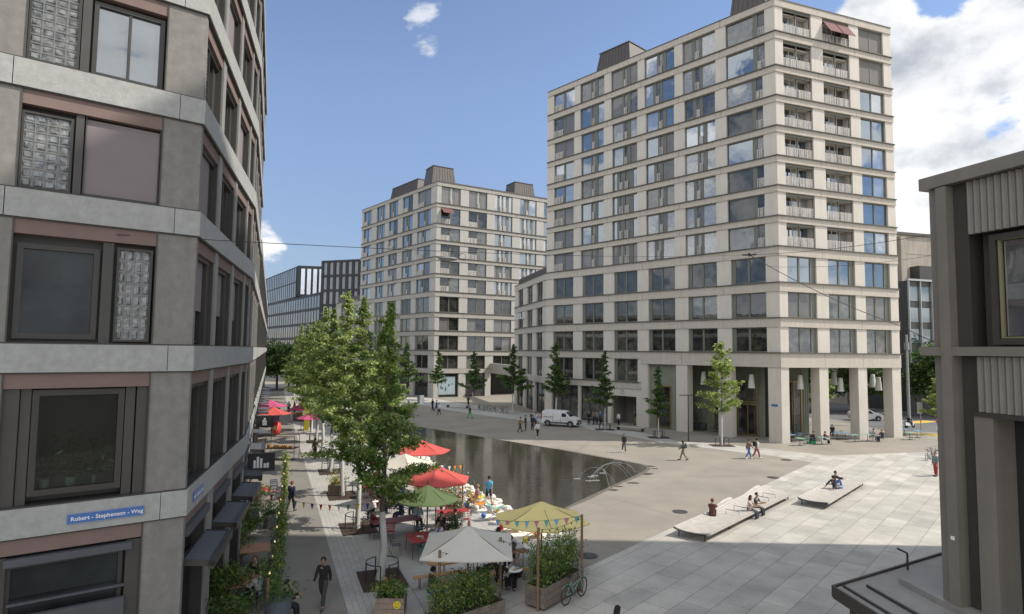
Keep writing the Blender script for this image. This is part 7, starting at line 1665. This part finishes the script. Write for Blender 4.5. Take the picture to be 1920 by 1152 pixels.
def make_bike(col, basket=True):
    t = thing('bicycle', (0, 0, 0), 'x', 'bicycle'); fw, rw = Vector((0, .55, .34)), Vector((0, -.53, .34))
    for nm, c in (('wheel', fw), ('wheel', rw)):
        m = MB(); wheel_ring(m, c, .325, (1, 0, 0)); wheel_ring(m, c, .305, (1, 0, 0), .008)
        for k in range(12): a = 2*PI*k/12; m.tube([c, c+Vector((0, .3*math.cos(a), .3*math.sin(a)))], .0025, 3)
        m.build(nm, M_tyre, t)
    m = MB(); bb = Vector((0, -.08, .3)); st = Vector((0, -.25, .78)); hd_ = Vector((0, .38, .86)); hd2 = Vector((0, .42, .66))
    for a, b in ((bb, st), (bb, hd2), (bb, rw), (rw, st-Vector((0, -.03, .08))), (hd2, Vector((0, -.2, .55))), (hd_, fw)): m.tube([a, b], .017, 6)
    m.build('frame', col, t); m = MB(); m.tube([hd_, hd_+Vector((0, -.03, .12)), (.0, .36, 1.02)], .013, 5); m.tube([(-.28, .2, 1.02), (-.22, .34, 1.04), (.22, .34, 1.04), (.28, .2, 1.02)], .013, 5); m.build('handlebar', M_rim, t)
    m = MB(); m.tube([st, st+Vector((0, -.03, .12))], .013, 5); m.hexa([(-.09, -.42, .9), (.09, -.42, .9), (.03, -.15, .9), (-.03, -.15, .9), (-.09, -.42, .95), (.09, -.42, .95), (.03, -.15, .94), (-.03, -.15, .94)]); m.build('saddle', M_black, t)
    m = MB(); 
    for s in (0, 1):
        c = (rw, fw)[s]; m.tube([c+Vector((0, math.cos(a)*.36, math.sin(a)*.36)) for a in [.3+.25*k for k in range(9)]], .012, 4)
    m.build('mudguards', col, t)
    if basket:
        m = MB()
        for z in (.72, .82, .95): w = .12+.06*(z-.7)/.25; m.tube([(-w, .5, z), (w, .5, z), (w, .76, z), (-w, .76, z), (-w, .5, z)], .006, 4)
        for x, y in ((-.15, .5), (.15, .5), (.15, .76), (-.15, .76), (0, .76), (-.15, .63), (.15, .63)): m.tube([(x*.85, y, .72), (x, y, .95)], .005, 3)
        m.build('basket', M_rim, t)
    m = MB(); wheel_ring(m, (.03, -.08, .3), .09, (1, 0, 0), .01, 12); m.tube([(.04, -.08, .3), (.06, .02, .17)], .01, 4); m.tube([(-.04, -.08, .3), (-.06, -.18, .43)], .01, 4); m.build('crank', M_steel, t); return t
bp1 = g(1058, 1139); bp2 = g(1095, 1117)
mm_ = (bp1+bp2)/2; Proto(make_bike(mat('mint_paint', (.16, .30, .24), rough=.35, var=.05))).put((mm_.x, mm_.y+.02, .012), math.atan2(-(bp1-bp2).x, (bp1-bp2).y)+PI, 'mint-green bicycle with a wire basket leaning at the big bamboo box')
bk2 = Proto(make_bike(M_black, False)); bk3 = Proto(make_bike(mat('silver_paint', (.4, .4, .4), rough=.35, var=.05)))
for k, (px, py) in enumerate([(898, 770), (905, 771), (912, 772), (919, 773), (926, 774), (934, 775), (942, 776), (949, 777)]):
    c = g(px, py); [bk2, bk3][k % 2].put((c.x, c.y+.6, .01), .25+.15*(k % 3), 'parked bicycle in the rack between the small trees, '+ORD[k]+' from the left', 'bicycles in the rack')
c = g(1742, 864); bk3.put((c.x, c.y, .012), -.9, 'silver bicycle behind the person in red trousers, left one', None); c = g(1757, 862); bk2.put((c.x, c.y+.5, .012), -1.1, 'dark bicycle behind the person in red trousers, right one', None)
# scooter with rider
c = g(1706, 803); t = thing('motor_scooter', (c.x, c.y, 0), 'white motor scooter on the road beyond the last arcade column', 'scooter', None, -1.2); t['_o'] = (0, 0, 0)
for yy in (.62, -.6): m = MB(); m.tube([(-.05, yy, .24), (.05, yy, .24)], .24, 14); m.build('wheel', M_tyre, t, world=False)
m = MB(); m.hexa([(-.17, -.85, .35), (.17, -.85, .35), (.17, -.1, .3), (-.17, -.1, .3), (-.14, -.9, .72), (.14, -.9, .72), (.15, -.1, .70), (-.15, -.1, .70)]); m.hexa([(-.2, .35, .3), (.2, .35, .3), (.14, .5, .3), (-.14, .5, .3), (-.17, .28, .95), (.17, .28, .95), (.1, .40, .98), (-.1, .40, .98)]); m.box(-.16, .16, -.15, .4, .27, .33); m.box(-.09, .09, .45, .85, .46, .52); m.build('body', M_vwhite, t, world=False)
m = MB(); m.box(-.14, .14, -.8, -.08, .72, .80); m.build('seat', M_black, t, world=False); m = MB(); m.tube([(-.32, .2, 1.05), (0, .33, 1.0), (.32, .2, 1.05)], .02, 5); m.build('handlebar', M_black, t, world=False)
person(c.x-.25, c.y-.15, .28, -1.2, 'sit', 'rider in black on the white scooter', top=BLK, leg=BLK, hair='black')
# pink car covered in the distance
c = g(512, 757-8); 

# ------------------------------------------------------------------ cafe seats before the arcade
M_blue2 = mat('sky_blue_top', (.13, .27, .42), rough=.5, var=.08); M_mint = mat('mint_top', (.18, .33, .28), rough=.5, var=.08)
def make_cafe(m_):
    t = thing('cafe_table', (0, 0, 0), 'x', 'table'); q = MB(); q.box(-.4, .4, -.35, .35, .70, .73); q.build('tabletop', m_, t); q = MB(); q.tube([(0, 0, 0), (0, 0, .7)], .03, 6); q.box(-.25, .25, -.04, .04, 0, .03); q.box(-.04, .04, -.25, .25, .031, .05); q.build('leg', M_steel, t); return t
cfb, cfm = Proto(make_cafe(M_blue2)), Proto(make_cafe(M_mint)); ch2 = Proto(make_chair(mat('pale_steel', (.3, .33, .32), rough=.5)))
for k, (px, py, ty) in enumerate([(1484, 829, 0), (1500, 826, 0), (1500, 836, 1), (1541, 834, 1), (1570, 824, 0), (1585, 825, 0), (1603, 829, 1), (1607, 822, 0), (1622, 822, 0), (1627, 828, 1), (1680, 818, 0), (1696, 817, 0), (1706, 825, 1), (1720, 821, 0)]):
    c = g(px, py); (cfb, cfm)[ty].put((c.x, c.y, .01), .35, ('sky-blue', 'mint-green')[ty]+' cafe table before the arcade, '+ORD[k]+' counting from the corner column', 'cafe tables before the arcade')
    ch2.put((c.x+.7, c.y+.1, .01), 1.8+k*.4, 'pale steel chair at the '+ORD[k]+' cafe table from the corner column, on its right', 'chairs before the arcade')
for k, (px, py, c_, lb) in enumerate([(1527, 833, BLK, 'guest in black seated outside the second arcade column'), (1546, 833, (.16, .05, .05), 'guest with red hair seated outside the second arcade column'), (1561, 818, NVY, 'guest in navy seated farther inside the middle bay'), (1637, 827, (.4, .3, .3), 'guest in pale pink seated before the last arcade bay'), (1655, 829, BLK, 'guest with dark red hair seated before the last arcade bay'), (1480, 815, GRY, 'guest in grey seated in the shade of the first arcade bay')]):
    c = g(px, py); person(c.x, c.y, .01, [1.2, -1.6, 2.5, -1.4, 1.6, .5][k], 'sit', lb, top=c_, leg=NVY, hair='red' if k in (1, 4) else 'brown', fem=bool(k % 2)); ch2.put((c.x, c.y, .01), [1.2, -1.6, 2.5, -1.4, 1.6, .5][k], 'chair under the '+lb.split(' seated')[0], 'chairs before the arcade')
c = g(1521, 832); t = thing('equipment_case', (c.x, c.y, 0), 'bright green box among the cafe tables', 'box'); q = MB(); q.box(c.x-.35, c.x+.35, c.y-.25, c.y+.25, .01, .5); q.build('case', mat('signal_green', (.05, .35, .14), var=.05), t); q = MB(); q.box(c.x-.37, c.x+.37, c.y-.27, c.y+.27, .5, .54); q.build('lid', M_black, t)
for k in range(12):
    s = 3.0+k*1.15; n = -1.6-.8*(k % 2); p = fL.p(Lf-9.8+.8*k, n, 0) if k < 7 else fR.p(1.6+(k-7)*.7, n, 0); ch3 = chS; ch3.put((p.x, p.y, .01), k*.9, 'dark chair stacked in the arcade shade, '+ORD[k]+' from the entrance side', 'dark chairs inside the arcade')

# ------------------------------------------------------------------ masts, signs, bin, wires
c = g(1705, 800); t = thing('lamp_mast', (c.x, c.y, 0), 'tall grey lamp mast right of the arcade', 'lamp post'); m = MB(); m.tube([(c.x, c.y, 0), (c.x, c.y, 1.5), (c.x, c.y, 11.5)], [.26, .2, .13], 12); m.build('mast', mat('mast_grey', (.30, .31, .32), rough=.5, var=.05), t); m = MB(); m.tube([(c.x, c.y, 9.6), (c.x, c.y, 10.5)], .28, 10); m.build('lamp_head', M_rim, t)
c = g(1291, 828); t = thing('slim_lamp_post', (c.x, c.y, 0), 'slim dark lamp post with a short arm before the entrance column', 'lamp post'); m = MB(); m.tube([(c.x, c.y, 0), (c.x, c.y, 4.6)], [.07, .045], 8); m.build('pole', M_steel, t); m = MB(); m.tube([(c.x-.9, c.y, 4.6), (c.x+.5, c.y, 4.62)], [.05, .04], 6); m.build('arm', M_steel, t)
c = g(1763, 851); t = thing('traffic_sign', (c.x, c.y, 0), 'round blue and red no-parking sign on a thin pole at the right edge', 'sign'); m = MB(); m.tube([(c.x, c.y, 0), (c.x, c.y, 3.3)], .035, 6); m.build('pole', M_rim, t); m = MB(); m.tube([(c.x, c.y-.04, 2.95), (c.x, c.y-.06, 2.95)], .34, 20); m.build('disc', mat('sign_red', (.5, .03, .05), var=0), t); m = MB(); m.tube([(c.x, c.y-.061, 2.95), (c.x, c.y-.065, 2.95)], .26, 20); m.build('disc_centre', mat('sign_blue', (.05, .1, .4), var=0), t); m = MB(); m.box(c.x-.26, c.x+.26, c.y-.06, c.y-.04, 2.15, 2.5); m.build('sub_plate', M_white, t)
c = g(1727, 812); t = thing('stop_sign_post', (c.x, c.y, 0), 'grey metal timetable frame on a thin post by the road', 'sign'); m = MB(); m.tube([(c.x, c.y, 0), (c.x, c.y, 3.4)], .05, 6); m.build('post', M_rim, t); m = MB(); m.box(c.x-.35, c.x+.25, c.y-.04, c.y+.04, 2.2, 3.5); m.build('panel', M_gfr, t)
c = g(791, 757); t = thing('service_pillar', (c.x, c.y, 0), 'pale square pillar on the far kerb between the leftmost small trees', 'pillar'); m = MB(); m.box(c.x-.3, c.x+.3, c.y-.3, c.y+.3, 0, 1.35); m.build('housing', M_white, t); m = MB(); m.box(c.x-.75, c.x-.35, c.y-.25, c.y+.25, 0, 1.3); m.build('side_panel', M_rim, t)
M_wire = mat('tram_wire', (.03, .03, .03), rough=.6, var=0, metal=.3)
def wire(a, b, sag, label, r=.018): 
    pts = [a.lerp(b, k/20)-Vector((0, 0, sag*4*(k/20)*(1-k/20))) for k in range(21)]; m = MB(); m.tube(pts, r, 5); tag(m.build('suspension_wire', M_wire), label, 'wire')
def ray_at(px, py, d): v = pix_dir(px, py); return Vector((0, 0, HCAM))+v*(d/v.y)
J = ray_at(1405, 478, 44); wA = hF.p(LF-1.75, .06, 11.6)
wire(wA, J, .3, 'thin wire from the stone building to the knot over the plaza', .010)
wire(J, fL.p(Lf-.4, .1, 20.0), .1, 'short wire from the knot to the corner of the tall building', .02); wire(J, ray_at(1690, 612, 46), .35, 'thick dark wire dropping to the right from the knot', .028)
wire(ray_at(1690, 612, 46), ray_at(1800, 660, 40), .1, 'end of the thick dark wire behind the bronze building', .028); wire(J, ray_at(1775, 434, 34), .25, 'wire rising from the knot towards the bronze building', .016); wire(ray_at(1440, 500, 60), ray_at(1800, 470, 50), .5, 'thin wire crossing the sunlit face of the tall building', .015)
m = MB(); p = J; m.tube([p-Vector((.5, 0, .02)), p+Vector((.5, 0, .02))], .06, 6); m.tube([p-Vector((0, 0, .12)), p+Vector((0, 0, .12))], .08, 6); tag(m.build('wire_clamp', M_wire), 'clamp where the wires meet above the plaza', 'clamp')
# oval lamp hung on the long wire
lp = ray_at(840, 486, 32); t = thing('hanging_lamp', lp, 'flat oval street lamp hanging from the wire before the pale block', 'lamp'); m = MB(); m.ball((lp.x, lp.y, lp.z), .42, 0, 14, 8, (1.25, 1.0, .22)); m.build('lamp_body', mat('lamp_grey', (.25, .26, .27), rough=.4, var=.05, metal=.3), t, smooth=True); m = MB(); m.tube([(lp.x, lp.y, lp.z+.05), (lp.x+.0, lp.y, lp.z+.62)], .012, 5); wheel_ring(m, (lp.x+.75, lp.y, lp.z+.12), .17, (0, 1, 0), .012); m.tube([(lp.x+.3, lp.y, lp.z+.3), (lp.x+.75, lp.y, lp.z+.29)], .01, 4); m.build('hanger', M_wire, t)
# ------------------------------------------------------------------ fountain jets
M_jet = mat('water_jet', (.72, .76, .78), rough=.15, var=0)
nt_ = M_jet.node_tree; tr_ = nt_.nodes.new('ShaderNodeBsdfTransparent'); mx_ = nt_.nodes.new('ShaderNodeMixShader'); mx_.inputs[0].default_value = .45
nt_.links.new(tr_.outputs[0], mx_.inputs[1]); nt_.links.new(nt_.nodes['Principled BSDF'].outputs[0], mx_.inputs[2]); nt_.links.new(mx_.outputs[0], nt_.nodes['Material Output'].inputs[0])
fa = [((1203, 893), (1108, 895)), ((1190, 903), (1115, 893)), ((1181, 901), (1104, 903)), ((1157, 912), (1082, 899)), ((1143, 918), (1117, 902)), ((1197, 898), (1130, 888))]
fo_ = thing('fountain', g(1140, 900), 'thin arcing water jets at the pointed end of the pool', 'fountain')
for k, (a, b) in enumerate(fa):
    p, q_ = g(*a), g(*b); hgt = 1.0+.08*(k % 3); pts = [p.lerp(q_, u/24)+Vector((0, 0, .02+hgt*4*(u/24)*(1-u/24))) for u in range(25)]; m = MB(); m.tube(pts, [.007+.006*u/24 for u in range(25)], 4); m.build('jet', M_jet, fo_)
    m = MB(); rr = random.Random(k)
    for z in range(3): m.ball((q_.x-.14+.14*z, q_.y+rr.gauss(0, .03), .03), rr.uniform(.07, .10), 0, 7, 3, (1.6, .9, .35))
    m.build('splash', M_jet, fo_)
# ------------------------------------------------------------------ tidy
for o in list(COL.objects):
    if '_o' in o: del o['_o']
for o in COL.objects:
    if 'label' in o and len(o['label'].split()) > 16: print('LONG', len(o['label'].split()), o['label'])
seen = {}
for o in COL.objects:
    if o.parent is None and 'label' in o: seen.setdefault(o['label'], []).append(o.name)
for k, v in seen.items():
    if len(v) > 1 or k == 'x': print('DUPLABEL', k, v)
